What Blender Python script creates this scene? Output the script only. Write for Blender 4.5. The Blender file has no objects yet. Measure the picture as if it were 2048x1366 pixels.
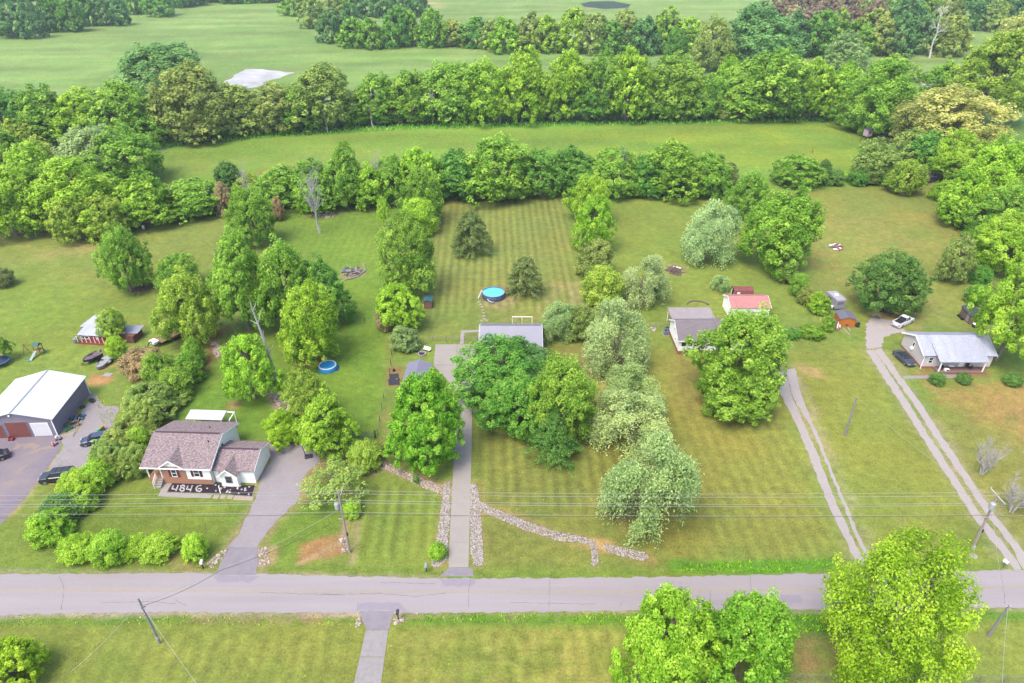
import bpy, math, random
import numpy as np
from mathutils import Vector, Matrix
scene = bpy.context.scene
C = scene.collection
R = math.radians
# ---------------------------------------------------------------- camera, sky, sun, exposure
CAM_H, PITCH, FPX = 70.0, R(31.9), 1365.33
cam_data = bpy.data.cameras.new('camera')
cam_data.sensor_width = 36.0; cam_data.lens = 24.0
cam_data.clip_start = 0.5; cam_data.clip_end = 6000.0
cam = bpy.data.objects.new('camera', cam_data); C.objects.link(cam)
cam.location = (0, 0, CAM_H); cam.rotation_euler = (R(90) - PITCH, 0, 0)
scene.camera = cam

SUN_EL, SUN_AZ = 62.0, -140.0         # azimuth from +Y (away from the camera) towards +X: the sun stands high behind the camera, to the left
world = bpy.data.worlds.new('World'); scene.world = world; world.use_nodes = True
wn = world.node_tree.nodes; wl = world.node_tree.links
sky = wn.new('ShaderNodeTexSky'); sky.sky_type = 'NISHITA'; sky.sun_disc = False
sky.sun_elevation = R(SUN_EL); sky.sun_rotation = R(SUN_AZ)
sky.air_density = 1.0; sky.dust_density = 3.0; sky.ozone_density = 1.0
bgn = wn['Background']; bgn.inputs['Strength'].default_value = 0.15
wl.new(sky.outputs['Color'], bgn.inputs['Color'])
sun_d = bpy.data.lights.new('sun', 'SUN'); sun_d.energy = 1.15; sun_d.angle = R(30); sun_d.color = (1.0, 0.95, 0.86)
sun = bpy.data.objects.new('sun', sun_d); C.objects.link(sun)
sd = Vector((math.cos(R(SUN_EL)) * math.sin(R(SUN_AZ)), math.cos(R(SUN_EL)) * math.cos(R(SUN_AZ)), math.sin(R(SUN_EL))))
sun.rotation_euler = (-sd).to_track_quat('-Z', 'Y').to_euler()
scene.view_settings.view_transform = 'Standard'; scene.view_settings.look = 'None'
scene.view_settings.gamma = 1.0; scene.view_settings.use_curve_mapping = False
scene.view_settings.exposure = 1.92
try:
    scene.cycles.max_bounces = 8; scene.cycles.diffuse_bounces = 6; scene.cycles.transmission_bounces = 6; scene.cycles.transparent_max_bounces = 6
    scene.cycles.volume_bounces = 0; scene.cycles.denoising_prefilter = 'NONE'
except Exception: pass
KL = 3.5                               # what a white level surface reads as on the picture's linear scale

# ---------------------------------------------------------------- measuring: photograph pixel -> place
CP, SP = math.cos(PITCH), math.sin(PITCH)
def ray(px, py):
    dx, dy = (px - 1024.0) / FPX, (683.0 - py) / FPX
    return (dx, CP + dy * SP, -SP + dy * CP)
def G(px, py, z=0.0):
    d = ray(px, py); t = (z - CAM_H) / d[2]
    return Vector((d[0] * t, d[1] * t, z))
def depth(p): return p[1] * CP + (CAM_H - p[2]) * SP
def XZ(px, py, Y):                     # the point of a pixel at distance Y
    d = ray(px, py); t = Y / d[1]
    return Vector((d[0] * t, Y, CAM_H + d[2] * t))
def GX(pts, z=0.0): return [(G(x, y, z).x, G(x, y, z).y) for x, y in pts]

def lin(c):
    return tuple(((v / 255) / 12.92 if v <= 10.3 else (((v / 255) + 0.055) / 1.055) ** 2.4) for v in c)
def alb(r, g, b, k=1.0):
    return tuple(min(0.9, v / KL * k) for v in lin((r, g, b)))

# ---------------------------------------------------------------- materials
MATS = {}
def mat(name, col, rough=0.75, spec=0.3, metal=0.0, nscale=0.0, namt=0.15, bump=0.0, bscale=None, stretch=(1, 1, 1), col2=None, nscale2=0.0):
    if name in MATS: return MATS[name]
    m = bpy.data.materials.new(name); m.use_nodes = True
    nt = m.node_tree; N = nt.nodes; L = nt.links
    b = N['Principled BSDF']
    b.inputs['Base Color'].default_value = (*col, 1); b.inputs['Roughness'].default_value = rough
    b.inputs['Metallic'].default_value = metal; b.inputs['Specular IOR Level'].default_value = spec
    if nscale:
        tc = N.new('ShaderNodeTexCoord'); mp = N.new('ShaderNodeMapping'); mp.inputs['Scale'].default_value = stretch
        L.new(tc.outputs['Object'], mp.inputs['Vector'])
        nz = N.new('ShaderNodeTexNoise'); nz.inputs['Scale'].default_value = nscale; nz.inputs['Detail'].default_value = 6; nz.inputs['Roughness'].default_value = 0.65
        L.new(mp.outputs[0], nz.inputs['Vector'])
        rp = N.new('ShaderNodeValToRGB'); rp.color_ramp.elements[0].position = 0.32; rp.color_ramp.elements[1].position = 0.68
        c2 = col2 or tuple(min(1, v * (1 + namt)) for v in col)
        c1 = tuple(v * (1 - namt) for v in col) if not col2 else col
        rp.color_ramp.elements[0].color = (*c1, 1); rp.color_ramp.elements[1].color = (*c2, 1)
        L.new(nz.outputs['Fac'], rp.inputs['Fac'])
        out = rp.outputs[0]
        if nscale2:
            n2 = N.new('ShaderNodeTexNoise'); n2.inputs['Scale'].default_value = nscale2; n2.inputs['Detail'].default_value = 4
            L.new(tc.outputs['Object'], n2.inputs['Vector'])
            mr = N.new('ShaderNodeMapRange'); mr.inputs[1].default_value = 0.3; mr.inputs[2].default_value = 0.7; mr.inputs[3].default_value = 1 - namt; mr.inputs[4].default_value = 1 + namt
            L.new(n2.outputs['Fac'], mr.inputs[0])
            mx = N.new('ShaderNodeMix'); mx.data_type = 'RGBA'; mx.blend_type = 'MULTIPLY'; mx.inputs['Factor'].default_value = 1
            L.new(out, mx.inputs[6]); L.new(mr.outputs[0], mx.inputs[7]); out = mx.outputs[2]
        L.new(out, b.inputs['Base Color'])
        if bump:
            bn = N.new('ShaderNodeBump'); bn.inputs['Strength'].default_value = bump; bn.inputs['Distance'].default_value = 0.05
            if bscale:
                nb = N.new('ShaderNodeTexNoise'); nb.inputs['Scale'].default_value = bscale; nb.inputs['Detail'].default_value = 4
                L.new(mp.outputs[0], nb.inputs['Vector']); L.new(nb.outputs['Fac'], bn.inputs['Height'])
            else: L.new(nz.outputs['Fac'], bn.inputs['Height'])
            L.new(bn.outputs[0], b.inputs['Normal'])
    MATS[name] = m
    return m

# ---------------------------------------------------------------- object helpers
def obj(name, me, parent=None, loc=None, rz=None):
    o = bpy.data.objects.new(name, me); C.objects.link(o)
    if parent is not None: o.parent = parent
    if loc is not None: o.location = loc
    if rz is not None: o.rotation_euler = (0, 0, rz)
    return o
def tag(o, label=None, cat=None, group=None, kind=None):
    if label: o['label'] = label
    if cat: o['category'] = cat
    if group: o['group'] = group
    if kind: o['kind'] = kind
    return o
def thing(name, label, cat, loc=(0, 0, 0), rz=0.0, group=None):
    o = bpy.data.objects.new(name, None); C.objects.link(o)
    o.location = loc; o.rotation_euler = (0, 0, rz); o.empty_display_size = 0.3
    return tag(o, label, cat, group)
def copy_tree(o, parent=None):
    c = o.copy(); C.objects.link(c); c.parent = parent
    for ch in list(o.children): copy_tree(ch, c)
    return c

class MB:
    """collects shapes and links them as one mesh object"""
    def __init__(s): s.v = []; s.f = []
    def add(s, verts, faces):
        n = len(s.v); s.v += [tuple(p) for p in verts]; s.f += [tuple(i + n for i in f) for f in faces]; return s
    def box(s, x0, y0, z0, x1, y1, z1):
        return s.add([(x0, y0, z0), (x1, y0, z0), (x1, y1, z0), (x0, y1, z0), (x0, y0, z1), (x1, y0, z1), (x1, y1, z1), (x0, y1, z1)],
                     [(3, 2, 1, 0), (4, 5, 6, 7), (0, 1, 5, 4), (1, 2, 6, 5), (2, 3, 7, 6), (3, 0, 4, 7)])
    def slab(s, quad, t):              # a quad given thickness t downwards along its normal
        a, b, c, d = [Vector(p) for p in quad]
        n = (b - a).cross(d - a).normalized() * t
        q = [a, b, c, d, a - n, b - n, c - n, d - n]
        return s.add(q, [(0, 1, 2, 3), (7, 6, 5, 4), (1, 0, 4, 5), (2, 1, 5, 6), (3, 2, 6, 7), (0, 3, 7, 4)])
    def prism(s, poly, z0, z1):        # upright prism on a ground polygon
        n = len(poly); v = [(x, y, z0) for x, y in poly] + [(x, y, z1) for x, y in poly]
        return s.add(v, [tuple(range(n - 1, -1, -1)), tuple(range(n, 2 * n))] + [(i, (i + 1) % n, n + (i + 1) % n, n + i) for i in range(n)])
    def ext(s, poly, axis, a, b):      # polygon in the plane across axis, pushed from a to b
        n = len(poly)
        mk = (lambda p, t: (t, p[0], p[1])) if axis == 'x' else (lambda p, t: (p[0], t, p[1]))
        v = [mk(p, a) for p in poly] + [mk(p, b) for p in poly]
        return s.add(v, [tuple(range(n)), tuple(range(2 * n - 1, n - 1, -1))] + [((i + 1) % n, i, n + i, n + (i + 1) % n) for i in range(n)])
    def bar(s, p0, p1, r0, r1=None, n=6, cap=True):
        p0, p1 = Vector(p0), Vector(p1); r1 = r0 if r1 is None else r1
        d = (p1 - p0)
        if d.length < 1e-6: return s
        d.normalize(); u = d.orthogonal().normalized(); w = d.cross(u)
        v = []
        for p, r in ((p0, r0), (p1, r1)):
            for i in range(n):
                a = 2 * math.pi * i / n; v.append(p + (u * math.cos(a) + w * math.sin(a)) * r)
        f = [(i, (i + 1) % n, n + (i + 1) % n, n + i) for i in range(n)]
        if cap: f += [tuple(range(n - 1, -1, -1)), tuple(range(n, 2 * n))]
        return s.add(v, f)
    def tube(s, pts, rs, n=6):
        for i in range(len(pts) - 1):
            s.bar(pts[i], pts[i + 1], rs[i] if hasattr(rs, '__len__') else rs, rs[i + 1] if hasattr(rs, '__len__') else rs, n)
        return s
    def lathe(s, prof, n=24, c=(0, 0)):
        v = []; f = []
        for r, z in prof:
            for i in range(n):
                a = 2 * math.pi * i / n; v.append((c[0] + r * math.cos(a), c[1] + r * math.sin(a), z))
        for k in range(len(prof) - 1):
            for i in range(n):
                f.append((k * n + i, k * n + (i + 1) % n, (k + 1) * n + (i + 1) % n, (k + 1) * n + i))
        return s.add(v, f)
    def disc(s, r, z, n=24, c=(0, 0)):
        return s.add([(c[0] + r * math.cos(2 * math.pi * i / n), c[1] + r * math.sin(2 * math.pi * i / n), z) for i in range(n)], [tuple(range(n))])
    def ball(s, c, rx, ry=None, rz=None, n=8, m=5):
        ry = ry or rx; rz = rz or rx; v = [(c[0], c[1], c[2] - rz)]; f = []
        for k in range(1, m):
            t = math.pi * k / m - math.pi / 2
            for i in range(n):
                a = 2 * math.pi * i / n; v.append((c[0] + rx * math.cos(t) * math.cos(a), c[1] + ry * math.cos(t) * math.sin(a), c[2] + rz * math.sin(t)))
        v.append((c[0], c[1], c[2] + rz)); T = len(v) - 1
        for i in range(n):
            f.append((0, 1 + (i + 1) % n, 1 + i)); f.append((T, T - n + i, T - n + (i + 1) % n))
            for k in range(m - 2):
                f.append((1 + k * n + i, 1 + k * n + (i + 1) % n, 1 + (k + 1) * n + (i + 1) % n, 1 + (k + 1) * n + i))
        return s.add(v, f)
    def mesh(s, name, m=None, smooth=False):
        me = bpy.data.meshes.new(name); me.from_pydata(s.v, [], s.f)
        if m is not None: me.materials.append(m)
        if smooth: me.polygons.foreach_set('use_smooth', [True] * len(me.polygons))
        me.update(); return me
    def build(s, name, m, parent=None, loc=None, rz=None, smooth=False, bevel=0.0):
        o = obj(name, s.mesh(name, m, smooth), parent, loc, rz)
        if bevel:
            bv = o.modifiers.new('bevel', 'BEVEL'); bv.width = bevel; bv.segments = 2; bv.limit_method = 'ANGLE'
        return o

def np_mesh(name, verts, faces, m=None, tint=None, smooth=False):
    """faces: (n,3) or (n,4) int array"""
    me = bpy.data.meshes.new(name); n, k = faces.shape
    me.vertices.add(len(verts)); me.vertices.foreach_set('co', np.ascontiguousarray(verts, dtype=np.float32).ravel())
    me.loops.add(n * k); me.loops.foreach_set('vertex_index', np.ascontiguousarray(faces, dtype=np.int32).ravel())
    me.polygons.add(n); me.polygons.foreach_set('loop_start', np.arange(0, n * k, k, dtype=np.int32))
    try: me.polygons.foreach_set('loop_total', np.full(n, k, dtype=np.int32))
    except Exception: pass
    if smooth: me.polygons.foreach_set('use_smooth', np.ones(n, dtype=bool))
    if m is not None: me.materials.append(m)
    me.update(calc_edges=True)
    if tint is not None:
        at = me.attributes.new('tint', 'FLOAT', 'FACE'); at.data.foreach_set('value', np.ascontiguousarray(tint, dtype=np.float32))
    return me

# value noise on arrays
def vnoise(x, y, scale, seed):
    rs = np.random.RandomState(seed); t = rs.rand(64, 64)
    u, v = x / scale, y / scale
    i, j = np.floor(u).astype(int), np.floor(v).astype(int); fu, fv = u - i, v - j
    fu = fu * fu * (3 - 2 * fu); fv = fv * fv * (3 - 2 * fv)
    a = t[i % 64, j % 64]; b = t[(i + 1) % 64, j % 64]; c = t[i % 64, (j + 1) % 64]; d = t[(i + 1) % 64, (j + 1) % 64]
    return (a * (1 - fu) + b * fu) * (1 - fv) + (c * (1 - fu) + d * fu) * fv
def fnoise(x, y, scale, seed, octs=3):
    r = 0; w = 1; t = 0
    for k in range(octs):
        a = 0.7 + seed + 1.1 * k; r = r + w * vnoise(x * math.cos(a) - y * math.sin(a), x * math.sin(a) + y * math.cos(a), scale / 2 ** k, seed + k * 7); t += w; w *= 0.55
    return r / t
# ---------------------------------------------------------------- ground: one sheet, its own colours by place
def sdf(poly, X, Y):
    """signed distance to a polygon, negative inside"""
    n = len(poly); d2 = np.full(X.shape, 1e18); ins = np.zeros(X.shape, bool)
    for i in range(n):
        ax, ay = poly[i]; bx, by = poly[(i + 1) % n]
        ex, ey = bx - ax, by - ay; L = ex * ex + ey * ey + 1e-9
        t = np.clip(((X - ax) * ex + (Y - ay) * ey) / L, 0, 1)
        d2 = np.minimum(d2, (X - ax - t * ex) ** 2 + (Y - ay - t * ey) ** 2)
        c = (ay > Y) != (by > Y)
        with np.errstate(divide='ignore', invalid='ignore'):
            xi = ax + (Y - ay) * ex / (ey if ey else 1e-9)
        ins ^= c & (X < xi)
    d = np.sqrt(d2); return np.where(ins, -d, d)
def ldist(line, X, Y):
    d2 = np.full(X.shape, 1e18)
    for (ax, ay), (bx, by) in zip(line[:-1], line[1:]):
        ex, ey = bx - ax, by - ay; L = ex * ex + ey * ey + 1e-9
        t = np.clip(((X - ax) * ex + (Y - ay) * ey) / L, 0, 1)
        d2 = np.minimum(d2, (X - ax - t * ex) ** 2 + (Y - ay - t * ey) ** 2)
    return np.sqrt(d2)

rows = [-60.0, 0.0, 20.0]
while rows[-1] < 820: rows.append(rows[-1] + 0.26 + (rows[-1] / 150.0) ** 2 * 0.62)
rows += [900.0, 1100.0, 1500.0, 2050.0]
rows = np.array(rows); NC = 521
uu = np.linspace(-1, 1, NC - 2)
XX = np.zeros((len(rows), NC)); YY = np.repeat(rows[:, None], NC, 1)
XX[:, 1:-1] = uu[None, :] * (62 + 0.98 * np.clip(rows, 0, 900))[:, None]
XX[:, 0] = -2050; XX[:, -1] = 2050
gx, gy = XX.ravel(), YY.ravel()
COL = np.zeros((gx.size, 3)); STR = np.zeros(gx.size)
nA, nB, nC_ = fnoise(gx, gy, 14, 3), fnoise(gx, gy, 4.5, 11), fnoise(gx, gy, 1.6, 23)
edge_n = (fnoise(gx, gy, 2.2, 31) - 0.5)

def paint(poly, col, feather=1.5, amt=1.0, rag=1.5, patch=0.0, pscale=5.0, px=True, seed=5):
    p = GX(poly) if px else poly
    xs = [q[0] for q in p]; ys = [q[1] for q in p]; m = feather + rag + 1
    idx = np.where((gx > min(xs) - m) & (gx < max(xs) + m) & (gy > min(ys) - m) & (gy < max(ys) + m))[0]
    if not len(idx): return
    d = sdf(p, gx[idx], gy[idx]) + edge_n[idx] * 2 * rag
    w = np.clip(0.5 - d / (2 * feather), 0, 1); w = w * w * (3 - 2 * w) * amt
    if patch: w = w * np.clip((fnoise(gx[idx], gy[idx], pscale, seed) - 0.5) * 5 * patch + 0.5, 0, 1)
    c = np.array(alb(*col)); COL[idx] = COL[idx] * (1 - w[:, None]) + c * w[:, None]
def stroke(line, col, width, feather=0.6, amt=1.0, rag=0.6, patch=0.0, pscale=3.0, seed=6):
    p = GX(line); xs = [q[0] for q in p]; ys = [q[1] for q in p]; m = width + feather + rag + 1
    idx = np.where((gx > min(xs) - m) & (gx < max(xs) + m) & (gy > min(ys) - m) & (gy < max(ys) + m))[0]
    if not len(idx): return
    d = ldist(p, gx[idx], gy[idx]) - width / 2 + edge_n[idx] * 2 * rag
    w = np.clip(0.5 - d / (2 * feather), 0, 1) * amt
    if patch: w = w * np.clip((fnoise(gx[idx], gy[idx], pscale, seed) - 0.5) * 5 * patch + 0.5, 0, 1)
    c = np.array(alb(*col)); COL[idx] = COL[idx] * (1 - w[:, None]) + c * w[:, None]
def stripes(poly, amt, feather=0.8):
    p = GX(poly); d = sdf(p, gx, gy); STR[:] = np.maximum(STR, np.clip(0.5 - d / (2 * feather), 0, 1) * amt)

OLIVE, YGRN, GREEN, BRN = (143, 157, 74), (156, 164, 76), (112, 158, 48), (168, 140, 92)
COL[:] = np.array(alb(140, 164, 74))
# far fields and pasture
paint([(-900, 5), (900, -60), (2900, -60), (2900, 330), (-900, 330)], (152, 184, 102), 6, 1)
paint([(0, 150), (300, 80), (600, 25), (800, 10), (760, 60), (1000, 95), (1400, 120), (1400, 190), (-300, 215)], (130, 172, 84), 12, 0.6, 8, 0.9, 26)
paint([(760, -40), (1500, -40), (1400, 40), (900, 45)], (150, 182, 100), 10, 0.8, 6)
paint([(250, 330), (420, 275), (800, 255), (1720, 238), (1800, 330), (1760, 420), (250, 420)], (138, 174, 66), 3, 1, 2)
paint([(1150, 262), (1715, 250), (1760, 330), (1180, 335)], (158, 182, 60), 8, 0.75, 5, 0.8, 16)
paint([(300, 370), (360, 310), (900, 285), (1000, 300), (600, 345), (420, 345)], (156, 176, 84), 8, 0.6, 4, 0.9, 12)
stroke([(1000, 248), (1150, 292)], (140, 176, 74), 6, 2, 0.5); stroke([(1350, 248), (1180, 295)], (140, 176, 74), 6, 2, 0.5)
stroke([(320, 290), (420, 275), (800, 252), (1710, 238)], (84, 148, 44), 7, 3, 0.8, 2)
paint([(1980, 235), (2200, 235), (2200, 300), (1985, 290)], (128, 176, 72), 4, 0.9)
# lots
paint([(-300, 455), (200, 450), (460, 425), (420, 560), (-300, 590)], (160, 166, 84), 5, 0.85, 3, 0.4, 15)
paint([(-200, 470), (190, 460), (210, 510), (-200, 530)], (184, 172, 108), 4, 0.8, 3, 0.9, 7)
paint([(-300, 570), (400, 560), (420, 690), (200, 740), (-300, 770)], (146, 167, 72), 5, 0.85, 3)
paint([(-100, 575), (260, 585), (300, 650), (60, 690), (-100, 660)], (134, 168, 60), 5, 0.5, 3, 0.9, 7)
paint([(550, 415), (800, 405), (760, 560), (560, 600)], (132, 166, 58), 3, 0.9)
paint([(690, 560), (780, 540), (790, 690), (755, 870), (700, 880), (450, 880), (330, 850), (420, 720), (520, 690)], (122, 162, 54), 3, 0.95, 2)
paint([(690, 560), (760, 560), (760, 860), (710, 870), (640, 760)], (140, 172, 58), 3, 0.6, 2, 0.9, 5)
paint([(872, 405), (1130, 390), (1160, 640), (1150, 670), (850, 680)], (150, 160, 82), 2.0, 1)
paint([(1060, 575), (1170, 560), (1180, 610), (1080, 620)], (184, 172, 126), 3, 0.7, 2, 0.7, 3)
paint([(850, 615), (960, 600), (960, 660), (850, 690)], (142, 160, 76), 2, 0.8)
paint([(1215, 400), (1450, 385), (1500, 480), (1540, 560), (1640, 640), (1560, 660), (1190, 680)], (146, 166, 72), 3, 0.9, 2)
paint([(1530, 385), (1880, 365), (1960, 440), (1960, 660), (1750, 660), (1650, 590), (1560, 480)], (156, 164, 80), 3, 0.9, 2)
paint([(1620, 440), (1900, 420), (1900, 540), (1640, 540)], (176, 166, 92), 6, 0.6, 3, 0.8, 9)
paint([(1640, 480), (1720, 560), (1700, 610), (1600, 540)], (186, 162, 98), 3, 0.7, 2, 0.9, 4)
paint([(944, 700), (1210, 680), (1370, 1060), (1300, 1140), (945, 1140)], (140, 150, 72), 3, 1)
paint([(1190, 680), (1400, 700), (1560, 700), (1680, 1090), (1640, 1130), (1350, 1130), (1200, 960)], (156, 157, 74), 4, 0.95, 3)
paint([(1190, 760), (1400, 800), (1500, 900), (1450, 1050), (1330, 1080)], (170, 156, 74), 6, 0.6, 3, 0.8, 6)
paint([(1560, 700), (1740, 690), (2000, 1110), (1980, 1140), (1720, 1110)], (152, 162, 72), 3, 0.95, 2)
paint([(1740, 690), (1900, 770), (2300, 760), (2400, 1110), (2040, 1130), (1990, 1030)], (158, 158, 80), 3, 0.95, 2)
paint([(1890, 770), (2050, 770), (2250, 900), (2000, 900)], (186, 148, 100), 5, 0.75, 3, 0.8, 5)
paint([(1780, 740), (1860, 760), (1900, 830), (1840, 820)], (128, 168, 62), 3, 0.6, 2)
paint([(700, 940), (880, 960), (870, 1140), (700, 1150)], (146, 164, 70), 2, 0.95)
paint([(-300, 1040), (60, 1000), (520, 990), (440, 1110), (380, 1140), (-300, 1150)], (142, 162, 66), 3, 0.9, 2)
paint([(170, 1000), (520, 985), (480, 1060), (170, 1080)], (132, 162, 56), 3, 0.6, 2, 0.7, 4)
paint([(530, 1080), (600, 1010), (690, 1000), (690, 1090), (640, 1100), (550, 1130)], (126, 162, 56), 1.5, 0.9, 1)
paint([(-500, 1230), (2600, 1215), (2800, 1600), (-600, 1600)], (148, 163, 72), 1.5, 1, 1)
paint([(200, 1260), (720, 1250), (700, 1420), (100, 1420)], (166, 172, 82), 3, 0.6, 2, 0.9, 3)
paint([(790, 1250), (1240, 1250), (1240, 1420), (770, 1420)], (152, 162, 72), 3, 0.8, 2)
paint([(800, 1260), (1240, 1260), (1240, 1420), (780, 1420)], (182, 178, 94), 3, 0.6, 2, 0.9, 1.6)
paint([(1570, 1265), (1690, 1250), (1720, 1400), (1600, 1400)], (184, 148, 110), 2, 0.85, 1.5, 0.5, 2.5)
paint([(1920, 1230), (2300, 1225), (2300, 1420), (1900, 1420)], (160, 172, 78), 2, 0.7)
# mowing stripes
stripes([(872, 408), (1130, 392), (1165, 620), (1080, 625), (960, 612), (860, 640)], 0.95)
stripes([(946, 760), (1230, 700), (1260, 1040), (950, 1000)], 1.0)
stripes([(720, 960), (875, 985), (865, 1110), (705, 1120)], 1.0)
stripes([(560, 420), (790, 412), (760, 540), (600, 540)], 0.28)
stripes([(1220, 700), (1400, 800), (1560, 830), (1680, 1090), (1640, 1125), (1350, 1125)], 0.45)
stripes([(100, 1280), (720, 1265), (700, 1420), (0, 1420)], 0.55); stripes([(785, 1265), (1240, 1260), (1240, 1420), (770, 1420)], 0.6)
# verges
stroke([(-300, 1146), (500, 1143), (900, 1148), (1300, 1148), (2100, 1138)], (126, 156, 60), 1.6, 0.6, 0.8)
stroke([(1350, 1132), (1500, 1134), (1660, 1128)], (104, 164, 44), 1.9, 0.5, 0.95, 0.5)
stroke([(-300, 1240), (720, 1234)], (112, 156, 50), 1.6, 0.5, 0.8, 0.4); stroke([(800, 1236), (1250, 1240), (2100, 1228)], (104, 158, 42), 1.7, 0.5, 0.85, 0.4)
stroke([(380, 1240), (720, 1240)], (178, 152, 118), 1.2, 0.5, 0.7, 0.4, 1.0, 1.6); stroke([(800, 1234), (1120, 1236)], (182, 160, 132), 0.8, 0.4, 0.7, 0.4, 1.0, 1.4)
stroke([(1570, 1250), (1700, 1245)], (98, 160, 46), 3, 0.8, 0.8)
stroke([(-300, 1232), (0, 1233), (300, 1227), (720, 1229)], (204, 184, 172), 0.7, 0.35, 0.9, 0.35); stroke([(790, 1229), (1250, 1225), (1640, 1223), (2100, 1219)], (186, 170, 140), 0.4, 0.3, 0.8, 0.35); stroke([(-300, 1141), (430, 1144), (520, 1147), (700, 1151), (890, 1154)], (190, 174, 150), 0.4, 0.3, 0.8, 0.35)
# bare earth
DIRT, ODIRT, RDIRT = (186, 156, 122), (208, 156, 112), (164, 112, 84)
paint([(168, 770), (182, 748), (228, 750), (222, 766), (200, 772)], (214, 160, 112), 0.7, 1, 0.7)
stroke([(205, 738), (232, 730)], (206, 158, 112), 1.2, 0.5, 0.8, 0.5)
paint([(450, 811), (460, 801), (478, 800), (486, 809), (475, 820), (456, 820)], (178, 150, 104), 0.5, 0.9, 0.3)
stroke([(448, 660), (420, 680), (435, 705), (410, 730), (370, 770)], (176, 126, 90), 1.9, 0.6, 0.9, 0.6)
stroke([(408, 735), (360, 790), (330, 830), (318, 855)], (150, 112, 78), 1.6, 0.6, 0.75, 0.6)
paint([(520, 775), (545, 775), (590, 815), (600, 845), (560, 830)], (196, 166, 142), 0.8, 0.95, 0.8)
paint([(470, 640), (640, 600), (690, 640), (660, 720), (560, 740)], (120, 138, 52), 3, 0.5, 2)
paint([(590, 725), (640, 715), (640, 735), (600, 740)], (180, 130, 98), 0.8, 0.7, 0.6)
paint([(690, 890), (770, 900), (780, 935), (740, 955), (700, 940)], (170, 140, 112), 1.2, 0.85, 1.2)
stroke([(762, 925), (805, 945), (850, 962), (888, 978)], (190, 160, 122), 2.0, 0.5, 0.9, 0.6)
stroke([(770, 830), (775, 890), (765, 915)], (186, 162, 110), 2.4, 0.8, 0.75, 0.8, 0.3)
stroke([(792, 650), (775, 720), (778, 800)], (160, 150, 100), 2.2, 0.8, 0.6, 0.8, 0.5)
paint([(776, 735), (806, 733), (806, 772), (776, 772)], (168, 126, 92), 0.7, 0.85, 0.5)
paint([(600, 1090), (640, 1075), (690, 1075), (700, 1100), (660, 1115), (600, 1125)], (196, 146, 106), 0.6, 0.9, 0.7)
stroke([(690, 960), (688, 1010), (690, 1070)], (194, 164, 128), 1.6, 0.6, 0.7, 0.8, 0.5)
stroke([(716, 985), (714, 1060), (705, 1125)], (196, 172, 138), 0.7, 0.3, 0.8, 0.3)
stroke([(600, 1125), (640, 1108), (680, 1085), (695, 1040)], (206, 176, 140), 0.6, 0.3, 0.85, 0.2)
paint([(330, 1125), (420, 1105), (440, 1140), (340, 1145)], (196, 166, 122), 0.8, 0.8, 0.7, 0.5, 2)
stroke([(240, 1118), (300, 1117), (350, 1115)], (194, 170, 120), 0.9, 0.5, 0.7, 0.5)
paint([(517, 1098), (560, 1090), (550, 1125), (520, 1140)], (196, 166, 132), 0.6, 0.8, 0.6)
stroke([(618, 430), (680, 428)], (190, 164, 124), 3.2, 1.2, 0.85, 0.8, 0.3)
stroke([(712, 425), (745, 420)], (186, 172, 108), 1.6, 0.6, 0.7, 0.5)
stroke([(870, 404), (1000, 396), (1140, 388)], (170, 130, 102), 1.6, 0.6, 0.85, 0.6)
paint([(958, 575), (1010, 570), (1042, 600), (1010, 618), (962, 612)], (176, 160, 116), 0.8, 0.85, 0.8)
paint([(1005, 575), (1030, 574), (1036, 586), (1010, 588)], (150, 112, 88), 0.5, 0.8, 0.4)
paint([(672, 555), (690, 540), (730, 535), (735, 552), (690, 562)], (170, 156, 116), 0.6, 0.7, 0.5)
paint([(1332, 528), (1372, 530), (1374, 550), (1335, 552)], (180, 166, 118), 0.8, 0.7, 0.6)
paint([(1595, 728), (1640, 735), (1650, 755), (1600, 752)], (200, 172, 122), 0.9, 0.8, 0.8)
paint([(1600, 560), (1615, 560), (1640, 605), (1640, 625), (1615, 610)], (196, 160, 110), 0.8, 0.85, 0.6)
paint([(1740, 640), (1800, 628), (1850, 640), (1840, 668), (1780, 665)], (192, 166, 128), 1.2, 0.85, 1.2, 0.4, 2)
paint([(1730, 610), (1790, 615), (1830, 612), (1850, 640), (1760, 640)], (176, 128, 92), 1.2, 0.7, 1.0, 0.6, 2)
paint([(1840, 590), (1880, 600), (1890, 640), (1840, 640)], (178, 162, 110), 2, 0.7, 1.5, 0.7, 2.5)
paint([(1832, 740), (1980, 742), (1985, 755), (1840, 752)], (176, 130, 100), 0.7, 0.8, 0.5)
stroke([(1855, 770), (1880, 785)], (196, 160, 118), 1.6, 0.8, 0.7, 0.7); stroke([(1995, 725), (2030, 745)], (190, 140, 100), 1.0, 0.4, 0.85, 0.3)
paint([(1860, 800), (1900, 790), (1910, 820), (1870, 815)], (190, 152, 100), 1.5, 0.6, 1.2, 0.7, 2)
paint([(1960, 700), (2060, 690), (2060, 760), (2000, 750)], (106, 138, 50), 1.5, 0.7, 1)
paint([(1340, 700), (1420, 720), (1400, 830), (1350, 800)], (152, 140, 80), 2, 0.5, 2)
paint([(1195, 1010), (1310, 1040), (1320, 1075), (1240, 1060)], (178, 154, 98), 1.5, 0.65, 1.2)
paint([(1120, 700), (1190, 690), (1230, 860), (1200, 900)], (166, 152, 92), 1.5, 0.6, 1.2)
stroke([(1640, 600), (1660, 640)], (110, 140, 60), 2, 0.8, 0.7)
stroke([(520, 345), (545, 342)], (200, 140, 100), 2.5, 0.6, 0.8, 0.6); stroke([(1830, 372), (1870, 370)], (200, 160, 130), 1.4, 0.5, 0.85)
stroke([(20, 452), (120, 450), (240, 462), (300, 448), (460, 425)], (98, 146, 48), 2.5, 1.2, 0.7, 0.8)
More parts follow.
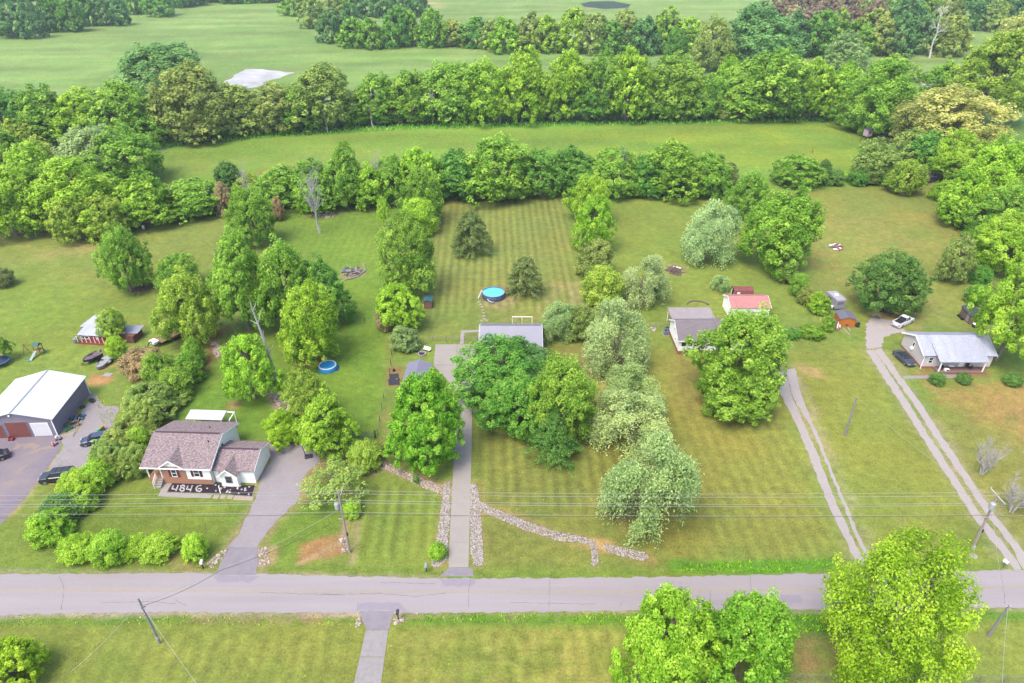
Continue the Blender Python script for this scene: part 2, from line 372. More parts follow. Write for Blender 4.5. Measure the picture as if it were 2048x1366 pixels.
stroke([(860, 385), (875, 330)], (200, 150, 110), 2, 1, 0.1)
stroke([(850, 3), (885, 12)], (206, 176, 140), 10, 3, 0.8); stroke([(1090, 12), (1160, 16), (1270, 14)], (196, 182, 130), 9, 3, 0.7)
stroke([(455, 160), (500, 138), (590, 142)], (164, 168, 110), 6, 2, 0.8)
# rims of the stone strips and of the tracks
for ln, wd in (([(900, 965), (893, 1050), (880, 1130)], 3.0), ([(948, 968), (955, 1050), (956, 1130)], 2.6),
               ([(960, 1010), (1050, 1048), (1150, 1078), (1295, 1114)], 2.6), ([(1188, 1090), (1190, 1132)], 1.6)):
    stroke(ln, (194, 164, 118), wd * 0.85, 0.4, 0.75, 0.5, 0.3, 1.5)
stroke([(1195, 1088), (1215, 1095)], (214, 178, 126), 1.8, 0.5, 0.95)
stroke([(1748, 700), (1812, 790), (1925, 960), (2030, 1120)], (192, 176, 150), 4.6, 0.9, 0.9, 0.7, 0.25, 2.0)
stroke([(1575, 740), (1612, 830), (1660, 960), (1715, 1080), (1755, 1150)], (192, 178, 148), 4.0, 0.9, 0.9, 0.7, 0.25, 2.0)
stroke([(120, 890), (90, 950), (20, 1030)], (196, 174, 132), 1.0, 0.4, 0.7, 0.5)
paint([(515, 890), (630, 885), (670, 930), (610, 1000), (530, 1080), (515, 1100), (440, 1100), (500, 1010)], (186, 164, 124), 1.0, 0.8, 0.9)

f1 = (fnoise(gx, gy, 60, 41) - 0.5); f2 = nA - 0.5
COL *= (1 + 0.22 * f1 + 0.26 * f2 + 0.22 * (nB - 0.5) + 0.14 * (nC_ - 0.5))[:, None]
COL[:, 0] *= 1 + 0.28 * (fnoise(gx, gy, 9, 51) - 0.5) + 0.12 * (nB - 0.5)
far = np.clip((gy - 190) / 80, 0, 1); COL *= (1 + far * 0.42 * (vnoise(gx * 0.16 + gy * 0.25, gy - 0.1 * gx, 13, 61) + 0.6 * vnoise(gx * 0.2 + gy * 0.2, gy - 0.14 * gx, 5, 62) - 0.8))[:, None]  # light and dark bands painted in place of rolling far relief
COL = np.clip(COL * np.array([1.17, 1.17, 0.98]), 0, 1)

m = bpy.data.materials.new('grass_ground'); m.use_nodes = True; MATS['ground'] = m
nt = m.node_tree; N = nt.nodes; L = nt.links; b = N['Principled BSDF']
b.inputs['Roughness'].default_value = 0.95; b.inputs['Specular IOR Level'].default_value = 0.1
ac = N.new('ShaderNodeAttribute'); ac.attribute_name = 'soil'
st = N.new('ShaderNodeAttribute'); st.attribute_name = 'mown'
ge = N.new('ShaderNodeNewGeometry')
def noise_n(scale, det, rough=0.6, vec=None):
    n = N.new('ShaderNodeTexNoise'); n.inputs['Scale'].default_value = scale; n.inputs['Detail'].default_value = det; n.inputs['Roughness'].default_value = rough
    L.new(vec or ge.outputs['Position'], n.inputs['Vector']); return n
def mrange(sock, a, b_, c, d):
    n = N.new('ShaderNodeMapRange'); n.inputs[1].default_value = a; n.inputs[2].default_value = b_; n.inputs[3].default_value = c; n.inputs[4].default_value = d
    L.new(sock, n.inputs[0]); return n.outputs[0]
def mult(a, b_):
    n = N.new('ShaderNodeMath'); n.operation = 'MULTIPLY'
    for i, s in enumerate((a, b_)):
        if isinstance(s, (int, float)): n.inputs[i].default_value = s
        else: L.new(s, n.inputs[i])
    return n.outputs[0]
mp = N.new('ShaderNodeMapping'); mp.inputs['Scale'].default_value = (0.8, 1, 1); L.new(ge.outputs['Position'], mp.inputs['Vector'])
fine = noise_n(1.1, 9, 0.82, mp.outputs[0]); mid = noise_n(0.55, 5, 0.65)
grain = noise_n(3.6, 4, 0.8)
v = mult(mrange(fine.outputs['Fac'], 0.3, 0.7, 0.70, 1.30), mrange(mid.outputs['Fac'], 0.3, 0.7, 0.80, 1.20))
v = mult(v, mrange(grain.outputs['Fac'], 0.3, 0.7, 0.62, 1.38))
# mowing stripes run away from the road
sx = N.new('ShaderNodeSeparateXYZ'); L.new(ge.outputs['Position'], sx.inputs[0])
wob = noise_n(0.12, 3)
ad = N.new('ShaderNodeMath'); ad.operation = 'MULTIPLY_ADD'; L.new(wob.outputs['Fac'], ad.inputs[0]); ad.inputs[1].default_value = 0.5; L.new(sx.outputs['X'], ad.inputs[2])
a2 = N.new('ShaderNodeMath'); a2.operation = 'MULTIPLY_ADD'; L.new(sx.outputs['Y'], a2.inputs[0]); a2.inputs[1].default_value = 0.03; L.new(ad.outputs[0], a2.inputs[2])
sn = N.new('ShaderNodeMath'); sn.operation = 'SINE'; L.new(mult(a2.outputs[0], 2 * math.pi / 1.85), sn.inputs[0])
mpl = N.new('ShaderNodeMapping'); mpl.inputs['Scale'].default_value = (1, 0.08, 1); L.new(ge.outputs['Position'], mpl.inputs['Vector'])
pl = noise_n(0.3, 4, 0.6, mpl.outputs[0])
amp = mult(st.outputs['Fac'], mrange(pl.outputs['Fac'], 0.32, 0.62, 0.06, 0.23))
s1 = N.new('ShaderNodeMath'); s1.operation = 'MULTIPLY_ADD'; L.new(sn.outputs[0], s1.inputs[0]); L.new(amp, s1.inputs[1]); s1.inputs[2].default_value = 1.0
v = mult(v, s1.outputs[0])
mx = N.new('ShaderNodeMix'); mx.data_type = 'RGBA'; mx.blend_type = 'MULTIPLY'; mx.inputs['Factor'].default_value = 1
L.new(ac.outputs['Color'], mx.inputs[6]); L.new(v, mx.inputs[7])
# dry straw flecks
fl = noise_n(4.2, 5, 0.85)
mx2 = N.new('ShaderNodeMix'); mx2.data_type = 'RGBA'; L.new(mrange(fl.outputs['Fac'], 0.50, 0.72, 0.0, 0.8), mx2.inputs['Factor'])
L.new(mx.outputs[2], mx2.inputs[6]); mx2.inputs[7].default_value = (*alb(200, 186, 132), 1)
L.new(mx2.outputs[2], b.inputs['Base Color'])
bn = N.new('ShaderNodeBump'); bn.inputs['Strength'].default_value = 0.35; bn.inputs['Distance'].default_value = 0.1
L.new(fine.outputs['Fac'], bn.inputs['Height']); L.new(bn.outputs[0], b.inputs['Normal'])

nr = len(rows); ii = np.arange(nr * NC).reshape(nr, NC)
quads = np.stack([ii[:-1, :-1], ii[:-1, 1:], ii[1:, 1:], ii[1:, :-1]], -1).reshape(-1, 4)
gme = np_mesh('ground', np.stack([gx, gy, np.zeros_like(gx)], 1), quads, m, smooth=True)
a = gme.attributes.new('soil', 'FLOAT_COLOR', 'POINT'); a.data.foreach_set('color', np.concatenate([COL, np.ones((gx.size, 1))], 1).astype(np.float32).ravel())
a = gme.attributes.new('mown', 'FLOAT', 'POINT'); a.data.foreach_set('value', STR.astype(np.float32))
tag(obj('ground', gme), kind='structure')

# ---------------------------------------------------------------- road, drives, walks, water
def dense(poly, step, rag, seed, closed=True):
    rnd = random.Random(seed); out = []
    n = len(poly)
    for i in range(n if closed else n - 1):
        a, b_ = Vector(poly[i]), Vector(poly[(i + 1) % n]); k = max(1, int((b_ - a).length / step))
        nn = Vector((b_.y - a.y, a.x - b_.x)).normalized()
        for j in range(k):
            p = a.lerp(b_, j / k); out.append(p + nn * rnd.uniform(-rag, rag))
    return out
def sheet(name, poly, z, m, parent=None, step=0.5, rag=0.0, seed=1):
    p = dense(poly, step, rag, seed)
    from mathutils.geometry import tessellate_polygon
    v = [Vector((q[0], q[1], z)) for q in p]
    tri = tessellate_polygon([v])
    me = bpy.data.meshes.new(name); me.from_pydata(v, [], [t if (v[t[1]] - v[t[0]]).cross(v[t[2]] - v[t[0]]).z > 0 else t[::-1] for t in tri]); me.materials.append(m); me.update()
    return obj(name, me, parent)

M_ROAD = mat('road_asphalt', alb(208, 196, 196), 0.9, 0.2, nscale=0.5, namt=0.08, bump=0.25, bscale=30, stretch=(0.06, 1, 1), nscale2=9)
M_ASPH = mat('drive_asphalt', alb(158, 148, 166), 0.9, 0.2, nscale=0.16, namt=0.12, col2=alb(192, 174, 170), bump=0.3, bscale=25, nscale2=9)
M_APRON = mat('apron_asphalt', alb(184, 174, 180), 0.9, 0.2, nscale=0.9, namt=0.10, bump=0.3, bscale=25, nscale2=9)
M_GRAV = mat('gravel', alb(220, 207, 202), 0.95, 0.1, nscale=0.7, namt=0.10, bump=0.8, bscale=12, col2=alb(228, 216, 206), nscale2=5)
M_CONC = mat('concrete', alb(212, 201, 190), 0.85, 0.2, nscale=0.8, namt=0.05, bump=0.2, bscale=20, nscale2=8)
M_WORN = mat('worn_concrete', alb(198, 190, 186), 0.9, 0.2, nscale=1.6, namt=0.10, bump=0.3, bscale=20, nscale2=12)
M_LINE = mat('worn_yellow_paint', alb(216, 196, 160), 0.8, 0.2, nscale=1.5, namt=0.10)
M_CRACK = mat('crack_sealer', alb(150, 142, 150), 0.9)
top_e = [(-700, 1140), (0, 1148), (430, 1146), (510, 1148), (700, 1153), (900, 1157), (1250, 1155), (1640, 1147), (2048, 1140), (2900, 1128)]
bot_e = [(-700, 1231), (0, 1230), (300, 1224), (720, 1226), (790, 1227), (1250, 1222), (1640, 1220), (2048, 1216), (2900, 1208)]
rd = GX(top_e) + GX(bot_e)[::-1]
road = tag(sheet('road', rd, 0.012, M_ROAD, step=0.6, rag=0.13), kind='structure')
def ribbon(name, pts, w, z, m, parent=None, wj=0.0, seed=3):
    rnd = random.Random(seed); mb = MB(); P = [Vector(p) for p in pts]; vs = []
    for i, p in enumerate(P):
        d = (P[min(i + 1, len(P) - 1)] - P[max(i - 1, 0)]).normalized(); nrm = Vector((-d.y, d.x)); h = w / 2 * (1 + rnd.uniform(-wj, wj))
        vs += [(p.x + nrm.x * h, p.y + nrm.y * h, z), (p.x - nrm.x * h, p.y - nrm.y * h, z)]
    mb.add(vs, [(2 * i + 1, 2 * i + 3, 2 * i + 2, 2 * i) for i in range(len(P) - 1)])
    return mb.build(name, m, parent)
cl = [(-700, 1177), (0, 1180), (600, 1184), (1250, 1184), (1640, 1179), (2048, 1174), (2900, 1162)]
cen = dense(GX(cl), 1.5, 0, 1, False)
ribbon('centre_line', [(p.x, p.y + 0.14) for p in cen], 0.10, 0.016, M_LINE, road, 0.3, 1)
ribbon('centre_line', [(p.x, p.y - 0.10) for p in cen], 0.09, 0.016, M_LINE, road, 0.3, 2)
rnd = random.Random(4)
for pts in ([(942, 1150), (938, 1180), (936, 1224)], [(1100, 1158), (1098, 1222)], [(640, 1190), (760, 1187), (830, 1193), (900, 1186)], [(1244, 1204), (1238, 1222)], [(2002, 1146), (2012, 1215)],
            [(420, 1150), (455, 1140), (470, 1118), (500, 1100)], [(350, 1200), (380, 1215)], [(1500, 1150), (1506, 1221)], [(1420, 1182), (1421, 1221)], [(120, 1152), (128, 1180), (122, 1226)], [(520, 1186), (700, 1190)], [(200, 1206), (290, 1203), (360, 1208)], [(1020, 1205), (1200, 1209)], [(760, 1165), (880, 1168)]):
    ribbon('crack', dense(GX(pts), 0.5, 0.06, rnd.random(), False), 0.05, 0.017, M_CRACK, road, 0.5)
M_PATCH = mat('old_patch', alb(192, 180, 190), 0.9, nscale=3, namt=0.06)
for k_, pts in enumerate(([(715, 1206), (800, 1204), (812, 1221), (712, 1222)], [(880, 1158), (950, 1158), (946, 1172), (884, 1172)], [(425, 1150), (518, 1152), (500, 1166), (440, 1164)], [(1560, 1190), (1600, 1190), (1604, 1206), (1562, 1206)])):
    sheet('patch', GX(pts), 0.0155 + 0.0002 * k_, M_PATCH, road, 0.5, 0.15, k_)
# concrete drive with its slabs
dl = [(897, 1135), (900, 1060), (904, 985), (908, 912), (912, 845), (918, 800), (902, 768), (867, 731), (871, 689), (958, 688), (962, 728), (950, 770), (944, 830), (943, 912), (941, 985), (939, 1060), (937, 1135)]
drive = tag(obj('concrete_driveway', None), kind='structure')
ys = [1135, 1085, 1034, 985, 940, 898, 860, 824, 794]
def xl(y): return np.interp(y, [790, 845, 912, 985, 1060, 1135], [916, 912, 908, 904, 900, 897])
def xr(y): return np.interp(y, [760, 830, 912, 985, 1060, 1135], [948, 944, 943, 941, 939, 937])
for y0, y1 in zip(ys[:-1], ys[1:]):
    q = GX([(xl(y0), y0), (xr(y0), y0), (xr(y1), y1), (xl(y1), y1)]); g = 0.012
    MB().prism([(q[0][0], q[0][1] + g), (q[1][0], q[1][1] + g), (q[2][0], q[2][1] - g), (q[3][0], q[3][1] - g)], -0.05, 0.05).build('slab', M_CONC, drive)
for pl_ in ([(916, 793), (946, 793), (950, 768), (901, 768)], [(901, 767.5), (950, 767.5), (958, 731), (867, 731)], [(867, 730.5), (912, 730.5), (914, 689), (871, 689)], [(912.6, 730.5), (958, 730.5), (958, 689), (914.6, 689)]):
    MB().prism(GX(pl_), -0.05, 0.05).build('slab', M_CONC, drive)
tag(sheet('drive_apron', GX([(880, 1153), (893, 1140), (897, 1135.4), (937, 1135.4), (945, 1139), (948, 1153)]), 0.02, M_APRON, rag=0.05), kind='structure')
tag(sheet('side_walk', GX([(919, 688), (922, 661), (958, 660), (958, 664), (929, 666), (927, 688)]), 0.035, M_CONC), kind='structure')
tag(sheet('side_walk', GX([(945, 820), (958, 810), (985, 800), (985, 806), (960, 816), (947, 826)]), 0.035, M_CONC), kind='structure')
# near drive on this side of the road
nd = tag(obj('near_driveway', None), kind='structure')
for y0, y1 in ((1366 + 90, 1315), (1314, 1261)):
    def nl(y): return np.interp(y, [1260, 1366, 1480], [732, 708, 682])
    def nr_(y): return np.interp(y, [1260, 1366, 1480], [777, 762, 746])
    q = GX([(nl(y0), y0), (nr_(y0), y0), (nr_(y1), y1), (nl(y1), y1)])
    MB().prism(q, -0.05, 0.04).build('slab', M_WORN, nd)
tag(sheet('drive_apron', GX([(719, 1222), (787, 1222), (785, 1232), (778, 1260), (732, 1260), (724, 1236)]), 0.02, M_APRON, rag=0.06), kind='structure')
M_GRAVC = mat('grey_gravel', alb(198, 187, 188), 0.95, 0.1, nscale=0.6, namt=0.10, bump=0.8, bscale=12, col2=alb(206, 196, 196), nscale2=5)
# gravel drive and asphalt mouth of the brick house
tag(sheet('gravel_driveway', GX([(541, 888), (612, 889), (632, 905), (640, 925), (612, 945), (600, 970), (598, 1000), (560, 1035), (530, 1070), (515, 1096), (452, 1096), (476, 1072), (505, 1010), (518, 975), (523, 950), (540, 925)]), 0.012, M_GRAVC, step=0.5, rag=0.16), kind='structure')
tag(sheet('drive_apron', GX([(430, 1150), (440, 1128), (455, 1094), (516, 1094), (516, 1122), (512, 1150)]), 0.018, M_APRON, rag=0.08), kind='structure')
# asphalt yard of the garage and the gravel beside it
tag(sheet('asphalt_yard', GX([(-260, 870), (119, 870), (124, 893), (100, 928), (78, 962), (45, 1002), (-10, 1062), (-40, 1150), (-260, 1150)]), 0.016, M_ASPH, rag=0.06), kind='structure')
tag(sheet('gravel_yard', GX([(119, 872), (150, 845), (178, 800), (176, 783), (192, 790), (205, 812), (240, 812), (225, 850), (205, 885), (178, 925), (150, 945), (120, 966), (80, 966), (102, 930), (126, 893)]), 0.010, M_GRAVC, step=0.5, rag=0.25), kind='structure')
M_DUST = mat('dust', alb(196, 172, 158), 0.95, nscale=1.2, namt=0.08)
for k_, (pts, w_) in enumerate((([(32, 946), (48, 934), (62, 926)], 0.5), ([(58, 906), (86, 897), (118, 890)], 0.7), ([(30, 893), (60, 890), (80, 896)], 0.9), ([(4, 968), (30, 962)], 0.6))):
    kk = bpy.data.objects['asphalt_yard']; ribbon('dust_streak', dense(GX(pts), 0.4, 0.12, k_, False), w_, 0.0205, M_DUST, kk, 0.6, k_)
tag(sheet('concrete_pad', GX([(118, 871), (150, 830), (170, 836), (160, 862), (140, 872)]), 0.022, mat('dusty_concrete', alb(214, 196, 170), 0.9, nscale=1.5, namt=0.12), rag=0.1), kind='structure')
# two-track gravel lanes
def track(name, L_, R_, parent):
    return sheet(name, GX(L_ + R_[::-1]), 0.012, M_GRAV, parent, 0.6, 0.13)
ln = tag(obj('gravel_lane', None), kind='structure')
track('wheel_track', [(1546, 722), (1562, 790), (1592, 850), (1622, 920), (1652, 1000), (1690, 1080), (1712, 1122), (1740, 1152)], [(1572, 740), (1583, 790), (1610, 850), (1640, 920), (1670, 1000), (1704, 1075), (1728, 1120), (1752, 1150)], ln)
track('wheel_track', [(1572.5, 740), (1583.5, 790), (1619, 850), (1650, 920), (1682, 1000), (1712, 1075), (1733, 1115), (1754, 1150)], [(1590, 735), (1603, 790), (1632, 860), (1664, 940), (1697, 1020), (1722, 1080), (1745, 1120), (1775, 1150)], ln)
ln = tag(obj('gravel_lane', None), kind='structure')
track('wheel_track', [(1732, 700), (1760, 745), (1800, 806), (1850, 884), (1900, 962), (1950, 1040), (2000, 1102), (2030, 1141)], [(1748, 700), (1778, 745), (1818, 806), (1866, 884), (1918, 962), (1968, 1040), (2014, 1095), (2044, 1138)], ln)
track('wheel_track', [(1748.5, 700), (1782, 745), (1825, 806), (1876, 884), (1928, 962), (1976, 1034), (2020, 1088), (2046, 1138)], [(1762, 696), (1796, 745), (1842, 806), (1892, 884), (1945, 962), (1992, 1034), (2034, 1086), (2072, 1132)], ln)
sheet('turning_area', GX([(1732, 698), (1732, 650), (1742, 636), (1780, 640), (1800, 652), (1815, 664), (1785, 668), (1768, 676), (1762, 695)]), 0.012, M_GRAV, ln, 0.5, 0.22)
tag(sheet('front_walk', GX([(1806, 752), (1865, 751), (1915, 750), (1932, 749), (1946, 757), (1938, 758), (1926, 752), (1900, 757), (1808, 758)]), 0.04, M_WORN), kind='structure')
# ponds
M_POND = mat('pond_water', (0.15, 0.12, 0.09), 0.3, 0.12, nscale=0.10, col2=(0.30, 0.28, 0.27))  # muddy water; pale and dark mottling paints its reflections
M_POND2 = mat('painted_pond_reflection', (0.02, 0.032, 0.016), 0.6, 0.05)  # dark green colour stands in for trees mirrored in the water
tag(sheet('pond', GX([(452, 162), (470, 150), (492, 138), (540, 140), (586, 145), (570, 152), (545, 160), (505, 176), (460, 180)]), 0.02, M_POND, step=4, rag=1.3), kind='structure')
tag(sheet('pond', GX([(1160, 8), (1180, 3), (1225, 2), (1262, 9), (1255, 16), (1210, 18), (1170, 14)]), 0.02, M_POND2, rag=0.6), kind='structure')
# ---------------------------------------------------------------- foliage
def leaf_material():
    m = bpy.data.materials.new('leaves'); m.use_nodes = True
    nt = m.node_tree; N = nt.nodes; L = nt.links
    for n in list(N): N.remove(n)
    out = N.new('ShaderNodeOutputMaterial'); oi = N.new('ShaderNodeObjectInfo')
    at = N.new('ShaderNodeAttribute'); at.attribute_name = 'tint'
    hs = N.new('ShaderNodeHueSaturation')
    def mr(a, b, src):
        n = N.new('ShaderNodeMapRange'); n.inputs[3].default_value = a; n.inputs[4].default_value = b; L.new(src, n.inputs[0]); return n.outputs[0]
    L.new(mr(0.515, 0.468, at.outputs['Fac']), hs.inputs['Hue'])
    L.new(mr(0.5, 1.55, at.outputs['Fac']), hs.inputs['Value'])
    L.new(mr(1.05, 0.95, at.outputs['Fac']), hs.inputs['Saturation'])
    L.new(oi.outputs['Color'], hs.inputs['Color'])
    p = N.new('ShaderNodeBsdfPrincipled'); p.inputs['Roughness'].default_value = 0.6; p.inputs['Specular IOR Level'].default_value = 0.25
    t = N.new('ShaderNodeBsdfTranslucent'); mx = N.new('ShaderNodeMixShader'); mx.inputs[0].default_value = 0.48
    L.new(hs.outputs[0], p.inputs['Base Color']); L.new(hs.outputs[0], t.inputs['Color'])
    L.new(p.outputs[0], mx.inputs[1]); L.new(t.outputs[0], mx.inputs[2]); L.new(mx.outputs[0], out.inputs['Surface'])
    return m
M_LEAF = leaf_material()
M_BARK = mat('bark', (0.16, 0.125, 0.10), 0.9, 0.1, nscale=6, namt=0.3, bump=0.6)
M_ASHB = mat('grey_bark', (0.24, 0.21, 0.19), 0.9, 0.1, nscale=6, namt=0.3, bump=0.6)
M_TWIG = mat('twig_bark', (0.27, 0.25, 0.24), 0.9, 0.1)
M_DEAD = mat('bleached_bark', (0.36, 0.33, 0.31), 0.9, 0.1, nscale=6, namt=0.2)

def unit(v): return v / (np.linalg.norm(v, axis=-1, keepdims=True) + 1e-9)
def leaves_mesh(name, pos, nrm, size, tint, rs, asp=1.25, droop=None):
    n = len(pos); nrm = unit(nrm)
    t = rs.normal(size=(n, 3)) if droop is None else droop + 0.5 * rs.normal(size=(n, 3))
    u = unit(np.cross(nrm, np.cross(t, nrm) + 1e-6)); u = unit(t - nrm * np.sum(t * nrm, 1, keepdims=True)); w = np.cross(nrm, u)
    s = size[:, None]
    a = pos - u * s * asp; b = pos - w * s * 0.72 - u * s * 0.1; c = pos + u * s * asp; d = pos + w * s * 0.72 - u * s * 0.1
    V = np.stack([a, b, c, d], 1).reshape(-1, 3)
    F = np.arange(4 * n).reshape(n, 4)
    return np_mesh(name, V, F, M_LEAF, np.clip(tint, 0, 1))
def sphere_dirs(rs, n): return unit(rs.normal(size=(n, 3)))
def norm_pts(p, q=0.985):
    lo, hi = np.quantile(p, 1 - q, axis=0), np.quantile(p, q, axis=0)
    c = (lo + hi) / 2; h = (hi - lo) / 2; r = (h[0] + h[1]) / 2
    p = p - c; p[:, :2] /= r; p[:, 2] /= h[2]
    ext = []                              # outline seen slantwise from above, from all sides, kept to that of a unit ball
    for a in np.linspace(0, 2 * np.pi, 10)[:-1]:
        s_ = np.array([np.cos(a), np.sin(a), 0.0]); u_ = np.array([-np.sin(a) * 0.5, np.cos(a) * 0.5, 0.866])
        ext += [np.quantile(p @ s_, 0.985), np.quantile(p @ u_, 0.993), np.quantile(p @ -u_, 0.985)]
    return p / (0.25 * np.mean(ext) + 0.75 * np.max(ext))

def crown_broad(name, seed, n, leaf, lobes=16, spread=0.62, lr=(0.30, 0.46), sub=48, subr=0.27, taper=0.25, loose=0.18, up=0.55):
    """lobed crown: leaf clumps on the shells of many lobes"""
    rs = np.random.RandomState(seed)
    d = sphere_dirs(rs, lobes); d[:, 2] = np.abs(d[:, 2]) * 1.35 - 0.62; d = unit(d)
    c = d * spread * rs.uniform(0.72, 1.22, (lobes, 1)); c[:, :2] *= (1 - taper * np.clip(c[:, 2:3], -0.4, 1))
    r = rs.uniform(*lr, lobes)
    c = np.vstack([c, [[0, 0, 0.05]], [[0, 0, 0.42]]]); r = np.append(r, [0.64, 0.48]); K = len(r)
    sc, sr, so, st = [], [], [], []
    for k in range(K):
        dd = sphere_dirs(rs, int(sub * (r[k] / 0.38) ** 2)); dd = dd[(dd[:, 2] > -0.75)]
        p = c[k] + dd * r[k] * rs.uniform(0.82, 1.12 + loose, (len(dd), 1))
        keep = np.ones(len(p), bool)
        for j in range(K):
            if j != k: keep &= np.linalg.norm(p - c[j], axis=1) > r[j] * 0.72
        p = p[keep]; dd = dd[keep]
        sc.append(p); so.append(dd); sr.append(np.full(len(p), r[k] * subr) * rs.uniform(0.7, 1.3, len(p)))
        st.append(np.clip(0.5 + rs.normal(0, 0.16, len(p)) + rs.normal(0, 0.10), 0, 1))
    sc, so, sr, st = np.vstack(sc), np.vstack(so), np.concatenate(sr), np.concatenate(st)
    w = sr ** 2; pick = rs.choice(len(sc), n, p=w / w.sum())
    off = sphere_dirs(rs, n) * (rs.uniform(0.35, 1.0, (n, 1)) ** 0.6); off[:, 2] *= 0.8
    pos = sc[pick] + off * sr[pick][:, None]
    nrm = 0.45 * so[pick] + 0.6 * off + np.array([0, 0, up]) + 0.42 * rs.normal(size=(n, 3))
    tint = st[pick] + rs.normal(0, 0.19, n) + 0.05 * off[:, 2]
    pos = norm_pts(pos)
    return leaves_mesh(name, pos, nrm, leaf * rs.uniform(0.6, 1.35, n), tint, rs)
def crown_willow(name, seed, n, leaf):
    """feathery crown: plumes of upswept sprays that nod at their tips"""
    rs = np.random.RandomState(seed)
    nl = 15; bd = sphere_dirs(rs, nl); bd[:, 2] = np.abs(bd[:, 2]) * 1.3 - 0.45; bd = unit(bd); bd = np.vstack([bd, [[0, 0, 1]]]); nl += 1
    lc = bd * rs.uniform(0.36, 0.56, (nl, 1)); ll = rs.uniform(0.34, 0.5, nl); lt = rs.normal(0, 0.10, nl)
    ns = 40 * nl; k = rs.randint(0, nl, ns)
    d = unit(0.75 * bd[k] + 0.62 * rs.normal(size=(ns, 3)) * 0.9 + np.array([0, 0, 0.28]))
    pick = rs.randint(0, ns, n); t = rs.uniform(0, 1, n) ** 0.75; kk = k[pick]
    axis = unit(d[pick] + np.array([0, 0, 0.2]) + 0.10 * rs.normal(size=(n, 3)))
    pos = lc[kk] + axis * (t * ll[kk])[:, None]; pos[:, 2] -= 0.12 * t ** 2.5
    pos += rs.normal(0, 0.022 + 0.03 * (1 - t)[:, None], (n, 3))
    st = np.clip(0.5 + rs.normal(0, 0.15, ns), 0, 1)
    nrm = 0.5 * d[pick] + np.array([0, 0, 0.45]) + 0.55 * rs.normal(size=(n, 3))
    tint = st[pick] + lt[kk] + 0.30 * (t - 0.5) + rs.normal(0, 0.16, n)
    return leaves_mesh(name, norm_pts(pos) * 1.18, nrm, leaf * rs.uniform(0.6, 1.3, n), tint, rs, 2.0, axis)
def crown_cone(name, seed, n, leaf, power=0.75, spiky=0.3):
    rs = np.random.RandomState(seed); ns = 190
    h = rs.uniform(0, 1, ns) ** 0.85; a = rs.uniform(0, 2 * np.pi, ns)
    R_ = (1 - h) ** power * rs.uniform(1 - spiky, 1.05, ns) + 0.04
    tip = np.stack([np.cos(a) * R_, np.sin(a) * R_, h * 2 - 1 - 0.10 * R_], 1); root = np.stack([0 * a, 0 * a, h * 2 - 0.92], 1)
    pick = rs.randint(0, ns, n); t = rs.uniform(0.15, 1.0, n) ** 0.6
    ax = tip - root; pos = root[pick] + ax[pick] * t[:, None]; pos += rs.normal(0, 0.055, (n, 3)) * (1.25 - 0.6 * t[:, None])
    nrm = 0.35 * unit(ax)[pick] + np.array([0, 0, 0.65]) + 0.5 * rs.normal(size=(n, 3))
    stt = np.clip(0.5 + rs.normal(0, 0.14, ns), 0, 1); tint = stt[pick] + 0.12 * (t - 0.6) + rs.normal(0, 0.1, n)
    return leaves_mesh(name, norm_pts(pos), nrm, leaf * rs.uniform(0.6, 1.3, n), tint, rs, 1.8, ax[pick])

def limbs(mb, rs, p, d, length, r, depth_, up=0.2, kids=(2, 4), wig=0.18, n=5):
    k = 4; pts = [p]; q = p.copy(); dd = d.copy()
    for i in range(k):
        dd = unit(dd + rs.normal(0, wig, 3) + np.array([0, 0, up * 0.25])); q = q + dd * length / k; pts.append(q.copy())
    mb.tube([tuple(x) for x in pts], [r * (1 - 0.72 * i / k) for i in range(k + 1)], n)
    if depth_ <= 0: return
    for j in range(rs.randint(kids[0], kids[1] + 1)):
        i = rs.randint(1, k + 1); nd = unit(dd + rs.normal(0, 0.62, 3) + np.array([0, 0, up]))
        limbs(mb, rs, pts[i], nd, length * rs.uniform(0.5, 0.75), r * (1 - 0.72 * i / k) * 0.7, depth_ - 1, up, kids, wig, max(3, n - 1))
def trunk_mesh(name, seed, m=M_BARK, r=0.055, reach=0.75, nl=9, deep=1, fork=0.35):
    """unit trunk: foot at 0, tip at 1; limbs reach out to about reach crown radii"""
    rs = np.random.RandomState(seed); mb = MB()
    pts = [(0, 0, -0.02)]; x = np.zeros(2)
    for i in range(1, 7):
        x = x + rs.normal(0, 0.02, 2); pts.append((x[0], x[1], i / 6))
    rr = [r * 1.35] + [r * (1 - 0.8 * i / 6) for i in range(1, 7)]
    mb.tube(pts, rr, 7)
    for k in range(nl):
        h = rs.uniform(fork, 0.95); a = 2 * np.pi * k / nl + rs.uniform(-0.4, 0.4)
        i = min(5, int(h * 6)); p = np.array(pts[i]) * (1 - (h * 6 - i)) + np.array(pts[i + 1]) * (h * 6 - i)
        d = unit(np.array([np.cos(a), np.sin(a), rs.uniform(0.15, 0.7)]))
        limbs(mb, rs, p, d, reach * rs.uniform(0.6, 1.0) * (1.15 - 0.5 * h), r * (1 - 0.8 * h) * 0.75 + 0.006, deep)
    return mb.mesh(name, m)
